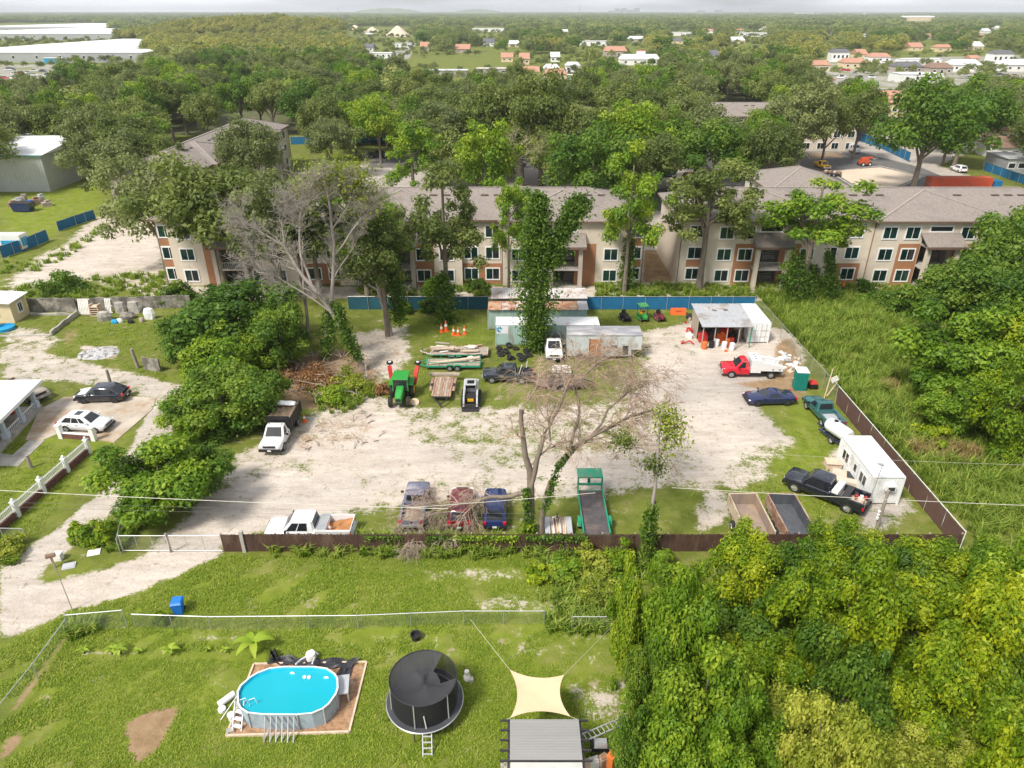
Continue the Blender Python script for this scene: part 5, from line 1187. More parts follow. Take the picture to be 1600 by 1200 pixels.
def pickup(label, pos, yaw, paint, L=5.8, W=1.98, H=1.88, crew=True, hood=1.15, belt=1.18, bed=True, name='pickup_truck', cat='truck', rim='rim', bump='silver', bedm=None, r=.39, cablen=None, group=None):
    t = thing(name, label, cat, pos, yaw, group); h = W/2; z0 = .42; cl = cablen or (2.35 if crew else 1.55); xw = L/2-1.30; xc = xw-cl; rail = belt+.02
    st = [(L/2,.55,hood-.13,h*.88),(L/2-.08,.48,hood-.06,h*.95),(L/2-.4,z0,hood-.02,h*.99),(xw-.05,z0,hood,h),(xc,z0,belt,h),(xc-.02,z0,belt,h)]
    body_loft(st).build('body', paint, t, 40)
    cabin(t, xw-.02, xc+.02, xw-.72, xc+.22, h*.93, h*.76, belt-.08, H, paint, [(.20,.56),(.60,.93)] if crew else [(.30,.90)])
    wheels(t, (L/2-.98, -L/2+1.15), h, r, .26, rim); mirrors(t, xw-.35, h+.06, belt+.08, 'black'); handles(t, (xw-1.25, xc+.35) if crew else (xw-1.2,), h, belt-.18)
    if bed:
        xb = -L/2; b = MB()
        b.b2((xb+.05, -h, .55), (xc-.06, -h+.16, rail)).b2((xb+.05, h-.16, .55), (xc-.06, h, rail)).b2((xc-.16, -h+.16, .6), (xc-.06, h-.16, rail-.01)).b2((xb+.05, -h+.16, .55), (xc-.16, h-.16, .68))
        b.build('bed', paint, t); B((xb+.06, -h+.165, .682), (xc-.17, h-.165, .70)).build('bed_liner', bedm or 'deck_dark', t)
        tg = B((xb, -h+.02, .6), (xb+.048, h-.02, rail-.01)).build('tailgate', paint, t); B((xb-.02, -.14, rail-.2), (xb-.002, .14, rail-.12)).build('handle', 'black', tg)
    B((-L/2+.1, -h*.5, .38), (xc, h*.5, .54)).build('chassis', 'black', t)
    for s_ in (-1, 1):
        MB().box((L/2-.07, s_*W*.36, hood-.28), (.16, W*.14, .17), s_*-.1).build('headlight', 'headlight', t)
        if bed: MB().b2((-L/2-.012, s_*(h-.17)-.08, .78), (-L/2+.1, s_*(h-.08)+.085 if s_ > 0 else s_*(h-.17)+.08, 1.08)).build('tail_light', 'taillight', t)
    MB().box((L/2+.02, 0, .62), (.18, W*.94, .24)).build('front_bumper', bump, t); MB().box((-L/2-.06, 0, .58), (.14, W*.92, .18)).build('rear_bumper', bump, t)
    B((L/2-.03, -W*.27, hood-.34), (L/2+.035, W*.27, hood-.12)).build('grille', 'dark_steel', t); B((L/2+.112, -.16, .56), (L/2+.122, .16, .7)).build('licence_plate', 'plate', t)
    t['xc'] = xc; return t
def pose(pf, pr, L=None):
    a, b = G(*pf), G(*pr); c = (a+b)/2; d = a-b; return c, math.atan2(d.y, d.x)
# --- driveway on the left
c, y = pose((74, 630), (8, 608)); pickup('tan pickup nosing out from behind the white porch roof', c, y, 'tan_paint', 5.6, crew=True, bump='silver')
c, y = pose((127, 625), (197, 623)); suv('black sport-utility car with white bonnet on the concrete driveway', c, y, 'black_paint', 4.85, 1.93, 1.65, rim='rim_dark', hoodm='white_paint', wag=1.0)
c, y = pose((175, 671), (99, 667)); suv('white crossover with sunroof behind the brick stub wall', c, y, 'white_paint', 4.7, 1.87, 1.62, sun=True, hood=1.0, wag=.9)
# --- stake-bed truck
c, y = pose((424, 711), (455, 657))
t = pickup('white stake-bed tipper truck loaded with debris beside the green trees', c, y, 'white_paint', 6.4, 2.0, 1.95, crew=False, bed=False, bump='black', hood=1.2, belt=1.24)
xc = t['xc']; bx = B((-3.2, -1.1, 1.0), (xc-.1, 1.1, 1.12)).build('bed_floor', 'black', t)
for s_ in (-1, 1):
    B((-3.2, s_*1.1-.04, 1.121), (xc-.1, s_*1.1+.04, 2.15)).build('stake_side', 'black', t)
    for q in range(6): B((-3.1+q*.62, s_*1.16-.02, 1.0), (-3.02+q*.62, s_*1.16+.02, 2.2)).build('stake', 'dark_steel', t)
B((xc-.2, -1.06, 1.121), (xc-.11, 1.06, 2.35)).build('headboard', 'black', t)
B((-3.24, -1.06, 1.121), (-3.16, 1.06, 2.0)).build('tailgate', 'black', t)
ld = MB(); r = random.Random(5); nx_, ny_ = 10, 7
V = [[(-3.1+i*(xc-.3+3.1)/nx_, -1.04+j*2.08/ny_, 2.0+r.uniform(-.06, .16)) for j in range(ny_+1)] for i in range(nx_+1)]
vs = [p for row in V for p in row]; fs = [(i*(ny_+1)+j, (i+1)*(ny_+1)+j, (i+1)*(ny_+1)+j+1, i*(ny_+1)+j+1) for i in range(nx_) for j in range(ny_)]
o = MB().add(vs, fs).build('debris_load', 'debris'); o.location = c; o.rotation_euler = (0, 0, y); tag(o, 'brown heap of branches and soil filling the stake-bed truck', 'debris')
o = MB().loft([[(x, .0+.33*math.cos(a)*sc_, .2*math.sin(a)*sc_+.2) for a in [q*.785 for q in range(8)]] for x, sc_ in ((-.9,.7),(-.5,1.1),(0,.95),(.5,1.15),(.95,.8))]).build('white_roll', 'white_plastic', None, 60)
o.location = c+Matrix.Rotation(y, 3, 'Z') @ Vector((-2.3, 0, 2.12)); o.rotation_euler = (0, 0, y+1.5); tag(o, 'crumpled white sheeting lying on top of the truck load', 'sheeting')
# --- white crew cab by the fence
yt = yF+1.75; xt = Y(487, 832, yt).x
t = pickup('long white crew-cab pickup parked tight behind the brown fence', (xt, yt, 0), math.pi, 'white_paint', 6.35, 2.03, 1.98, crew=True, bedm='rust_soil', hood=1.2, belt=1.26, r=.41, cablen=2.45)
xc = t['xc']; MB().b2((xc-.75, -.98, .9), (xc-.1, .98, 1.36)).build('tool_box', 'white_metal', t); MB().b2((xc-.72, -.95, 1.361), (xc-.13, .95, 1.38)).build('tool_box_lid', 'galv', t)
so_ = MB(); r = random.Random(2); V = [[(-3.05+i*.24, -.8+j*.2, .72+max(0, .28-.05*i)+r.uniform(0, .14)) for j in range(9)] for i in range(8)]
o = MB().add([p for row in V for p in row], [(i*9+j, (i+1)*9+j, (i+1)*9+j+1, i*9+j+1) for i in range(7) for j in range(8)]).build('soil_heap', 'rust_soil'); o.location = (xt, yt, 0); o.rotation_euler = (0, 0, math.pi); tag(o, 'rust-red soil in the bed of the white crew-cab pickup', 'soil')
def cone(label, p, s=1.0, group=None):
    t = thing('traffic_cone', label, 'cone', p, random.uniform(0, 1.5), group); t.scale = (s, s, s)
    MB().b2((-.19,-.19,0),(.19,.19,.04)).build('base', 'orange', t); MB().lathe([(.14,.04),(.095,.34),(.03,.72),(.02,.74)], 12).build('cone_body', 'orange', t, 40)
    MB().lathe([(.108,.34),(.078,.5),(.07,.5),(.1,.34)], 12).build('stripe', 'white_plastic', t); return t
cone('orange traffic cone standing in the bed of the white crew-cab pickup', (xt+1.55, yt-.35, .72), 1.1)
cone('orange traffic cone on the ground behind the stake-bed truck', G(476, 659), 1.25)
for i, (px, py) in enumerate(((690, 519), (697, 517), (709, 523), (716, 524), (726, 522))): cone(('leftmost of five', 'tall second of five', 'middle one of five', 'fourth of five', 'rightmost of five')[i]+' orange cones on the grass by the trees', G(px, py), 1.9 if i == 1 else 1.5, 'cones on the yard grass')
# --- cars backed to the fence
yr = G(721, 831).y
t = pickup('faded blue pickup half buried under dead branches by the fence', (Y(651, 815, yr+2.6).x, yr+2.6, 0), R(90), 'faded_blue', 5.2, 1.9, 1.65, crew=False, bedm='twig', hood=1.02, belt=1.05)
suv('maroon sport-utility car with its tail to the brown fence', (Y(721, 812, yr+2.2).x, yr+2.2, 0), R(90), 'maroon_paint', 4.6, 1.85, 1.72)
suv('dark blue hatchback with large rear glass next to the maroon car', (Y(774, 812, yr+2.2).x, yr+2.2, 0), R(90), 'blue_paint', 4.5, 1.84, 1.5, belt=.98, hood=.96, wag=1.0)
# --- yard middle
c, y = pose((758, 593), (830, 595)); t = pickup('black sport pickup with silver bonnet sheen on the grass before the tyres', c, y, 'graphite_paint', 5.3, 1.85, 1.82, crew=True, hood=1.12, belt=1.14); MB().beam((-1.2,.8,1.2), (-1.5,.8,2.3), .06).beam((-1.9,-.7,1.2), (-2.0,-.7,2.0), .06).build('rack_post', 'white_trim', t)
c, y = pose((864, 573), (864, 530)); t = pickup('white flat-nosed truck cab between the tyres and the box trailer', (c.x, c.y, 0), R(-90), 'white_paint', 6.0, 2.0, 2.05, crew=False, bed=False, bump='dark_steel', hood=1.25, belt=1.3); xc = t['xc']
B((-3.0, -1.0, .9), (xc-.05, 1.0, 1.05)).build('flat_bed', 'dark_steel', t); B((xc-.15, -1.0, 1.051), (xc-.06, 1.0, 2.3)).build('headboard', 'dark_steel', t)
c, y = pose((1164, 629), (1238, 627)); suv('glossy navy blue sports coupe on the grass edge', c, y, 'navy_paint', 4.85, 1.92, 1.38, hood=.93, belt=.95, sport=True, rim='rim_dark', cat='car')
c, y = pose((1271, 637), (1299, 668)); pickup('dark green pickup with open grey bed parked along the brown fence', c, y, 'teal_paint', 5.4, 1.88, 1.70, crew=False, bedm='tin_grey', hood=1.05, belt=1.08, bump='dark_steel', cablen=1.75)
# red utility truck
c, y = pose((1127, 584), (1214, 586)); t = pickup('red truck with white utility body and small crane', c, y, 'red_paint', 6.3, 2.0, 1.95, crew=False, bed=False, hood=1.2, belt=1.24, bump='silver', r=.41); xc = t['xc']
mb = MB(); mb.b2((xc-1.15, -1.05, .72), (xc-.06, 1.05, 2.15))
mb.loft([[(xc-1.15, -1.05, .95), (xc-1.15, -.62, .95), (xc-1.15, -.62, 1.95), (xc-1.15, -1.05, 1.95)], [(-3.15, -1.05, .95), (-3.15, -.62, .95), (-3.15, -.62, 1.5), (-3.15, -1.05, 1.5)]])
mb.loft([[(xc-1.15, .62, .95), (xc-1.15, 1.05, .95), (xc-1.15, 1.05, 1.95), (xc-1.15, .62, 1.95)], [(-3.15, .62, .95), (-3.15, 1.05, .95), (-3.15, 1.05, 1.5), (-3.15, .62, 1.5)]])
mb.b2((-3.15, -.62, .85), (xc-1.16, .62, .98)); mb.build('utility_body', 'white_paint', t)
for q in range(3): MB().lathe([(.08, 2.151), (.08, 2.19), (.02, 2.2)], 8, 'Z', (xc-.6, -.5+q*.5, 0)).build('roof_vent', 'black', t)
for x in (-2.1, -2.8):
    for s_ in (-1, 1): MB().b2((x-.07, s_*1.06-.015, 1.1), (x+.07, s_*1.06+.015, 1.2)).build('latch', 'black', t)
cr = MB().tube([(-2.4, .2, .98), (-2.4, .2, 2.0)], .12, 8).tube([(-2.4, .2, 1.95), (-1.7, .2, 2.2), (xc-1.0, .15, 2.1)], .09, 6).tube([(-2.4, .2, 1.95), (-3.0, .2, 2.05), (-3.05, .2, 1.6)], .08, 6).build('crane_arm', 'white_paint', t, 40)
# black crew-cab with tools
c, y = pose((1238, 757), (1341, 798)); t = pickup('black lifted crew-cab pickup full of tools beside the white office', c, y, 'black_paint', 6.3, 2.03, 2.0, crew=True, hood=1.25, belt=1.3, r=.45, rim='silver', bump='black', bedm='tan_plastic'); xc = t['xc']
MB().b2((xc-.6, -.95, .9), (xc-.1, .95, 1.52)).build('tool_box', 'white_metal', t); B((xc-1.35, -.97, 1.2), (xc-.85, .97, 1.36)).build('tonneau_panel', 'dark_steel', t)
r = random.Random(9)
for q in range(9): MB().box((-2.85+r.uniform(0, .8), r.uniform(-.7, .7), .85+r.uniform(0, .3)), (r.uniform(.2, .5), r.uniform(.15, .35), r.uniform(.15, .35)), r.uniform(0, 3)).build('tool', ('white_pile', 'wood_pale', 'dark_steel', 'red_plain')[q % 4], t)
# --- trailers
def trailer(label, pos, yaw, L, W, z, frame, deck, side=0.0, gate_=False, tongue=1.2, planks=0, name='flat_trailer', wheelsx=(-.3,), fender=True, r=.34):
    t = thing(name, label, 'trailer', pos, yaw); h = W/2; f = MB()
    f.b2((-L/2, -h, z-.16), (L/2, -h+.09, z)).b2((-L/2, h-.09, z-.16), (L/2, h, z)).b2((L/2-.09, -h+.09, z-.158), (L/2, h-.09, z-.002)).b2((-L/2, -h+.09, z-.158), (-L/2+.09, h-.09, z-.002)); f.build('frame', frame, t)
    if tongue: MB().beam((L/2, -h*.8, z-.08), (L/2+tongue, 0, z-.12), .1).beam((L/2, h*.8, z-.081), (L/2+tongue, 0, z-.121), .1).build('tongue', frame, t); MB().tube([(L/2+tongue*.75, 0, 0), (L/2+tongue*.75, 0, z+.3)], .04, 6).build('jack', 'dark_steel', t)
    if planks:
        w_ = (W-.02)/planks; r_p = random.Random(planks)
        for q in range(planks): B((-L/2+.02-r_p.uniform(0, .1), -h+.01+q*w_+.008, z+.002), (L/2-.02, -h+.01+(q+1)*w_-.008, z+.045+r_p.uniform(0, .012))).build('plank', ('wood_red', 'wood_red', 'wood_grey')[q % 3] if deck == 'wood_red' else deck, t)
    else: B((-L/2+.092, -h+.092, z-.06), (L/2-.092, h-.092, z-.02)).build('deck', deck, t)
    if side:
        for s_ in (-1, 1): 
            sd2 = MB().b2((-L/2+.01, s_*h-.035, z+side-.06), (L/2-.01, s_*h+.035, z+side))
            for q in range(5): sd2.b2((-L/2+.02+q*(L-.1)/4, s_*h-.03, z+.001), (-L/2+.08+q*(L-.1)/4, s_*h+.03, z+side-.061))
            sd2.build('side_rail', frame, t)
        MB().b2((L/2-.05, -h+.04, z+side-.06), (L/2+.01, h-.04, z+side)).build('front_rail', frame, t)
    ty, rm = wheel_mesh(r, .2)
    for x in wheelsx:
        for s_ in (-1, 1):
            o = obj('wheel', ty, 'rubber', t, (x, s_*(h+.14), r)); obj('rim', rm, 'rim', o)
            if fender: MB().loft([[(x-r*1.25, s_*(h+.02), r*1.1), (x-r*1.25, s_*(h+.27), r*1.1), (x-r*1.2, s_*(h+.27), r*1.2), (x-r*1.2, s_*(h+.02), r*1.2)], [(x-r*.8, s_*(h+.02), r*2.15), (x-r*.8, s_*(h+.27), r*2.15), (x-r*.8, s_*(h+.27), r*2.25), (x-r*.8, s_*(h+.02), r*2.25)], [(x+r*.8, s_*(h+.02), r*2.15), (x+r*.8, s_*(h+.27), r*2.15), (x+r*.8, s_*(h+.27), r*2.25), (x+r*.8, s_*(h+.02), r*2.25)], [(x+r*1.25, s_*(h+.02), r*1.1), (x+r*1.25, s_*(h+.27), r*1.1), (x+r*1.2, s_*(h+.27), r*1.2), (x+r*1.2, s_*(h+.02), r*1.2)]]).build('fender', frame, t)
    return t
ym = G(707, 579).y
t = trailer('green open utility trailer carrying a long pale beam', ((Y(668, 575, ym+.9).x+Y(750, 575, ym+.9).x)/2, ym+.95, 0), math.pi, 6.0, 1.95, .55, 'green_trailer', 'wood_grey', .45, wheelsx=(-.5, .35))
o = MB().beam((-2.7, -.5, .62), (2.9, .3, 1.05), .35, .12).build('wood_beam', 'wood_pale'); o.location = t.location; tag(o, 'long pale beam lying across the green utility trailer', 'beam')
o = MB().lathe([(.1,.55),(.5,.6),(.45,.85),(.2,1.0),(.05,1.0)], 9).build('sack', 'white_pile'); o.location = t.location+Vector((1.9, .55, 0)); tag(o, 'pale bundle at the end of the green utility trailer', 'sack')
yh = G(715, 560).y
t = trailer('rusty flat trailer heaped with boards and pale junk behind the green one', (Y(718, 552, yh+.9).x, yh+.9, 0), math.pi, 6.6, 2.0, .6, 'rust', 'wood_grey', 0, wheelsx=(-2.3,))
r = random.Random(4)
for q in range(16):
    o = MB().box((0, 0, 0), (r.uniform(.7, 2.0), r.uniform(.15, .5), r.uniform(.04, .2)), 0).build('scrap_board', ('white_pile', 'wood_pale', 'wood_grey', 'tan_plastic')[q % 4]); o.location = t.location+Vector((r.uniform(-2.4, 2.0), r.uniform(-.7, .7), .72+q*.035)); o.rotation_euler = (0, r.uniform(-.08, .08), r.uniform(-.4, .4)); tag(o, 'scrap board in the heap on the rusty flat trailer', 'board', 'scrap on the rusty trailer')
yw = G(692, 640).y
t = trailer('plank-decked red-brown trailer with pointed tongue toward the camera', (Y(692, 610, yw+3.6).x, yw+3.7, 0), R(-90), 4.3, 2.0, .62, 'dark_steel', 'wood_red', 0, planks=8, tongue=1.5, wheelsx=(-.2,))
o = MB().b2((-1.6, -.25, 0), (1.6, .25, .14)).b2((-1.55, -.2, .141), (1.55, .2, .2)).build('timber_stack', 'wood_grey'); o.location = (t.location.x, t.location.y+2.5, .7); tag(o, 'short stack of grey timber across the end of the plank trailer', 'timber')
for s_ in (-1, 1): B((-1.9, s_*1.18-.14, .64), (1.0, s_*1.18+.14, .70)).build('side_board', 'wood_red', t)
# green gooseneck trailer by the fence
yg = yF+.7; xg2 = Y(927, 800, yg+3).x
t = trailer('green gooseneck trailer with dark worn deck by the brown fence', (xg2, yg+3.0, 0), R(90), 5.6, 2.05, .75, 'green_trailer', 'deck_dark', 0, tongue=0, planks=0, wheelsx=(-.9,), r=.38)
gn = MB().b2((2.8, -1.02, .75), (3.0, -.9, 1.9)).b2((2.8, .9, .75), (3.0, 1.02, 1.9)).b2((2.8, -1.02, 1.901), (4.1, 1.02, 2.0)).b2((2.805, -.9, 1.2), (2.995, .9, 1.32)); gn.b2((3.6, -.1, .6), (3.8, .1, 1.9)); gn.build('gooseneck', 'green_trailer', t)
for s_ in (-1, 1): B((-2.7, s_*.98-.05, .752), (2.75, s_*.98+.05, .95)).build('side_rail', 'green_trailer', t)
# lumber on stands
t = trailer('low trailer stacked with pale cut boards next to the gooseneck trailer', (Y(873, 816, yF+1.7).x, yF+1.75, 0), R(90), 2.6, 2.0, .5, 'rust', 'deck_dark', 0, tongue=.6, wheelsx=(), fender=False)
r = random.Random(8)
for q in range(18):
    o = MB().b2((-.045, -1.35-r.uniform(0,.1), 0), (.045+r.uniform(0,.06), 1.2+r.uniform(0, .3), .06)).build('cut_board', ('wood_pale', 'wood_pale', 'white_pile', 'wood_red')[q % 4]); o.location = t.location+Vector((-.5+(q % 9)*.125, 0, .56+(q//9)*.07)); o.rotation_euler = (0, 0, r.uniform(-.05, .05)); tag(o, 'pale sawn board in the stack by the brown fence', 'board', 'sawn boards by the fence')
for s_ in (-1, 1): o = MB().b2((-.2, -1.25, .0), (.2, 1.2, .35)).build('steel_beam', 'tin_grey'); o.location = t.location+Vector((s_*.82, 0, .53)); tag(o, ('left' if s_ < 0 else 'right')+' grey steel channel flanking the sawn boards', 'beam')
# dump trailers
def dumper(label, px, wall, inner, tarp=False, L=4.6):
    a = G(px, 772, 1.65); W = 2.1; t = thing('dump_trailer', label, 'trailer', (a.x+W/2, a.y-L/2, 0)); h = W/2; z0, z1 = .7, 1.75
    B((-h+.06, -L/2, z0), (h-.06, L/2-.1, z0+.07)).build('floor', inner, t)
    for s_ in (-1, 1):
        B((s_*h-.05, -L/2, z0), (s_*h+.05, L/2, z1)).build('side_wall', wall, t); B((s_*(h-.06)-.008, -L/2+.01, z0+.075), (s_*(h-.06)+.008, L/2-.11, z1-.03)).build('inner_lining', inner, t)
        for q in range(6): B((s_*(h+.08)-.03, -L/2+.15+q*.84, z0-.05), (s_*(h+.08)+.03, -L/2+.24+q*.84, z1-.05)).build('rib', wall, t)
    B((-h+.052, L/2-.1, z0), (h-.052, L/2, z1+.02)).build('front_wall', wall, t); B((-h+.07, L/2-.125, z0+.08), (h-.07, L/2-.103, z1-.02)).build('inner_lining', inner, t)
    B((-h*.6, -L/2+.2, .45), (h*.6, L/2+.6, .69)).build('chassis', 'rust', t); MB().beam((0, L/2+.5, .55), (0, L/2+1.7, .5), .14).build('tongue', 'dark_steel', t)
    ty, rm = wheel_mesh(.4, .24)
    for y_ in (-.9, .0):
        for s_ in (-1, 1): o = obj('wheel', ty, 'rubber', t, (s_*(h+.16), y_, .4)); o.rotation_euler = (0, 0, R(90)); obj('rim', rm, 'rim', o)
    return t
dumper('tan open dump trailer with bare inside near the thicket', 1139, 'dumper_tan', 'dumper_in'); t = dumper('dark-lined dump trailer right of the tan one', 1199, 'wood_red', 'liner_black')
o = MB().loft([[(x, -.5+.5*math.cos(q*.785)*s_, .25*max(0, math.sin(q*.785))*s_) for q in range(8)] for x, s_ in ((-.7,.5),(-.2,1.1),(.3,.8),(.8,.4))]).build('plastic_sheet', 'tarp_black', None, 60); o.location = t.location+Vector((.1, -1.4, .8)); tag(o, 'crumpled black plastic sheet in the dark dump trailer', 'sheeting')
# tank trailer
c, y = pose((1290, 677), (1324, 700)); t = thing('tank_trailer', 'white cylindrical water tank on small navy trailer beside the office', 'trailer', c, y)
MB().lathe([(.05,-1.35),(.5,-1.3),(.62,-1.1),(.65,-.7),(.62,-.66),(.65,-.62),(.65,0),(.62,.04),(.65,.08),(.65,.62),(.62,.66),(.65,.7),(.62,1.1),(.5,1.3),(.05,1.35)], 20, 'X', (0,0,1.15)).build('tank', 'white_plastic', t, 35)
MB().lathe([(.2,1.78),(.2,1.86),(.05,1.88)], 12, 'Z', (.5,0,0)).build('tank_lid', 'black', t)
MB().b2((-1.6,-.75,.42),(1.6,-.62,.55)).b2((-1.6,.62,.42),(1.6,.75,.55)).b2((-1.5,-.62,.42),(-1.4,.62,.54)).b2((1.4,-.62,.42),(1.5,.62,.54)).b2((-.9,-.6,.44),(-.75,.6,.6)).b2((.75,-.6,.44),(.9,.6,.6)).build('frame', 'navy_paint', t)
MB().beam((1.5,0,.48),(2.5,0,.45),.1).build('tongue', 'navy_paint', t)
ty, rm = wheel_mesh(.34, .2)
for s_ in (-1, 1): o = obj('wheel', ty, 'rubber', t, (-.2, s_*.9, .34)); obj('rim', rm, 'rim', o)
# truck cap and crate by the office
c = G(1318, 752); t = thing('truck_canopy', 'tan fibreglass truck canopy with dark window lying on the ground', 'canopy', c, R(-24))
MB().loft([[(-1.2,-.85,0),(1.2,-.85,0),(1.2,.85,0),(-1.2,.85,0)],[(-1.15,-.8,.5),(1.1,-.8,.5),(1.1,.8,.5),(-1.15,.8,.5)],[(-1.0,-.6,.75),(.9,-.6,.75),(.9,.6,.75),(-1.0,.6,.75)]]).build('shell', 'tan_plastic', t); MB().slab([(.1,-.5,.757),(.8,-.5,.757),(.8,.5,.757),(.1,.5,.757)], .015).build('window', 'glass_dark', t)
t = thing('wooden_crate', 'weathered wooden crate table on bare soil left of the office', 'crate', G(1300, 731), R(-8))
MB().b2((-.65,-.5,.62),(.65,.5,.7)).build('top', 'wood_pale', t)
for sx in (-1,1):
    for sy in (-1,1): B((sx*.56-.05, sy*.42-.05, 0), (sx*.56+.05, sy*.42+.05, .62)).build('leg', 'wood_pale', t)
B((-.5, -.47, .1), (.5, -.44, .5)).build('slat', 'wood_pale', t); B((-.61,-.37,.1),(-.58,.37,.5)).build('slat', 'wood_pale', t)
# --- tractor
yt2 = G(627, 641).y; t = thing('tractor', 'green farm tractor with red mower arms raised behind, nose to camera', 'tractor', (Y(627, 620, yt2+2).x, yt2+2.1, 0), R(-90))
MB().loft([[(.2,-.38,.85),(.2,.38,.85),(.2,.38,1.65),(.2,.28,1.75),(.2,-.28,1.75),(.2,-.38,1.65)],[(1.6,-.36,.8),(1.6,.36,.8),(1.6,.36,1.5),(1.6,.26,1.6),(1.6,-.26,1.6),(1.6,-.36,1.5)],[(2.0,-.3,.8),(2.0,.3,.8),(2.0,.3,1.25),(2.0,.2,1.35),(2.0,-.2,1.35),(2.0,-.3,1.25)]]).build('hood', 'green_tractor', t, 30)
B((2.0, -.26, .9), (2.03, .26, 1.2)).build('grille', 'black', t); B((-1.6, -.35, .5), (1.9, .35, .84)).build('chassis', 'dark_steel', t)
cb_ = MB().loft([[(.15,-.72,1.15),(.15,.72,1.15),(-1.4,.72,1.15),(-1.4,-.72,1.15)],[(.05,-.68,2.45),(.05,.68,2.45),(-1.3,.68,2.45),(-1.3,-.68,2.45)]]); cb_.build('cab_glass', 'glass_dark', t)
for sx, sy in ((.15,-.74),(.15,.74),(-1.4,-.74),(-1.4,.74)): MB().beam((sx, sy, 1.1), (sx*.9-.03, sy*.96, 2.46), .09).build('pillar', 'green_tractor', t)
MB().loft([[(.35,-.85,2.46),(.35,.85,2.46),(-1.5,.85,2.46),(-1.5,-.85,2.46)],[(.3,-.8,2.62),(.3,.8,2.62),(-1.45,.8,2.62),(-1.45,-.8,2.62)]]).build('cab_roof', 'green_tractor', t)
for s_ in (-1, 1):
    B((-1.7, s_*.95-.28, 1.62), (-.1, s_*.95+.28, 1.72)).build('fender', 'green_tractor', t)
ty, rm = wheel_mesh(.8, .48)
for s_ in (-1, 1): o = obj('wheel', ty, 'rubber', t, (-.9, s_*.98, .8)); obj('rim', rm, 'yellow_paint', o)
ty, rm = wheel_mesh(.55, .36)
for s_ in (-1, 1): o = obj('wheel', ty, 'rubber', t, (1.35, s_*.9, .55)); obj('rim', rm, 'yellow_paint', o)
for s_ in (-1, 1):
    ar = MB().beam((-1.7, s_*1.1, .8), (-2.6, s_*1.45, 2.6), .42, .16).build('mower_arm', 'red_plain', t); MB().lathe([(.1,-.1),(.34,-.1),(.36,.0),(.34,.1),(.1,.1)], 14, 'Z', (-3.0, s_*1.45, 2.75)).build('gauge_wheel', 'rubber', ar); MB().lathe([(.02,.1),(.16,.1),(.14,.14),(.02,.14)], 10, 'Z', (-3.0, s_*1.45, 2.75)).build('hub', 'white_plastic', ar); MB().beam((-2.6, s_*1.45, 2.6), (-3.0, s_*1.45, 2.7), .09).build('strut', 'dark_steel', ar)
B((-2.1, -1.0, .5), (-1.65, 1.0, .9)).build('mower_deck', 'dark_steel', t)
for q in range(3): MB().lathe([(.08,-.1),(.24,-.1),(.24,.1),(.08,.1)], 10, 'X', (-2.3, -.5+q*.5, 1.0)).build('drum', 'black', t)
o = MB().lathe([(.05,0),(.42,0),(.45,.15),(.42,.3),(.05,.32)], 14).build('tree_stump', 'wood_pale', None, 40); o.location = G(648, 630); o.rotation_euler = (.5, .2, 0); tag(o, 'pale round log slice leaning beside the tractor wheel', 'log')
# --- skid steer
ysk = G(735, 640).y; t = thing('skid_steer', 'grey tracked skid steer loader facing the camera, dark open cab', 'loader', (Y(736, 620, ysk+1.6).x, ysk+1.7, 0), R(-90))
B((-1.4, -.62, .35), (1.0, .62, 1.0)).build('chassis', 'dark_steel', t)
for s_ in (-1, 1):
    MB().loft([[(x, s_*.78-.18, z) for x, z in tr] for tr in ()] or [[(-1.4, s_*.8+d, .12), (1.2, s_*.8+d, .12), (1.4, s_*.8+d, .38), (1.1, s_*.8+d, .66), (-1.2, s_*.8+d, .72), (-1.6, s_*.8+d, .4)] for d in (-.18, .18)]).build('track', 'rubber', t)
    la = MB().beam((-1.35, s_*.66, 1.75), (1.2, s_*.66, 1.15), .16, .22).beam((1.2, s_*.66, 1.15), (1.75, s_*.66, .35), .15, .2).build('lift_arm', 'tin_grey', t)
    MB().tube([(-.2, s_*.66, .9), (1.1, s_*.66, 1.0)], .05, 6).build('ram', 'silver', la)
cab_ = MB().b2((-.9, -.55, 1.0), (-.8, .55, 2.05)).b2((-.9, -.55, 2.05), (.45, .55, 2.13)).b2((-.8, -.55, 1.0), (.35, -.5, 2.05)).b2((-.8, .5, 1.0), (.35, .55, 2.05)); cab_.b2((-.6, -.4, 1.0), (-.2, .4, 1.35)); cab_.build('cab', 'tin_grey', t); B((-.55, -.3, 1.36), (-.4, .3, 1.8)).build('seat', 'black', t); B((-.78, -.48, 1.1), (-.7, .48, 2.0)).build('rear_window', 'black', t)
B((-.5, -.35, 2.132), (.2, .35, 2.16)).build('roof_hatch', 'glass_dark', t)
B((1.0, -.3, .55), (1.06, .3, .85)).build('front_badge', 'yellow_paint', t); MB().b2((1.6, -.85, .08), (1.75, .85, .6)).b2((1.75, -.85, .08), (2.2, .85, .14)).build('coupler_plate', 'dark_steel', t)
# truck bed with load under the dead tree
c = G(873, 607); t = trailer('dark utility trailer with white bundle under the dead tree', (c.x, c.y+.4, 0), 0, 5.2, 1.9, .6, 'dark_steel', 'deck_dark', .5, wheelsx=(-.5, .35))
o = MB().b2((-1.1, -.8, 0), (.9, .8, .75)).b2((-.9, -.6, .75), (.6, .6, .95)).build('wrapped_pallet', 'white_pile'); o.location = G(880, 597)+Vector((0,1.6,.0)); tag(o, 'whitish wrapped pallet behind the dead tree twigs', 'pallet')
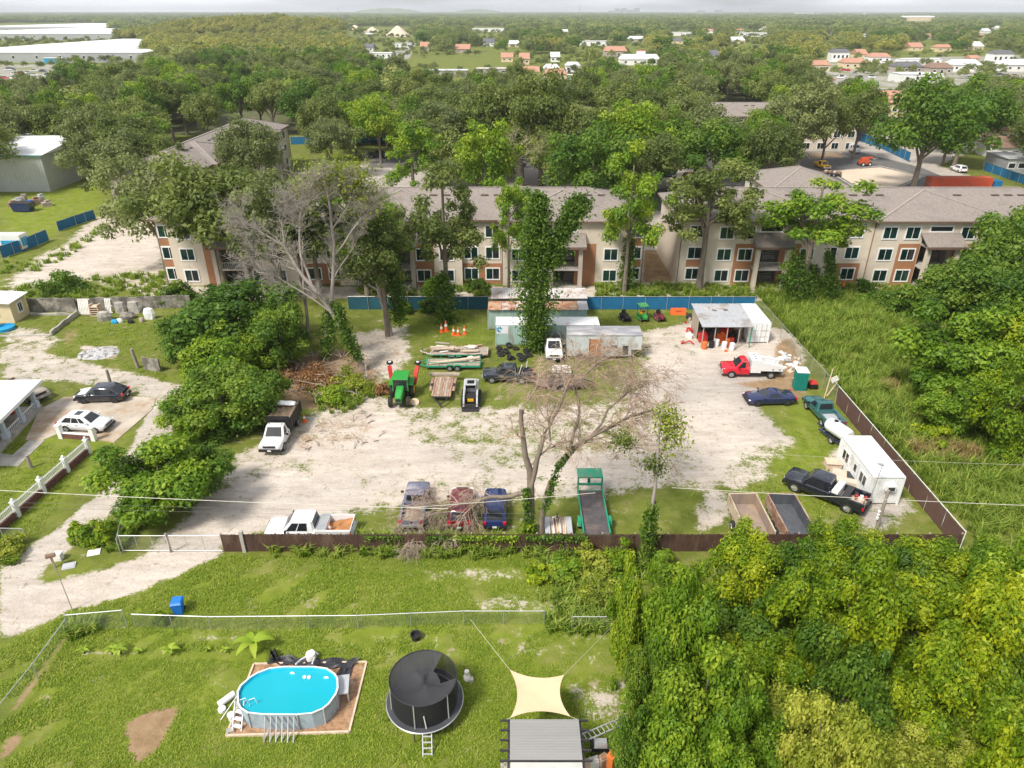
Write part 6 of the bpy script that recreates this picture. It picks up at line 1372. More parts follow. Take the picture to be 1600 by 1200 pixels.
# mowers along the blue fence
def mower(label, px, py, bodym, seatm, canopy=None):
    t = thing('riding_mower', label, 'mower', G(px, py), R(-80))
    MB().loft([[(.1,-.35,.4),(.1,.35,.4),(.1,.33,.85),(.1,-.33,.85)],[(.95,-.32,.38),(.95,.32,.38),(.95,.28,.78),(.95,-.28,.78)],[(1.1,-.24,.4),(1.1,.24,.4),(1.1,.2,.6),(1.1,-.2,.6)]]).build('hood', bodym, t, 30)
    B((-.9, -.45, .3), (.1, .45, .62)).build('chassis', bodym, t); MB().b2((-.55, -.26, .62), (-.15, .26, .74)).b2((-.65, -.26, .62), (-.55, .26, 1.1)).build('seat', seatm, t)
    B((-.6, -.7, .12), (.5, .7, .27)).build('cutting_deck', bodym, t); MB().tube([(.05, 0, .85), (-.08, 0, 1.05)], .03, 6).lathe([(.17, 1.05), (.19, 1.07), (.17, 1.09)], 12, 'Z', (-.08, 0, 0)).build('steering_wheel', 'black', t)
    wheels(t, (.75, -.6), .5, .26, .2, 'rim')
    if canopy:
        for sx in (-.8, .2):
            for sy in (-.5, .5): MB().beam((sx, sy, .6), (sx, sy, 1.85), .05).build('canopy_post', 'black', t)
        B((-.95, -.6, 1.85), (.4, .6, 1.92)).build('canopy', canopy, t)
    return t
mower('black utility buggy at the left end of the mower row by the blue fence', 976, 499, 'black', 'black'); mower('green riding mower with canopy in the middle of the mower row', 1004, 499, 'green_tractor', 'yellow_paint', 'green_tractor'); mower('dark red riding mower at the right of the mower row', 1030, 499, 'maroon_paint', 'black')
t = thing('plastic_barrier', 'long orange plastic barrier against the blue fence', 'barrier', G(1059, 491)); MB().loft([[(-1,-.3,0),(1,-.3,0),(1,.3,0),(-1,.3,0)],[(-1,-.22,.35),(1,-.22,.35),(1,.22,.35),(-1,.22,.35)],[(-1,-.1,.85),(1,-.1,.85),(1,.1,.85),(-1,.1,.85)]]).build('barrier_body', 'orange', t); B((-.4,-.24,.45),(.4,-.19,.6)).build('slot', 'orange_red', t)
# --- far vehicles
c, y = pose((1343, 243), (1323, 233)); t = thing('white_van', 'white panel van parked by the mulched bed in the far car park', 'van', c, y)
MB().loft([[(x, k[0]*1.0, .4+(zt-.4)*k[1]) for k in RK] for x, zt in ((2.7,1.0),(2.5,1.25),(1.7,1.4),(1.1,2.15),(-2.6,2.2),(-2.7,2.0))]).build('body', 'white_paint', t, 40); MB().slab([(1.69,-.85,1.47),(1.69,.85,1.47),(1.2,.8,2.1),(1.2,-.8,2.1)], .03).build('windshield', 'glass_dark', t)
for s_ in (-1, 1): B((.3, s_*1.005-.008, 1.4), (1.1, s_*1.005+.008, 1.95)).build('side_window', 'glass_dark', t)
wheels(t, (1.75, -1.7), 1.0, .36, .24)
c, y = pose((1296, 268), (1272, 258)); pickup('bright yellow pickup in the far car park', c, y, 'yellow_paint', 5.6, crew=True)
c = G(1300, 275); t = thing('flatbed_trailer', 'dark loaded flat trailer behind the yellow pickup', 'trailer', c, R(-30)); B((-2, -1, .5), (2, 1, .65)).build('deck', 'dark_steel', t)
for q in range(4): MB().lathe([(.3,0),(.5,.1),(.5,.5),(.3,.6)], 10, 'Z', (-1.5+q, 0, .66)).build('roll', ('rust', 'debris')[q % 2], t)
wheels(t, (-.5, .5), 1.0, .36, .22)
def lift(label, p, rz, m, arm):
    t = thing('boom_lift', label, 'lift', p, rz); B((-1.3, -.9, .5), (1.3, .9, 1.1)).build('chassis', m, t); B((-1.1, -.7, 1.11), (.6, .7, 1.8)).build('turret', m, t); wheels(t, (-.95, .95), .95, .5, .3, 'white_plastic')
    MB().beam((-1.2, 0, 1.9), (arm[0], 0, arm[1]), .4, .4).build('boom', m, t); bk_ = MB().b2((arm[0], -.5, arm[1]-.4), (arm[0]+.9, .5, arm[1]-.35))
    for sy in (-.5, .5): bk_.beam((arm[0], sy, arm[1]+.6), (arm[0]+.9, sy, arm[1]+.6), .05).beam((arm[0]+.9, sy, arm[1]-.4), (arm[0]+.9, sy, arm[1]+.6), .05)
    bk_.build('basket', 'galv', t)
lift('green boom lift in the gap between the two apartment blocks', G(1020, 380), R(20), 'green_lift', (3.4, 3.2)); lift('orange lift machine on the far car park', G(1350, 259), R(10), 'orange_red', (2.0, 2.0))
c = G(592, 246); pickup('dark pickup on the access road behind the left trees', c, 0.0, 'black_paint', 5.6, crew=True)
suv('red car half hidden by trees behind the green lift', G(1081, 281), R(5), 'red_paint', 4.6)
for i, (px, py, m, lab) in enumerate(((1040, 276, 'teal_paint', 'dark teal car under the trees left of the red car'), (1497, 268, 'white_paint', 'white car in the shade of the large oak by the red container'), (1275, 285, 'white_paint', 'white car nose seen over the roof of the right block'))): suv(lab, G(px, py), R(90 if i else 0), m)
p = G(1452, 300); container('orange-red shipping container at the far right beyond the apartment roof', (p.x, p.y, 0), 0, 13.2, 2.44, 2.9, 'orange_red', 'orange_red', True)
o = MB().b2((0,0,0),(1.9,2.4,2.2)).b2((.1,.1,2.2),(1.8,2.3,2.3)).build('blue_tank', 'screen_blue'); o.location = (p.x+13.6, p.y, 0); tag(o, 'blue box tank at the right end of the red container', 'tank')
t = thing('food_trailer', 'small white trailer with teal and orange stripes at the left edge', 'trailer', G(2, 397)+Vector((-.5,1.2,0))); MB().b2((-1.5, 0, .4), (3.4, 2.2, 2.7)).build('body', 'white_paint', t); B((-1.5, -.015, .5), (3.4, -.002, 1.1)).build('stripe', 'orange', t); B((.2, -.018, 1.1), (3.4, -.003, 1.9)).build('panel', 'blue_plastic', t); B((3.402, .3, .8), (3.42, 1.9, 2.2)).build('side_panel', 'blue_plastic', t); wheels(t, (.2, 1.4), 1.1, .34, .2)
p = G(38, 330)
t = thing('dumpster', 'dark navy waste skip by the grey warehouse wall', 'skip', p); MB().loft([[(-1.6,-.9,.15),(1.6,-.9,.15),(1.6,.9,.15),(-1.6,.9,.15)],[(-1.9,-1.0,1.7),(1.9,-1.0,1.7),(1.9,1.0,1.7),(-1.9,1.0,1.7)]]).build('bin_body', 'blue_paint', t); B((-1.9,-1.05,1.701),(1.9,1.05,1.76)).build('lid', 'dark_steel', t)
r = random.Random(3)
for q in range(7): o = MB().box((0,0,.4+.1*(q%3)), (r.uniform(1,2.4), r.uniform(.8,1.6), .8+.2*(q%3))).box((.2,.1,1.0+.25*(q%3)), (.9,.6,.3), .4).build('junk_pallet', ('wood_red','tin_grey','wood_grey','bin_blue')[q%4]); o.location = G(20+q*9, 322-(q%3)*3); o.rotation_euler = (0,0,r.uniform(0,1)); tag(o, 'junk stacked on pallets beside the grey warehouse', 'junk', 'junk by the warehouse')
# ================================================================== garden
# pool, an elongated octagon-like oval
NWp = [(371,1076),(396,1054),(428,1042),(506,1042),(527,1056),(528,1080),(510,1105),(482,1117),(391,1116),(372,1104)]
zp = 1.25; ring = [G(x, y, zp) for x, y in NWp]; ring = [p for a, b in zip(ring, ring[1:]+ring[:1]) for p in (a.lerp(b, .2), a.lerp(b, .8))]; cx = sum((p.x for p in ring))/len(ring); cy = sum((p.y for p in ring))/len(ring)
t = thing('swimming_pool', 'oval above-ground swimming pool with bright turquoise water', 'pool', (cx, cy, 0)); rg = [Vector((p.x-cx, p.y-cy, 0)) for p in ring]
def off(k, z): return [(p.x*k, p.y*k, z) for p in rg]
n = len(rg)
MB().add(off(1, 0)+off(1, zp), [(i, (i+1) % n, n+(i+1) % n, n+i) for i in range(n)]).build('pool_wall', 'pool_wall', t)
MB().add(off(.985, .03)+off(.985, zp), [((i+1) % n, i, n+i, n+(i+1) % n) for i in range(n)]+[tuple(range(n))]).build('liner', 'pool_liner', t)
MB().add(off(.982, zp)+off(1.016, zp)+off(.982, zp+.05)+off(1.016, zp+.05), [(i, (i+1)%n, n+(i+1)%n, n+i) for i in range(n)]+[(2*n+i, 3*n+i, 3*n+(i+1)%n, 2*n+(i+1)%n) for i in range(n)]+[(n+i, n+(i+1)%n, 3*n+(i+1)%n, 3*n+i) for i in range(n)]+[((i+1)%n, i, 2*n+i, 2*n+(i+1)%n) for i in range(n)]).build('rim', 'white_plastic', t)
wm = bpy.data.materials.new('pool_water'); wm.use_nodes = True; wt = wm.node_tree; pb = wt.nodes['Principled BSDF']; pb.inputs['Base Color'].default_value = (.008,.50,.62,1); pb.inputs['Roughness'].default_value = .05; pb.inputs['Transmission Weight'].default_value = .35; pb.inputs['IOR'].default_value = 1.33
nz_ = _n(wt, 'ShaderNodeTexNoise', Scale=2.2, Detail=3.0); bp_ = _n(wt, 'ShaderNodeBump', Strength=.08, Distance=.05); wt.links.new(nz_.outputs['Fac'], bp_.inputs['Height']); wt.links.new(bp_.outputs['Normal'], pb.inputs['Normal']); M['pool_water'] = wm
MB().add(off(.984, zp-.16), [tuple(range(n))]).build('water', 'pool_water', t)
for i in range(0, n, 2):
    MB().beam(Vector(off(1.01, 0)[i]), Vector(off(1.01, zp)[i]), .09, .06).build('upright', 'tin_grey', t)
for q in range(6):
    a = Vector(off(1.0, 0)[15]).lerp(Vector(off(1.0, 0)[14]), (q+.5)/6); MB().beam(a+Vector((0, -.75, .03)), a+Vector((0, -.03, zp-.1)), .06, .06).build('brace', 'tin_grey', t); MB().b2((a.x-.03, a.y-.8, 0), (a.x+.03, a.y, .05)).build('foot', 'tin_grey', t)
lx, ly = rg[17].x+.15, rg[17].y+.35; ldr = MB()
for sx in (-.25, .25): ldr.tube([(lx+sx+.35, ly+.1, zp-.2), (lx+sx+.3, ly+.02, zp+.35), (lx+sx+.05, ly-.1, zp+.35), (lx+sx, ly-.15, zp-.1)], .022, 6)
ldr.build('hand_rail', 'white_plastic', t)
st_ = MB()
for q in range(4): st_.box((lx-.35-q*.02, ly+.05-q*.25, zp-.2-q*.27), (.5, .2, .05), -.25)
for sx in (-.25, .25): st_.beam((lx-.35+sx, ly+.1, zp), (lx-.4+sx, ly-.85, .05), .05, .1)
st_.build('ladder', 'white_plastic', t)
for x_, y_ in ((457,1053),(510,1060)): p = G(x_, y_, zp-.18); MB().lathe([(.05,0),(.16,0),(.16,.06),(.05,.06)], 12, 'Y', (p.x-cx, p.y-cy-.02, zp-.2)).build('water_inlet', 'white_plastic', t)
for i, (x_, y_) in enumerate(((476,1058),(483,1058.5))): p = G(x_, y_, zp-.15); o = MB().lathe([(.03,0),(.11,.02),(.11,.08),(.04,.13)], 10).build('chlorine_float', 'white_plastic'); o.location = (p.x, p.y, zp-.18); tag(o, ('left','right')[i]+' small white float drifting in the pool', 'float')
bed = [tuple(G(x, y))[:2] for x, y in ((354,1151),(546,1145),(573,1036),(397,1039))]
struct(MB().prism(bed, -.03, .045).build('mulch_bed', 'mulch'), 'brown mulch bed framed in timber under the pool'); HARDS.append(bed)
t = thing('timber_border', 'thin timber edging around the pool mulch bed', 'edging', (0,0,0))
for a, b in zip(bed, bed[1:]+bed[:1]): MB().beam((*a,.07), (*b,.07), .11, .15).build('edge_board', 'wood_pale', t)
# tarp, pump, filter
def cloth(name, pp, m, label, cat, z=.08, amp=.12, seed=1, nu=14, nv=6):
    r = random.Random(seed); q = [G(x, y) for x, y in pp]; V = []
    for i in range(nu+1):
        for j in range(nv+1):
            u, v = i/nu, j/nv; p = (q[0]*(1-u)+q[1]*u)*(1-v)+(q[3]*(1-u)+q[2]*u)*v
            V.append((p.x+r.uniform(-.08,.08), p.y+r.uniform(-.08,.08), z+amp*(.5+.5*math.sin(i*1.7+j*.6))*r.uniform(.4,1.3)))
    o = MB().add(V, [(i*(nv+1)+j, (i+1)*(nv+1)+j, (i+1)*(nv+1)+j+1, i*(nv+1)+j+1) for i in range(nu) for j in range(nv)]).build(name, m, None, 50); return tag(o, label, cat)
cloth('tarpaulin', [(420,1041),(545,1048),(562,1034),(424,1029)], 'tarp_black', 'crumpled black tarpaulin behind the pool', 'tarpaulin', .1, .28, 4)
cloth('tarpaulin', [(526,1058),(546,1062),(552,1040),(534,1040)], 'tarp_black', 'torn corner of black tarpaulin at the right end of the pool', 'tarpaulin', .06, .12, 6, 8, 5); cloth('tarpaulin', [(424,1036),(440,1036),(432,1018),(424,1020)], 'tarp_black', 'folded black tarpaulin end at the upper left of the pool', 'tarpaulin', .08, .5, 9, 6, 5)
t = thing('pool_pump', 'white pool pump and hoses behind the pool', 'pump', G(487, 1032)); MB().lathe([(.1,0),(.3,.02),(.32,.4),(.28,.62),(.1,.7)], 14).build('filter_drum', 'white_pile', t, 40); MB().tube([(-.2,-.1,.5),(-.5,-.5,.6),(-.6,-.95,.8)], .05, 7).tube([(.25,-.1,.4),(.35,-.6,.7),(.4,-1.0,.9)], .05, 7).tube([(-.3,.1,.2),(0,.35,.55),(.4,.2,.3)], .05, 7).build('hose', 'white_plastic', t)
t = thing('step_platform', 'grey plastic platform leaning on the right end of the pool', 'platform', G(538, 1083), R(8)); MB().b2((-.35,-.7,.75),(.35,.6,.83)).build('top', 'tin_grey', t); 
for sx in (-.3,.3):
    for sy in (-.6,.5): B((sx-.04, sy-.04, 0), (sx+.04, sy+.04, .75)).build('leg', 'tin_grey', t)
t = thing('pool_cover_roll', 'white folded float lying on the grass left of the pool', 'float', G(355, 1096), R(50)); MB().lathe([(.1,-.5),(.2,-.48),(.2,.48),(.1,.5)], 12, 'X', (0,0,.2)).build('roll', 'white_plastic', t, 40); MB().lathe([(.06,0),(.22,.02),(.22,.2),(.06,.24)], 12, 'Z', (-.5,-.35,0)).build('ring', 'white_plastic', t, 40)
o = MB().tube([(0,0,.05),(.9,1.5,.9)], .025, 6).build('pool_pole', 'white_plastic'); o.location = G(345, 1126); tag(o, 'long white pole leaning against the left side of the pool', 'pole')
o = MB().lathe([(.05,0),(.18,.0),(.2,.4),(.22,.42),(.05,.43)], 14).build('bucket', 'white_plastic', None, 40); o.location = G(363, 1124); tag(o, 'round white bucket beside the pool ladder', 'bucket')
for i, (x, y) in enumerate(((360,1143),(369,1136))): o = MB().box((0,0,.06), (.42,.3,.12), .4).box((0,0,.13), (.36,.24,.02), .4).build('paving_block', 'concrete'); o.location = G(x, y)+Vector((0,0,.03)); tag(o, ('lower left','upper right')[i]+' pale block at the foot of the pool ladder', 'block')
# trampoline
ct = G(664, 1093, .85); Rt = 2.13; t = thing('trampoline', 'round black trampoline with safety net and fallen canopy', 'trampoline', (ct.x, ct.y, 0))
MB().lathe([(Rt-.38,.84),(Rt-.02,.86),(Rt,.9),(Rt-.38,.89)], 40, closed=True).build('spring_pad', 'black_pad', t, 40); MB().lathe([(.01,.80),(Rt-.37,.82)], 40).build('jump_mat', 'black', t)
MB().lathe([(Rt+.0,.85),(Rt+.045,.88),(Rt+.0,.92),(Rt-.03,.88)], 48, closed=True).build('frame_ring', 'silver', t, 40)
for q in range(6):
    a = q*math.pi/3+.35; c_, s_ = math.cos(a), math.sin(a)
    MB().tube([(c_*(Rt-.05), s_*(Rt-.05), 0), (c_*(Rt-.02), s_*(Rt-.02), .85)], .03, 6).build('leg', 'dark_steel', t)
    MB().tube([(c_*(Rt-.25), s_*(Rt-.25), .88), (c_*(Rt-.28), s_*(Rt-.28), 2.7)], .035, 6).build('net_pole', 'alu' if s_ < .2 else 'dark_steel', t)
MB().lathe([(Rt-.30,.9),(Rt-.30,2.65)], 40).build('_tmp', 'black_net', t)
o = [c for c in t.children if c.name.startswith('_tmp')][0]; o.name = 'safety_net'
bm = bmesh.new(); bm.from_mesh(o.data); bmesh.ops.delete(bm, geom=[f for f in bm.faces if len(f.verts) > 4], context='FACES'); bm.to_mesh(o.data); bm.free()
MB().tube([((Rt-.28)*math.cos(q*math.pi/18), (Rt-.28)*math.sin(q*math.pi/18), 2.68) for q in range(37)], .035, 6, cap=False).build('top_ring', 'dark_steel', t, 60)
V = []; nu = 24; nv = 8; rC = Rt-.3
for j in range(nv+1):
    for i in range(nu):
        a = 2*math.pi*i/nu; k_ = j/nv; x, y = rC*k_*math.cos(a), rC*k_*math.sin(a)
        V.append((x, y, 2.66-.75*(1-k_*k_)*(.7+.3*math.sin(2*a+.6))+.06*math.sin(9*a)*k_*(1-k_)*4))
F = [(j*nu+i, j*nu+(i+1)%nu, (j+1)*nu+(i+1)%nu, (j+1)*nu+i) for j in range(1, nv) for i in range(nu) if not (0 < 2*math.pi*(i+.5)/nu < 1.15 and j > 3)]
F += [(0, nu+i, nu+(i+1)%nu) for i in range(nu)]
MB().add(V, F).build('canopy_net', 'black_mesh', t, 60)
lt = MB()
for sx in (-.24, .24): lt.beam((sx+.35, -Rt-.02, .9), (sx+.4, -Rt-.75, 0), .05, .06)
for q in range(4): f_ = .12+q*.25; lt.beam((.11+.05*f_, -Rt-.02-.73*f_, .9-.9*f_), (.59+.05*f_, -Rt-.02-.73*f_, .9-.9*f_), .07, .04)
lt.build('ladder', 'alu', t); MB().beam((.3,-Rt+.2,1.0), (.2,-Rt+.27,1.9), .04).build('net_zip', 'white_pile', t)
o = MB().lathe([(.1,0),(.26,.02),(.33,.4),(.34,.42),(.27,.42),(.24,.15),(.05,.12)], 16).build('plant_pot', 'rubber', None, 40); o.location = G(650, 998); o.scale = (1.05,1.05,1); tag(o, 'dark round planter standing on the grass behind the trampoline', 'planter')
t = thing('garden_ornament', 'small pale two-part garden ornament right of the trampoline', 'ornament', G(730, 1062)); MB().lathe([(.05,0),(.2,.02),(.22,.3),(.1,.45),(.16,.6),(.14,.75),(.04,.8)], 12).build('figure', 'white_pile', t, 50); MB().box((.25,-.1,.12), (.25,.25,.24), .3).build('base_stone', 'concrete', t)
# shade sail, patio roof
zs = 2.5; c4 = [G(796,1046,zs+.35), G(882,1054,zs+.15), G(892,1120,zs), G(797,1122,zs)]
t = thing('shade_sail', 'square cream shade sail with curved edges tied above the lawn', 'sail', ((c4[0]+c4[2])/2).to_2d().to_3d()); o_ = t.location; V = []; N_ = 14
for i in range(N_+1):
    for j in range(N_+1):
        u, v = i/N_, j/N_; cu = .13*(4*v*(1-v))*(1-2*u); cv = .13*(4*u*(1-u))*(1-2*v); uu, vv = u+cu, v+cv
        p = (c4[0]*(1-uu)+c4[1]*uu)*(1-vv)+(c4[3]*(1-uu)+c4[2]*uu)*vv; p = p-o_; V.append((p.x, p.y, p.z-.12*16*u*(1-u)*v*(1-v)))
MB().add(V, [(i*(N_+1)+j, (i+1)*(N_+1)+j, (i+1)*(N_+1)+j+1, i*(N_+1)+j+1) for i in range(N_) for j in range(N_)]).build('cloth', 'sail', t, 60)
for a, b in ((c4[0], G(735, 968, 1.1)), (c4[1], G(955, 980, 1.2)), (c4[2], G(905, 1125, 2.4)), (c4[3], G(787, 1126, 2.4))): MB().tube([a-o_, b-o_], .012, 4).build('rope', 'wire', t)
zr = 2.55; a, b = G(797, 1124, zr), G(904, 1121, zr); t = thing('patio_roof', 'flat grey ribbed patio roof on dark steel frame at the bottom edge', 'patio', (a.x, a.y, 0)); Wp = b.x-a.x
c2 = G(795, 1187, zr); Lp2 = a.y-c2.y; nr = 26; mb = MB().b2((0, -Lp2, zr-.03), (Wp, 0, zr))
for q in range(nr): mb.b2((.003, -Lp2+q*Lp2/nr+.02, zr+.001), (Wp-.003, -Lp2+q*Lp2/nr+.07, zr+.02))
mb.build('roof_panel', 'patio_roof', t); MB().b2((.03, -Lp2-2.5, zr-.06), (Wp-.03, -Lp2-.12, zr-.03)).build('clear_panel', 'patio_clear', t)
for q in range(6): yy = -q*Lp2/4; MB().b2((-.5, yy-.04, zr-.14), (Wp+.5, yy+.04, zr-.045)).build('cross_beam', 'dark_steel', t)
MB().b2((Wp+.02, -Lp2-2.5, zr-.25), (Wp+.12, 0, zr-.142)).build('side_beam', 'dark_steel', t); MB().b2((-.12, -Lp2-2.5, zr-.25), (-.02, 0, zr-.142)).build('side_beam', 'dark_steel', t)
for x in (-.07, Wp+.07):
    for y in (-.1, -Lp2): MB().b2((x-.06, y-.06, 0), (x+.06, y+.06, zr-.25)).build('post', 'dark_steel', t)
struct(MB().prism([(a.x-.5, a.y-.6), (a.x+Wp+.6, a.y-.6), (a.x+Wp+.6, a.y-7), (a.x-.5, a.y-7)], -.04, .06).build('patio_floor', 'concrete'), 'pale concrete patio under the ribbed roof')
# long ladder
p, q = G(911, 1153, 1.3), G(980, 1124, 1.0); d = (q-p); n_ = Vector((-d.y, d.x, 0)).normalized()*.2; t = thing('extension_ladder', 'aluminium ladder reaching from the patio roof into the thicket', 'ladder', (p.x, p.y, 0))
for s_ in (-1, 1): MB().beam(Vector((0,0,p.z))+n_*s_, Vector((d.x,d.y,q.z))+n_*s_, .05, .09).build('side_rail', 'alu', t)
for k_ in range(10): f_ = (k_+.5)/10; c_ = Vector((d.x*f_, d.y*f_, p.z+(q.z-p.z)*f_)); MB().beam(c_-n_, c_+n_, .04, .04).build('rung', 'alu', t)
t = thing('barbecue', 'black barbecue with silver lid beside the patio roof', 'barbecue', G(935, 1178)); MB().b2((-.45,-.3,.6),(.75,.3,.85)).build('firebox', 'black', t); MB().loft([[(-.3,-.28,.851),(.4,-.28,.851),(.4,.28,.851),(-.3,.28,.851)],[(-.28,-.15,1.1),(.38,-.15,1.1),(.38,.15,1.1),(-.28,.15,1.1)]]).build('lid', 'silver', t)
for sx in (-.4,.7):
    for sy in (-.25,.25): B((sx-.03,sy-.03,0),(sx+.03,sy+.03,.6)).build('leg', 'black', t)
t = thing('garden_lamp', 'thin lamp with white round head near the barbecue', 'lamp', G(972, 1180)); MB().tube([(0,0,0),(0,.02,1.2)], .02, 6).build('pole', 'alu', t); MB().lathe([(.02,1.2),(.13,1.22),(.14,1.3),(.05,1.36)], 10).build('lamp_head', 'white_plastic', t)
r = random.Random(6)
for q in range(4): o = MB().box((0,0,.25+.1*q), (.5,.4,.5+.2*q), .3*q).box((.05,.0,.55+.2*q), (.3,.25,.12), .2).build('garden_crate', ('wood_pale','white_pile','wood_red','orange_barrel')[q]); o.location = G(915+q*13, 1200); tag(o, ('pale wooden box leftmost','whitish sack-like box second','reddish box third','orange-brown box rightmost')[q]+' in the clutter beside the patio', 'box')
# bin, mailbox, sign, signs
t = thing('wheelie_bin', 'bright blue wheeled rubbish bin on the front lawn', 'bin', G(281, 957), R(10)); MB().loft([[(-.24,-.27,.08),(.24,-.27,.08),(.24,.27,.08),(-.24,.27,.08)],[(-.33,-.38,1.0),(.33,-.38,1.0),(.33,.36,1.0),(-.33,.36,1.0)]]).build('bin_body', 'bin_blue', t); MB().loft([[(-.36,-.42,1.002),(.36,-.42,1.002),(.36,.42,1.002),(-.36,.42,1.002)],[(-.28,-.3,1.1),(.28,-.3,1.1),(.28,.34,1.1),(-.28,.34,1.1)]]).build('lid', 'bin_blue', t); MB().tube([(-.25,.45,.95),(.25,.45,.95)], .025, 6).build('handle', 'bin_blue', t)
for s_ in (-1,1): MB().lathe([(.03,-.03),(.13,-.03),(.13,.03),(.03,.03)], 12, 'X', (s_*.27,.3,.13)).build('wheel', 'rubber', t)
t = thing('mailbox', 'dark brown mailbox on wooden post beside the lane', 'mailbox', G(86, 887), R(25)); MB().b2((-.06,-.06,0),(.06,.06,1.0)).build('post', 'wood_red', t); MB().loft([[(x,-.14,1.0),(x,.14,1.0),(x,.14,1.16),(x,.08,1.25),(x,-.08,1.25),(x,-.14,1.16)] if 0 else (x,-.14,1.0) and [(x,-.14,1.0),(x,.14,1.0),(x,.14,1.16),(x,.08,1.25),(x,-.08,1.25),(x,-.14,1.16)] for x in (-.3,.3)]).build('mailbox_body', 'house_brown', t)
t = thing('utility_box', 'low white utility box behind the mailbox', 'box', G(93, 874)); MB().b2((-.25,-.2,0),(.25,.2,.55)).build('box_body', 'white_pile', t); B((-.28,-.23,.551),(.28,.23,.6)).build('lid', 'white_pile', t)
for i, (x, y, lab) in enumerate(((147,864,'white sheet of board lying by the overgrown fence corner'),(108,885,'flat metal drain grate in the verge by the mailbox'))): o = MB().box((0,0,.05), (.85,.6,.05), .3, 0, .12).box((0,0,.09), (.7,.45,.02), .3, 0, .12).build('board_sheet', ('white_plastic','tin_grey')[i]); o.location = G(x, y); tag(o, lab, 'board')
def pole(label, px, py, h, r0=.15, lean=(0,0), m='pole_wood', name='utility_pole', cat='pole'):
    t = thing(name, label, cat, G(px, py)); MB().tube([(0,0,0),(lean[0]*.5,lean[1]*.5,h*.5),(lean[0],lean[1],h)], [r0,r0*.9,r0*.8], 8).build('shaft', m, t, 50); return t
pole('weathered timber post in the lane bend above the black car', 174, 603, 1.9, .17, name='timber_post', cat='post'); pole('leaning weathered timber post beside the concrete slab', 216, 575, 2.3, .2, (-.2,0), name='timber_post', cat='post'); pole('short cut timber post on the front lawn by the path', 49, 731, 1.3, .17, name='timber_post', cat='post')
t = pole('thin grey metal pole at the lawn corner beside the lane', 113, 953, 4.2, .03, (0,0), 'galv', 'metal_pole')
pu = G(1370, 825); t = pole('wooden utility pole with white insulators in the yard corner', 1369, 827, 3.6, .14, (.1, .1))
for q in range(3): MB().lathe([(.04,1.0+q*.3),(.1,1.02+q*.3),(.11,1.2+q*.3),(.04,1.24+q*.3)], 10, 'Z', (-.2,-.05,0)).build('insulator', 'white_plastic', t)
t = thing('flood_light', 'thin mast with flat flood lamp head leaning over the white office', 'lamp', G(1352, 800)); hz = 4.6; MB().tube([(0,0,0),(.35,.1,hz)], .03, 6).build('mast', 'galv', t); MB().box((.15,.1,hz-.12), (.5,.3,.08), .2, 0, 0, .3).build('lamp_head', 'tin_grey', t)
t = thing('deer_stand', 'leaning timber frame with pale board beside the right fence', 'frame', G(1288, 622)); MB().beam((0,0,0),(.35,.3,3.2),.09).build('upright', 'wood_pale', t); MB().beam((.2,0,.2),(1.1,.3,1.7),.08).build('brace', 'wood_pale', t); MB().box((.75,.3,2.0),(.75,.06,.6),.0,0,.0,-.6).build('board', 'white_pile', t)
# overhead wires
def wire(label, a, b, sag, m='wire', r=.02):
    a, b = Vector(a), Vector(b); pts = [a.lerp(b, i/24)-Vector((0,0,sag*4*(i/24)*(1-i/24))) for i in range(25)]; mb = MB(); o0 = pts[0]; mb.tube([p-o0 for p in pts], r, 5)
    o = mb.build('overhead_wire', m); o.location = o0; return tag(o, label, 'wire')
wire('thick pale overhead cable crossing the yard from the left edge', Y(-40, 764, 38), Y(700, 795, 39), .15, r=.022); wire('pale overhead cable from the dead tree to the right edge', Y(1050, 762, 40), Y(1660, 792, 40), .1, r=.022); wire('pale cable spanning the low lumber and gooseneck trailer', Y(640, 793, 40), Y(930, 770, 40), .05, r=.018)
wire('upper thin dark wire over the white crew-cab pickup', Y(-40, 783, 37.5), Y(830, 803, 38), .1, 'wire_dark', .007); wire('lower thin dark wire over the white crew-cab pickup', Y(-40, 790, 37.3), Y(830, 810, 37.8), .1, 'wire_dark', .007)
wire('faint upper wire at the right over the office roof', Y(1060, 700, 44), Y(1660, 728, 44), .2, 'wire', .008)
wire('left of two thin dark wires crossing the patio roof', Y(878, 1098, 27.5), Y(822, 1210, 24.5), 0, 'wire_dark', .01); wire('right of two thin dark wires crossing the patio roof', Y(880, 1120, 26.8), Y(836, 1210, 24.2), 0, 'wire_dark', .01)
# portable toilet and junk on the right
t = thing('portable_toilet', 'green portable toilet with white roof by the fence', 'toilet', G(1251, 611)+Vector((0,.6,0)), R(-5)); MB().b2((-.58,-.58,0),(.58,.58,2.1)).build('cabin', 'teal_plastic', t); MB().loft([[(-.62,-.62,2.101),(.62,-.62,2.101),(.62,.62,2.101),(-.62,.62,2.101)],[(-.5,-.5,2.3),(.5,-.5,2.3),(.5,.5,2.3),(-.5,.5,2.3)]]).build('roof', 'white_plastic', t); d = B((-.63,-.42,.1),(-.582,.42,1.95)).build('door', 'teal_plastic', t); B((-.66,.2,1.0),(-.632,.3,1.12)).build('latch', 'white_plastic', d)
for q in range(4): B((-.5+q*.28,-.61,.2),(-.36+q*.28,-.582,1.9)).build('panel_rib', 'teal_plastic', t)
t = thing('generator', 'red-topped small generator behind the portable toilet', 'generator', G(1269, 606)); MB().b2((-.4,-.4,0),(.4,.4,.6)).build('engine_block', 'black', t); MB().loft([[(-.4,-.4,.601),(.4,-.4,.601),(.4,.4,.601),(-.4,.4,.601)],[(-.25,-.25,.85),(.25,-.25,.85),(.25,.25,.85),(-.25,.25,.85)]]).build('fuel_tank', 'red_plain', t)
r = random.Random(12)
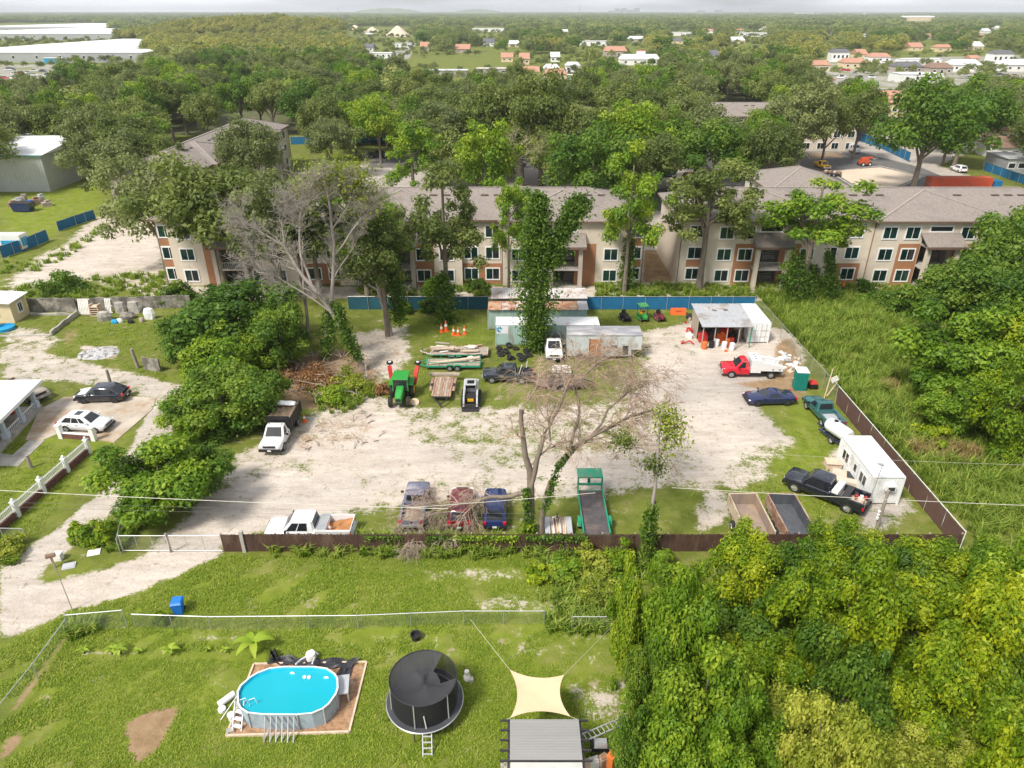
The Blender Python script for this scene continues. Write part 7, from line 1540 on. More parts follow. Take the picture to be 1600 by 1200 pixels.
for q in range(26): 
    px = r.uniform(1218, 1252); py = r.uniform(548, 582)+(px-1232)*.5; s_ = r.uniform(.25,.7); o = MB().box((0,0,s_*.2), (s_, s_*r.uniform(.4,1), s_*.4), r.uniform(0,3), 0, r.uniform(-.4,.4), r.uniform(-.4,.4)).box((.1,0,s_*.4), (s_*.5,s_*.3,s_*.25), r.uniform(0,3)).build('scrap_piece', ('white_pile','white_plastic','wood_pale','tin_grey')[q%4]); o.location = G(px, py); tag(o, 'pale scrap in the rubbish heap by the right fence', 'scrap', 'rubbish heap by the right fence')
for i, (px, py, m) in enumerate(((1100,545,'orange_barrel'),(1111,543,'black'),(1119,541,'white_plastic'),(1131,545,'white_plastic'),(1143,547,'white_plastic'),(1136,540,'orange'),(1142,538,'red_plain'))):
    o = MB().lathe([(.1,0),(.28,0),(.3,.05),(.29,.3),(.31,.32),(.29,.6),(.31,.62),(.29,.88),(.1,.9)], 14).build('barrel', m, None, 35); o.location = G(px, py); tag(o, ('orange-brown barrel at the left post','black barrel next to the orange-brown one','white barrel inside the left half','white barrel left of the front pair','white barrel right of the front pair','bright orange barrel behind the white pair','red barrel behind the right white one')[i]+' of the lean-to', 'barrel')
cone('small orange cone between the white barrels of the lean-to', G(1134, 549), .9)
o = MB().beam((-.6,0,.1),(.5,.2,.35),.12).beam((.5,.2,.35),(.9,-.2,.1),.1).beam((-.6,0,.1),(-.2,.6,.2),.1).build('bent_scrap', 'red_plain'); o.location = G(1072, 538); tag(o, 'bent red metal frame lying left of the lean-to', 'scrap')
for q in range(14): px = r.uniform(1070, 1095); py = r.uniform(492, 535); s_ = r.uniform(.3,.9); o = MB().box((0,0,s_*.3),(s_,s_*.6,s_*.6),r.uniform(0,3),0,r.uniform(-.5,.5)).box((0,.1,s_*.6),(s_*.4,s_*.5,s_*.3),r.uniform(0,3)).build('scrap_piece', ('rust','wood_grey','white_pile','dark_steel','red_plain')[q%5]); o.location = G(px+(py-500)*.2, py); tag(o, 'junk piled against the left side of the lean-to', 'scrap', 'junk left of the lean-to')
# tyres before the containers
tm = MB().lathe([(.2,0),(.36,.0),(.4,.06),(.4,.18),(.36,.24),(.2,.24)], 16, closed=True).mesh('tyre', 40); tm.materials.append(M['rubber'])
for q in range(15):
    o = obj('tyre', tm); px = (781,790,780,806,812,797,822,828,800,818,826,843,783,795,815)[q]; py = (552,553,548,546,556,562,552,546,561,560,558,545,556,544,565)[q]; o.location = G(px, py)+Vector((0,0,.22 if q%4==2 else 0)); o.rotation_euler = ((.0,.5,1.2)[q%3]*(q%2), 0, q); tag(o, 'old black tyre in the heap before the mint containers', 'tyre', 'old tyres by the containers')
    if q % 2 and q % 3: o.location.z += .3
# brush pile, rubble, left plot junk
def heap(name, pp, n, mats, label, cat, hmax, smin, smax, seed, group):
    r = random.Random(seed); poly = pp; xs = [p[0] for p in pp]; ys_ = [p[1] for p in pp]; k = 0
    while k < n:
        px, py = r.uniform(min(xs), max(xs)), r.uniform(min(ys_), max(ys_))
        if not seg_in(px, py, poly): continue
        k += 1; L = r.uniform(smin, smax); a = r.uniform(0, 6.28); p = G(px, py); z = r.uniform(.05, hmax); e = Vector((math.cos(a), math.sin(a), r.uniform(-.25, .35)))*L; mid = e*.5+Vector((0,0,r.uniform(-.1,.25)))
        mb = MB(); rad = r.uniform(.02, .06); mb.tube([(0,0,0), mid, e], [rad, rad*.8, rad*.4], 5)
        for _ in range(3): s = mid.lerp(e, r.random()); mb.tube([s, s+Vector((r.uniform(-.5,.5), r.uniform(-.5,.5), r.uniform(0,.5)))], [rad*.4, rad*.15], 4)
        o = mb.build(name, mats[k % len(mats)]); o.location = (p.x-e.x/2, p.y-e.y/2, z); tag(o, label, cat, group)
heap('cut_branch', [(425,575),(470,560),(560,552),(595,590),(560,625),(480,632),(430,605)], 190, ('twig','bark_grey','twig_red','debris'), 'cut branch in the big brush pile left of the tractor', 'branch', .9, .8, 3.0, 5, 'cut branches of the brush pile')
heap('cut_branch', [(380,680),(560,640),(600,655),(600,690),(500,710)], 40, ('twig','bark_grey','debris'), 'stray stick lying on the sand before the brush pile', 'branch', .08, .4, 1.3, 6, 'stray sticks on the sand')
def clump_pile(label, px, py, rpx, h, m, seed, leaf=.2, n=4200, name='brush_heap', cat='brush'):
    b = G(px, py); r = rpx/SCL(b); me, _ = crown('foliage', m, seed, r, h, .15, 26, n, leaf, cr=(.2,.35), lowcut=0.0, flat=.6); o = obj(name, me); o.location = b; return tag(o, label, cat)
clump_pile('heap of rust-brown cut fronds in the middle of the brush pile', 495, 598, 40, 1.5, 'leaf_brown', 3); clump_pile('yellowing cut brush at the right of the brush pile', 545, 612, 42, 1.5, 'leaf_olive', 4); clump_pile('green weedy mound at the front of the brush pile', 528, 625, 34, 1.3, 'leaf_bright', 5); clump_pile('brown brush beside the left dark trees', 445, 590, 32, 1.2, 'leaf_brown', 6)
clump_pile('brown leaf heap near the tractor with pale rubbish', 596, 615, 15, .7, 'leaf_brown', 8, .25, 900)
# bushes
for i, (x, y, rp_, h, m, lab) in enumerate(((95,455,38,2.6,'leaf_green','dark bush behind the weathered concrete wall'),(255,972,12,.7,'leaf_lush','small round bush at the garden fence near the blue bin'),(130,840,22,1.5,'leaf_bright','overgrown vine bush at the yard fence corner by the lane'),(165,850,24,1.4,'leaf_lush','leafy growth over the fence corner left of the gate'),(880,895,28,1.0,'leaf_bright','low bright shrub before the brown fence, left of the thicket'),(925,890,34,1.6,'leaf_olive','pale feathery shrub before the brown fence'),(975,895,34,1.9,'leaf_lush','leafy shrub at the corner of the thicket and brown fence'),(845,905,22,.8,'leaf_lush','small shrub below the vine-wrapped trunks'),(940,940,36,1.1,'leaf_olive','weedy shrub between the thicket and the garden fence'),(675,488,18,2.2,'leaf_vine','dark vine bush at the back of the yard under the trees'),(690,470,20,4.2,'leaf_vine','taller vine thicket before the terracotta ground floor'),(630,490,14,2.0,'leaf_bright','bright vine clump right of the leaning trunk'),(280,470,30,2.0,'leaf_green','vine-covered mound over the rubble wall'),(745,452,22,1.2,'leaf_vine','weed bush behind the teal fence'),(590,455,20,1.2,'leaf_vine','weed bush under the dark stairwell'),(1268,456,30,3.0,'leaf_vine','dark vine mass before the right apartments near the workers'),(1240,465,34,4.4,'leaf_vine','vine-smothered shrub at the foot of the vine-hung tree'),(1372,478,26,1.6,'leaf_green','dark shrub at the top of the tall grass'),(1410,500,36,1.8,'leaf_green','dark shrub in the middle of the tall grass'),(18,865,26,1.2,'leaf_olive','dry weedy bush below the picket wall'),(985,1015,24,1.5,'leaf_lush','low shrub at the left edge of the thicket beside the lawn'),(1002,1110,26,1.6,'leaf_bright','low shrub at the thicket edge above the aluminium ladder'),(990,1195,24,1.4,'leaf_lush','low shrub at the thicket edge by the clutter'),(1040,905,30,1.8,'leaf_bright','bright shrub under the thicket row by the slim tree'),(1430,560,34,1.8,'leaf_bright','bright shrub in the tall grass left of the rounded tree'),(1450,690,34,1.5,'leaf_lush','low bright shrub in the tall grass below the rounded tree'))):
    clump_pile(lab, x, y, rp_, h, m, 40+i, .27 if y < 600 else .2, 3600, 'bush', 'bush')
# banana plants in the garden row
def banana(label, px, py, h, n, seed):
    r = random.Random(seed); t = thing('banana_plant', label, 'plant', G(px, py)); MB().tube([(0,0,0),(0,0,h*.5)], [.06,.04], 7).build('stem', 'leaf_bright', t)
    for q in range(n):
        a = q*6.28/n+r.uniform(-.3,.3); L = h*r.uniform(.6,.95); V = []; F = []
        for i in range(6):
            f_ = i/5; x = L*.75*f_; z = h*.45+L*(.75*f_-.75*f_*f_)*1.1; wd = .2*h*.6*math.sin(math.pi*min(.97, f_*.85+.12)); c_ = Vector((math.cos(a)*x, math.sin(a)*x, z)); s_ = Vector((-math.sin(a), math.cos(a), 0))*wd; V += [c_-s_, c_-Vector((0,0,.03)), c_+s_]
        for i in range(5): F += [(i*3, i*3+1, i*3+4, i*3+3), (i*3+1, i*3+2, i*3+5, i*3+4)]
        me = MB().add(V, F).mesh('leaf', 60); at = me.attributes.new('tint','FLOAT','FACE'); at.data.foreach_set('value', [r.uniform(.2,.9)]*len(me.polygons)); obj('leaf', me, 'banana', t)
for i, (x, y, h, n_, lab) in enumerate(((400,1020,1.9,6,'tall yellow-green banana plant behind the pool'),(132,1021,.7,5,'leftmost small banana plant of the garden row'),(176,1021,.8,6,'second small banana plant of the garden row'),(190,1022,.9,6,'third small banana plant of the garden row, beside the second'),(218,1021,.6,5,'fourth small banana plant of the garden row'),(268,1023,1.0,6,'fifth banana plant of the garden row, on bare soil'),(352,1020,.6,5,'small banana plant just left of the tall one'),(325,1018,.5,4,'tiny banana sprout in the middle of the garden row'))): banana(lab, x, y, h, n_, i)
o = MB().slab([(.05,-.04,1.55),(1.45,-.04,1.55),(1.45,-.04,2.55),(.05,-.04,2.55)], -.02).build('sign_panel', 'white_plastic'); o.location = (xc2, yc2, 0); tag(o, 'white sign sheet with blue swirl at the left of the front container', 'sign')
sw = MB()
for q in range(7): a0 = .4+q*.75; sw.box((.42+.22*math.cos(a0), -.07, 2.1+.26*math.sin(a0)), (.26, .012, .12), 0, 0, 0, -a0)
sw.build('emblem', 'blue_plastic', o)
# vines over the front fence
for i, (px_, n_, w_) in enumerate(((760,700,2.4),(870,800,2.2),(700,400,1.6),(600,300,1.4))):
    p = Y(px_, 842, yF); r_ = np.random.RandomState(300+i); P_ = np.column_stack([r_.uniform(-w_, w_, n_), r_.normal(0, .12, n_), 1.55-np.abs(r_.normal(0, .28, n_))]); o = obj('fence_vine', leaf_mesh('fence_vine', P_, r_.normal(size=(n_,3))*.6+np.array([0,-.6,.6]), .2*r_.uniform(.6,1.3,n_), r_.uniform(0,1,n_), 'leaf_bright' if i == 0 else 'leaf_vine', seed=i)); o.location = (p.x, yF, 0); tag(o, ('bright creeper over the fence behind the dark blue hatchback','dark creeper over the fence before the sawn boards','thin creeper on the fence behind the maroon car','sparse creeper on the fence right of the white pickup')[i], 'creeper')
# burn pit, pallets and rubbish of the left plot
o = MB().lathe([(.1,.2),(.9,.22),(1.9,.1),(2.3,.0)], 18).build('ash_pit', 'ash', None, 50); o.location = G(154, 552); o.scale = (1,.8,1); tag(o, 'round grey ash heap of a burn pit on the left lawn', 'ash')
def pallet(label, px, py, rx, m='wood_pale', w_=1.2, h=2.4):
    t = thing('pallet_stack', label, 'pallet', G(px, py)); n = int(w_/.2)
    for q in range(n): MB().b2((-w_/2+q*.2,-.02,.05),(-w_/2+q*.2+.15,.02,h)).build('slat', m, t)
    for z in (.1,h*.5,h-.15): B((-w_/2,.021,z),(w_/2,.1,z+.1)).build('crossbar', m, t)
    t.rotation_euler = (rx, 0, 0); return t
pallet('tall white slatted panel leaning right of the long concrete wall', 133, 492, -.25, 'white_pile', 1.5, 2.1); pallet('narrow white slatted panel leaning right of the wooden pallets', 171, 490, -.25, 'white_pile', .9, 2.0)
t = thing('pallet_stack', 'stack of brown wooden pallets between the two white panels', 'pallet', G(152, 492))
for z in range(5): B((-.6,-.5,z*.3),(.6,.5,z*.3+.06)).build('deck', 'wood_pale', t); B((-.58,-.48,z*.3+.061),(-.48,.48,z*.3+.299)).build('block', 'wood_pale', t); B((.48,-.48,z*.3+.061),(.58,.48,z*.3+.299)).build('block', 'wood_pale', t)
for i, (x, y, sx, sz, m, lab) in enumerate(((164,500,2.0,1.2,'concrete','large pale concrete lump at the left of the rubble row'),(190,488,1.8,1.5,'concrete','tall grey concrete lump behind the rubble row'),(212,488,1.9,1.6,'concrete','rounded concrete lump at the right of the rubble row'),(200,497,2.2,.8,'old_concrete','dark low rubble in the middle of the rubble row'),(235,498,1.5,1.5,'white_metal','white tilted sheet at the right end of the rubble row'),(180,505,1.0,.5,'blue_plastic','blue and white rubbish bags before the rubble'),(205,505,.9,.5,'black','black rubbish bag before the rubble'),(188,504,.9,.55,'white_plastic','white rubbish bag behind the blue one'),(222,503,.8,.6,'wood_grey','grey wooden box before the white sheet'))):
    r = random.Random(i); ring = lambda k, z: [(sx/2*k*math.cos(q*.785)*r.uniform(.8,1.1), sx*.3*k*math.sin(q*.785)*r.uniform(.8,1.1), z) for q in range(8)]
    o = MB().loft([ring(.95, 0), ring(1.0, sz*.5), ring(.75, sz*.92), ring(.3, sz)]).build('rubble_lump' if i < 4 else 'rubbish_bag', m); o.location = G(x, y); tag(o, lab, 'rubble' if i < 4 else 'rubbish')
o = MB().lathe([(.6,0),(1.1,0),(1.15,.4),(1.0,.45),(1.0,.15),(.05,.12)], 18).build('paddling_pool', 'blue_plastic', None, 40); o.location = G(8, 515); tag(o, 'blue paddling pool in front of the cream shed', 'pool')
# bare trees
def limb(mb, pts, r0, r1, n=7): mb.tube(pts, [r0+(r1-r0)*i/(len(pts)-1) for i in range(len(pts))], n)
def twigs(mb, s, d, L, r0, lvl, rnd, droop=0.0, nb=4):
    pts = [Vector(s)]; dd = Vector(d).normalized()
    for i in range(3): dd = (dd+Vector((rnd.uniform(-.35,.35), rnd.uniform(-.35,.35), rnd.uniform(-.25,.25)-droop))).normalized(); pts.append(pts[-1]+dd*L/3)
    mb.tube(pts, [r0, r0*.8, r0*.6, r0*.35], 4 if lvl < 2 else 5, cap=False)
    if lvl <= 0: return
    for q in range(nb):
        f_ = rnd.uniform(.3, 1.0); k = min(2, int(f_*3)); s2 = pts[k].lerp(pts[k+1], f_*3-k); d2 = (dd+Vector((rnd.uniform(-1,1), rnd.uniform(-1,1), rnd.uniform(-.6,.8)-droop))).normalized()
        twigs(mb, s2, d2, L*rnd.uniform(.5,.8), max(.011, r0*.55), lvl-1, rnd, droop, nb)
def bare(label, base, limbs, bark, twm, seed, lvl=2, L=2.2, nb=4, ntw=7, droop=0.0, name='bare_tree', trunk_r=.25):
    """limbs: lists of (pixel x, pixel y, distance) with start/end radius"""
    t = thing(name, label, 'tree', base); o0 = Vector(base); mb = MB(); tw = MB(); rnd = random.Random(seed)
    for pts, r0, r1, k in limbs:
        P = [Y(*p)-o0 for p in pts]; P2 = []
        for a, b in zip(P[:-1], P[1:]): P2 += [a, a.lerp(b, .5)+Vector((rnd.uniform(-.12,.12), rnd.uniform(-.12,.12), rnd.uniform(-.1,.1)))]
        P2.append(P[-1]); limb(mb, P2, r0, r1)
        for q in range(int(1.7*(ntw if k is None else k))):
            f_ = rnd.uniform(.35, 1.0)*(len(P2)-1); i = min(int(f_), len(P2)-2); s = P2[i].lerp(P2[i+1], f_-i); d = (P2[i+1]-P2[i]).normalized()+Vector((rnd.uniform(-1,1), rnd.uniform(-1,1), rnd.uniform(-.5,.9)))
            twigs(tw, s, d, L*rnd.uniform(.6,1.2), max(.028, r1*.6), lvl, rnd, droop, nb)
    mb.build('trunk', bark, t, 60); tw.build('twigs', twm, t); return t
d0 = yF+1.4; b0 = Vector((Y(828, 846, d0).x, d0, 0)); P0 = (828, 846, d0)
t = bare('large dead tree with forked trunk and reddish bare twigs over the yard', b0, [
 ([P0,(829,790,d0+.2),(828,735,d0+.5),(818,690,d0+.6),(814,640,d0+.8)], .36, .14, 2), ([(829,760,d0+.3),(840,715,d0+.6),(850,680,d0+.8),(872,640,d0+1.4),(890,590,d0+2.2)], .22, .07, 8),
 ([(845,842,d0),(852,780,d0+.4),(872,730,d0+.9),(902,695,d0+1.5),(942,672,d0+2.2),(985,650,d0+3.0),(1020,640,d0+3.6)], .26, .08, 12),
 ([(890,705,d0+1.2),(905,650,d0+2),(900,610,d0+3),(925,575,d0+4),(945,560,d0+4.6)], .12, .04, 12), ([(925,680,d0+2),(950,640,d0+3),(985,610,d0+4),(1010,600,d0+4.6)], .10, .04, 12), ([(905,640,d0+2.2),(895,605,d0+3),(890,590,d0+3.6),(900,575,d0+4)], .09, .03, 7), ([(945,672,d0+2.2),(970,690,d0+2.4),(995,700,d0+2.6)], .07, .03, 5),
 ([(860,690,d0+.8),(858,655,d0+1.4),(872,620,d0+2.4)], .08, .03, 5), ([(820,770,d0+.2),(800,775,d0+.6),(770,776,d0+1.0),(735,785,d0+1.2),(690,792,d0+1.2),(655,786,d0+1.4)], .20, .06, 7)], 'bark', 'twig_red', 3, 3, 2.3, 4, 8, .10)
MBV = []
def vines(label, pts, rad, n, m, seed, leaf=.28, sub=None):
    r = np.random.RandomState(seed); P = [np.array(p) for p in pts]; C = []
    for q in range(n):
        f_ = r.uniform(0, len(P)-1.001); i = int(f_); c = P[i]+(P[i+1]-P[i])*(f_-i); k = np.interp(f_, range(len(P)), rad); C.append(c+r.normal(size=3)*k*.55)
    C = np.array(C); b = C.mean(0); b[2] = 0; N = r.normal(size=C.shape)*.7+np.array([0,-.2,.5]); tt = np.repeat(r.uniform(0,1,n//40+1), 40)[:n]
    order = np.argsort(C[:,2]); C = C[order]
    me = leaf_mesh('foliage', C-b, N, leaf*r.uniform(.6,1.3,n), .55*tt+.45*r.uniform(0,1,n), m, seed=seed); return me, b
def vine_part(parent, name, pts, rad, n, m, seed, leaf=.28):
    me, b = vines('', pts, rad, n, m, seed, leaf); o = obj(name, me, None, parent); o.location = Vector(b)-parent.location; return o
vine_part(t, 'vine', [Y(828,846,d0-.2), Y(826,800,d0), Y(822,765,d0)], [.55,.35,.2], 900, 'leaf_vine', 5, .22); vine_part(t, 'vine', [Y(850,800,d0), Y(872,730,d0+.6), Y(895,700,d0+1.2)], [.3,.28,.15], 700, 'leaf_vine', 6, .2); vine_part(t, 'vine', [Y(822,850,d0-.3), Y(826,820,d0-.3)], [.6,.3], 500, 'leaf_bright', 7, .24)
# dead branches over the faded pickup
db = Vector((Y(650, 838, yr+.2).x, yr+.2, 0))
bare('dead pale branches fallen over the faded blue pickup and the fence', db, [([(655,786,yr+1.2),(640,800,yr+.8),(648,835,yr+.2),(650,850,yF+.3)], .07, .03, 20), ([(680,792,yr+1.2),(660,820,yr+.6),(640,850,yF-.1)], .06, .02, 14), ([(630,790,yr+1.6),(660,800,yr+1.2),(700,800,yr+1.1),(735,785,yr+1.2)], .08, .04, 16), ([(700,800,yr+1.2),(690,830,yr+.4),(700,848,yF+.1)], .05, .02, 8)], 'bark_grey', 'twig', 12, 3, 1.45, 4, 9, .2, 'fallen_branches')
# pale vine trunk with leafy top right of the dead tree
d1 = G(1012, 872).y; b1 = G(1012, 872); t = thing('leaning_tree', 'slim vine-wrapped tree with small dark leafy top before the fence', 'tree', b1)
mb = MB(); P = [Y(*p)-b1 for p in ((1012,872,d1),(1016,810,d1+.1),(1024,760,d1+.2),(1028,710,d1+.4),(1030,670,d1+.6),(1035,640,d1+.8))]; limb(mb, P, .16, .06); limb(mb, [P[3], P[3].lerp(P[4],.5)+Vector((.8,.3,.4)), P[4]+Vector((1.4,.5,.8))], .07, .03); mb.build('trunk', 'bark_grey', t, 60)
vine_part(t, 'crown', [Y(1045,700,d1+.6), Y(1052,675,d1+.8), Y(1045,650,d1+1), Y(1030,655,d1+1)], [.9,.95,.9,.7], 900, 'leaf_olive', 3, .2); vine_part(t, 'crown', [Y(1005,720,d1+.5), Y(1030,735,d1+.4), Y(1025,715,d1+.4)], [.5,.55,.5], 480, 'leaf_oak', 4, .19); vine_part(t, 'crown', [Y(960,685,d1+2), Y(985,690,d1+2)], [.7,.6], 500, 'leaf_oak', 8, .19); vine_part(t, 'vine', [b1, Y(1013,830,d1), Y(1020,790,d1+.1)], [.55,.5,.35], 1100, 'leaf_vine', 9, .24)
# bare grey trees at the back left
def gb(px, py): p = G(px, py); return p, p.y
b, y_ = gb(568, 578)
t = bare('bare grey tree leaning left over the dark green trees', b, [([(568,578,y_),(545,530,y_+.3),(520,490,y_+.6),(488,448,y_+1),(462,415,y_+1.3),(445,385,y_+1.6)], .34, .14, 6), ([(488,448,y_+1),(470,400,y_+1.5),(468,350,y_+2),(475,310,y_+2.4),(490,285,y_+2.8)], .15, .05, 12), ([(445,385,y_+1.6),(420,370,y_+2),(395,355,y_+2.4),(375,345,y_+2.8)], .11, .04, 12), ([(445,385,y_+1.6),(440,345,y_+2),(452,310,y_+2.4)], .09, .03, 10), ([(520,490,y_+.6),(470,455,y_+.8),(430,430,y_+1),(400,425,y_+1.2)], .10, .03, 9), ([(462,415,y_+1.3),(430,400,y_+1.6),(400,395,y_+2)], .08, .03, 8)], 'bark_grey', 'bark_grey', 21, 3, 1.9, 4, 8)
vine_part(t, 'vine', [Y(560,560,y_-.3), Y(540,520,y_-.1), Y(528,480,y_)], [.6,.8,.5], 1100, 'leaf_vine', 31, .32)
b, y_ = gb(505, 560)
t = bare('second bare grey tree wrapped in hanging vines right of the leaning one', b, [([(505,560,y_),(512,500,y_+.2),(520,440,y_+.5),(522,380,y_+.9),(515,320,y_+1.3),(505,270,y_+1.7)], .30, .08, 14), ([(522,400,y_+.8),(550,360,y_+1.2),(575,330,y_+1.6),(590,310,y_+2)], .12, .04, 12), ([(520,440,y_+.5),(540,405,y_+.8),(556,380,y_+1.1)], .10, .03, 5), ([(518,360,y_+1),(545,320,y_+1.4),(550,285,y_+1.8)], .09, .03, 10)], 'bark_grey', 'bark_grey', 22, 3, 1.8, 4, 8)
vine_part(t, 'vine', [Y(508,575,y_-.5), Y(512,520,y_-.2), Y(518,475,y_)], [.5,.9,.6], 1300, 'leaf_vine', 32, .32); vine_part(t, 'crown', [Y(470,300,y_+3), Y(520,270,y_+3), Y(560,290,y_+3), Y(585,330,y_+3)], [1.6,2.0,2.0,1.6], 4200, 'leaf_olive', 36, .3); vine_part(t, 'crown', [Y(540,420,y_+2), Y(575,400,y_+2)], [1.4,1.4], 1800, 'leaf_oak', 37, .3)
b, y_ = gb(480, 527); bare('thin pale dead trunk standing among the dark trees at left', b, [([(480,527,y_),(478,480,y_+.1),(474,430,y_+.3),(470,390,y_+.4)], .24, .1, 5)], 'bark_grey', 'twig', 23, 2, 1.6, 3, 5)
b, y_ = gb(785, 340); bare('white bare tree with spreading branches behind the long block', b, [([(785,340,y_),(788,290,y_),(792,255,y_),(795,225,y_)], .3, .1, 8), ([(788,280,y_),(765,255,y_),(752,240,y_)], .14, .05, 7), ([(790,270,y_),(815,245,y_),(830,235,y_)], .12, .04, 7)], 'bark_grey', 'twig', 24, 2, 3.2, 3, 7)
b, y_ = gb(610, 524)
t = bare('leaning grey trunk with vine sleeve before the dark stairwell', b, [([(610,524,y_),(603,490,y_),(592,455,y_),(588,410,y_),(590,370,y_)], .36, .15, 3), ([(592,455,y_),(565,435,y_),(545,420,y_)], .14, .05, 6)], 'bark_grey', 'twig', 25, 2, 1.5, 3, 4)
vine_part(t, 'vine', [Y(622,500,y_+.5), Y(618,450,y_+.6), Y(608,410,y_+.4), Y(596,370,y_+.2), Y(590,330,y_)], [.8,1.1,1.2,1.1,.9], 6000, 'leaf_vine', 33, .3)
# vine column tree in front of the containers
b, y_ = gb(836, 548); t = thing('vine_column_tree', 'tall slim tree completely cloaked in dark vines before the containers', 'tree', b); mb = MB(); P = [Y(*p)-b for p in ((836,548,y_),(838,480,y_),(842,400,y_),(845,330,y_))]; limb(mb, P, .35, .12); limb(mb, [P[2], Y(868,385,y_)-b, Y(890,345,y_)-b], .16, .06); mb.build('trunk', 'bark', t, 60)
vine_part(t, 'vine', [b, Y(838,500,y_), Y(838,460,y_), Y(835,410,y_), Y(840,370,y_), Y(842,330,y_), Y(840,308,y_)], [1.1,1.5,2.0,1.9,1.6,1.1,.6], 13000, 'leaf_vine', 34, .31); vine_part(t, 'vine', [Y(858,410,y_), Y(872,380,y_), Y(885,350,y_), Y(900,322,y_), Y(912,318,y_)], [1.2,1.2,.9,1.3,.8], 5000, 'leaf_vine', 35, .31)
for i, (bx, by, tx, ty_, w_, m, lab) in enumerate(((700,505,690,430,1.1,'leaf_vine','vine column cloaking a trunk left of the containers'),(978,455,985,370,1.0,'leaf_vine','vine sleeve around the slim tree at the right end of the long block'),(1250,480,1245,400,1.6,'leaf_vine','vine column hanging below the vine-hung tree'),(1302,478,1295,395,.8,'leaf_vine','arched vine-covered snag left of the workers'),(1365,465,1345,440,.7,'leaf_vine','low vine-covered snag right of the workers'),(672,480,676,440,1.0,'leaf_bright','bright vine pillar behind the yard cones'))):
    b, y_ = gb(bx, by); t = thing('vine_column_tree', lab, 'tree', b); mb = MB(); limb(mb, [Vector((0,0,0)), Y(tx, ty_, y_)-b], .2, .1); mb.build('trunk', 'bark', t, 60); vine_part(t, 'vine', [b, Vector(b).lerp(Y(tx, ty_, y_), .5), Y(tx, ty_, y_)], [w_, w_*1.1, w_*.6], 2600, m, 60+i, .28)
# construction workers
def person(label, p, vest, rz, bend=0.0):
    t = thing('person', label, 'person', p, rz); me = bpy.data.meshes.new('person_body')
    V = [(0,0,.95),(0,.02,1.2),(0,.02,1.42),(0,0,1.53),(0,0,1.68),(.1,0,.9),(.12,.05,.5),(.12,0,.06),(.12,-.14,.03),(-.1,0,.9),(-.13,-.08,.5),(-.13,.02,.06),(-.13,-.12,.03),(.2,.02,1.4),(.28,-.06,1.14),(.24,-.26,1.0),(-.2,.02,1.4),(-.3,-.04,1.14),(-.26,-.22,.98)]
    E = [(0,1),(1,2),(2,3),(3,4),(0,5),(5,6),(6,7),(7,8),(0,9),(9,10),(10,11),(11,12),(2,13),(13,14),(14,15),(2,16),(16,17),(17,18)]
    me.from_pydata(V, E, []); o = obj('person_body', me, 'jeans', t); sk = o.modifiers.new('skin', 'SKIN'); rad = [.15,.15,.16,.06,.11,.1,.075,.05,.04,.1,.075,.05,.04,.07,.05,.035,.07,.05,.035]
    for i, q in enumerate(rad): me.skin_vertices[0].data[i].radius = (q, q)
    me.skin_vertices[0].data[0].use_root = True; sb = o.modifiers.new('smooth', 'SUBSURF'); sb.levels = 1; sb.render_levels = 1
    MB().lathe([(.18,.98),(.205,1.1),(.22,1.36),(.17,1.47),(.08,1.52)], 12).build('vest', vest, t, 50); MB().lathe([(.145,1.70),(.14,1.76),(.09,1.83),(.02,1.85)], 12).build('hard_hat', vest, t, 50)
    MB().lathe([(.03,1.56),(.095,1.60),(.105,1.67),(.09,1.72)], 10).build('face', 'skin', t, 50)
person('person in lime yellow vest by the right apartment wall', G(1321, 439), 'vest_lime', .3); person('person in orange vest standing in the weeds before the right block', G(1315, 458), 'vest_orange', -.4)
# ================================================================== far houses, warehouses and heaps
def far_house(label, px, py, wpx, h, dep, wall, roof, kind='gable', name='house', cat='house', wins=3):
    b = G(px, py); W = wpx/SCL(b); t = thing(name, label, cat, (b.x-W/2, b.y, 0)); MB().b2((0,0,0),(W,dep,h)).build('wall', wall, t); rise = min(dep*.22, 4) if kind != 'flat' else .3
    if kind == 'gable': MB().add([(-.4,-.5,h),(W+.4,-.5,h),(W+.4,dep+.5,h),(-.4,dep+.5,h),(-.4 if W < dep*.8 else 1.5,dep/2,h+rise),(W+.4 if W < dep*.8 else W-1.5,dep/2,h+rise)], [(0,1,5,4),(2,3,4,5),(1,2,5),(3,0,4),(3,2,1,0)]).build('roof', roof, t)
    else: MB().add([(-.3,-.3,h),(W+.3,-.3,h),(W+.3,dep+.3,h),(-.3,dep+.3,h),(-.3,dep/2,h+rise),(W+.3,dep/2,h+rise)], [(0,1,5,4),(2,3,4,5),(1,2,5),(3,0,4),(3,2,1,0)]).build('roof', roof, t)
    for q in range(wins): x = W*(q+.5)/wins; f = B((x-.9,-.06,h*.35),(x+.9,-.002,h*.75)).build('window', 'white_trim', t); B((x-.75,-.08,h*.4),(x+.75,-.062,h*.7)).build('pane', 'glass_dark', f)
    return t
for x, y, wp_, h, dep, wl_, rf_, kd in FAR_H: far_house('small house standing among the distant treetops', x, y, wp_, h, dep, wl_, rf_, kd, wins=2)['group'] = 'small houses in the distant canopy'
for x, y, wp_, h, dep, wl_, rf_, kd, lab, ct, wn in HS: far_house(lab, x, y, wp_, h, dep, wl_, rf_, kd, name=ct, cat=ct, wins=wn)
t = far_house('blue goods trailer before the big warehouse at the upper left', 84, 99, 28, 3.6, 4, 'blue_plastic', 'white_roof', 'flat', name='goods_trailer', cat='trailer', wins=0)
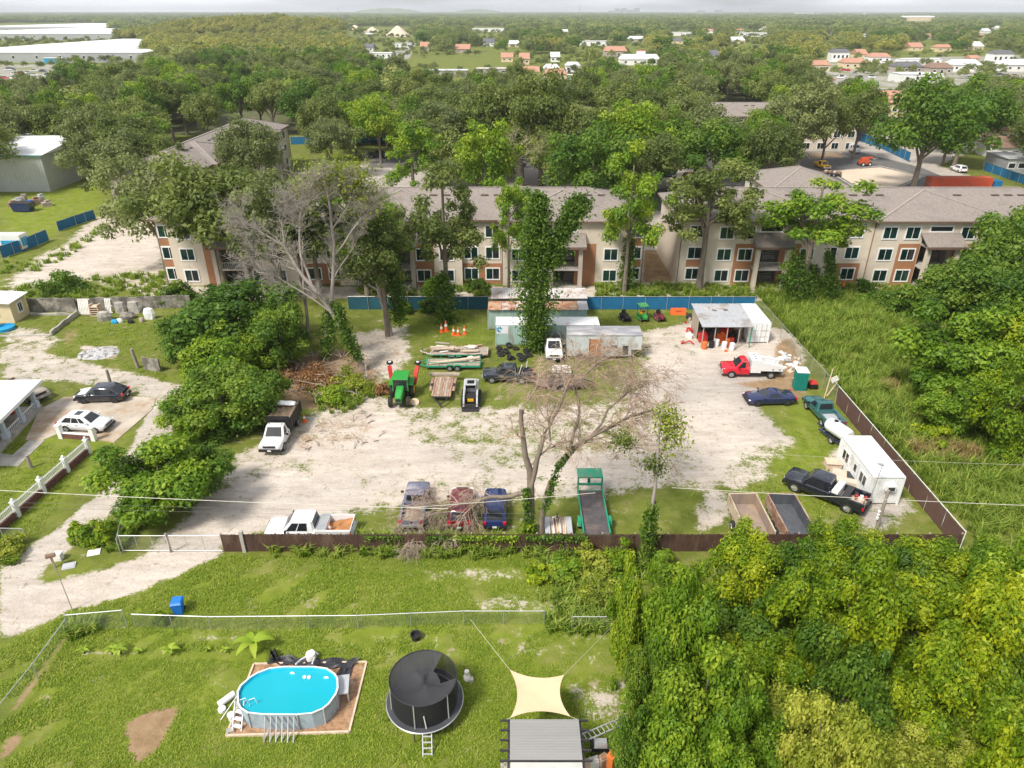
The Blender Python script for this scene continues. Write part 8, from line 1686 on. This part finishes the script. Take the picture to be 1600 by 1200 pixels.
# cars in the far lots
cp = thing('parked_car', 'tiny parked car in the far pale lots', 'car', (0,0,0), 0, 'cars in the far lots'); MB().loft([[(x, k[0]*.9, .3+(zt-.3)*k[1]) for k in RK] for x, zt in ((2.2,.7),(1.9,.95),(-1.9,1.0),(-2.2,.8))]).build('body', 'white_paint', cp, 40); MB().loft([[(1.0,-.75,.95),(1.0,.75,.95),(-1.7,.75,.95),(-1.7,-.75,.95)],[(.3,-.6,1.5),(.3,.6,1.5),(-1.3,.6,1.5),(-1.3,-.6,1.5)]]).build('cabin', 'glass_dark', cp)
rr2 = random.Random(77); bodies = [cp.children[0].data]
for m_ in ('navy_paint', 'red_paint', 'silver', 'tan_paint', 'black_paint'): q = bodies[0].copy(); q.materials.clear(); q.materials.append(M[m_]); bodies.append(q)
spots = [(rr2.uniform(1290, 1590), rr2.uniform(96, 128)) for _ in range(46)]+[(rr2.uniform(5, 105), rr2.uniform(108, 124)) for _ in range(18)]+[(rr2.uniform(835, 905), rr2.uniform(110, 126)) for _ in range(10)]+[(rr2.uniform(618, 645), rr2.uniform(72, 92)) for _ in range(8)]
for i, (x, y) in enumerate(spots):
    o = cp if i == 0 else copy_tree(cp); o.location = G(x, y)+Vector((0,0,.055)); o.rotation_euler = (0, 0, rr2.choice((0, 1.57, .3, 2.8)))
    if rr2.random() < .5: [c for c in o.children if c.name.startswith('body')][0].data = rr2.choice(bodies[1:])
for i, (x, y, rp_, h) in enumerate(((555,49,17,11),(582,49,11,8),(622,57,21,15),(505,53,22,4))):
    b = G(x, y); r0 = rp_/SCL(b); o = MB().lathe([(r0*1.05,0),(r0*.7,h*.33),(r0*.35,h*.72),(r0*.12,h*.95),(.3,h)], 16).build('sand_heap', 'sand_pile', None, 60); o.location = b; tag(o, ('left','small middle','largest right','low far left')[i]+' pale sand heap in the distance', 'heap')
for px0, lab in ((905,'tall thin mast on the horizon at the centre'),(530,'thin mast on the horizon at the left of centre'),(1170,'thin mast on the horizon at the right of centre')): 
    b = G(px0, 32); t = thing('radio_mast', lab, 'mast', b); hh = 55 if px0 == 905 else 45; MB().tube([(0,0,0),(0,0,hh)], 1.0, 5).build('mast_pole', 'galv', t); MB().lathe([(.5,hh-2),(2.5,hh-1),(.5,hh)], 8).build('mast_head', 'galv', t)
def quay(label, px0, px1, y0_, h, m):
    a, b = G(px0, y0_), G(px1, y0_); t = thing('skyline_building', label, 'building', (a.x, a.y, 0)); n = 5; r = random.Random(int(px0))
    for q in range(n): w_ = (b.x-a.x)/n; hh = h*r.uniform(.5,1.2); p = B((q*w_+.1*w_, 0, 0), ((q+.9)*w_, 60, hh)).build('block', m, t); B((q*w_+.1*w_, -2, hh), ((q+.9)*w_, 61, hh+2)).build('roof_slab', 'white_roof', p)
quay('hazy pale city blocks on the horizon right of centre', 1060, 1130, 23.5, 40, 'metal_grey'); quay('hazy white waterfront sheds on the right horizon', 1240, 1420, 24.0, 22, 'white_metal'); quay('small hazy towers on the horizon near the mast', 950, 1000, 23.0, 55, 'metal_grey')
def ridge(label, px0, px1, h):
    a, b = G(px0, 21.5), G(px1, 21.5); V = []; n = 24; r = random.Random(px0)
    for i in range(n+1):
        f_ = i/n; z = h*math.sin(math.pi*f_)**.6*(1+.08*math.sin(i*2.1)); p = a.lerp(b, f_); V += [(p.x, p.y, 0), (p.x, p.y+350, z), (p.x, p.y+700, 0)]
    o = MB().add(V, [(i*3+j, (i+1)*3+j, (i+1)*3+j+1, i*3+j+1) for i in range(n) for j in range(2)]).build('hill', 'leaf_hill'); return struct(o, label)
mat('leaf_hill', (.16,.19,.09), .95, var=.25, scale=.01)
ridge('low grassy mound on the horizon left of centre', 540, 660, 70); ridge('low wide mound on the horizon at the centre', 700, 790, 55)
# ================================================================== the air
hz = MB().b2((-9000, -120, -1.2), (9000, 9600, 74)).build('haze', None)
hm = bpy.data.materials.new('haze'); hm.use_nodes = True; ht_ = hm.node_tree; ht_.nodes.remove(ht_.nodes['Principled BSDF']); pv = ht_.nodes.new('ShaderNodeVolumePrincipled'); pv.inputs['Density'].default_value = .00010; pv.inputs['Color'].default_value = (.92,.96,1.0,1); pv.inputs['Anisotropy'].default_value = .2
ht_.links.new(pv.outputs['Volume'], ht_.nodes['Material Output'].inputs['Volume']); hz.data.materials.append(hm); stuff(hz, 'pale blue haze of humid air over the whole view')
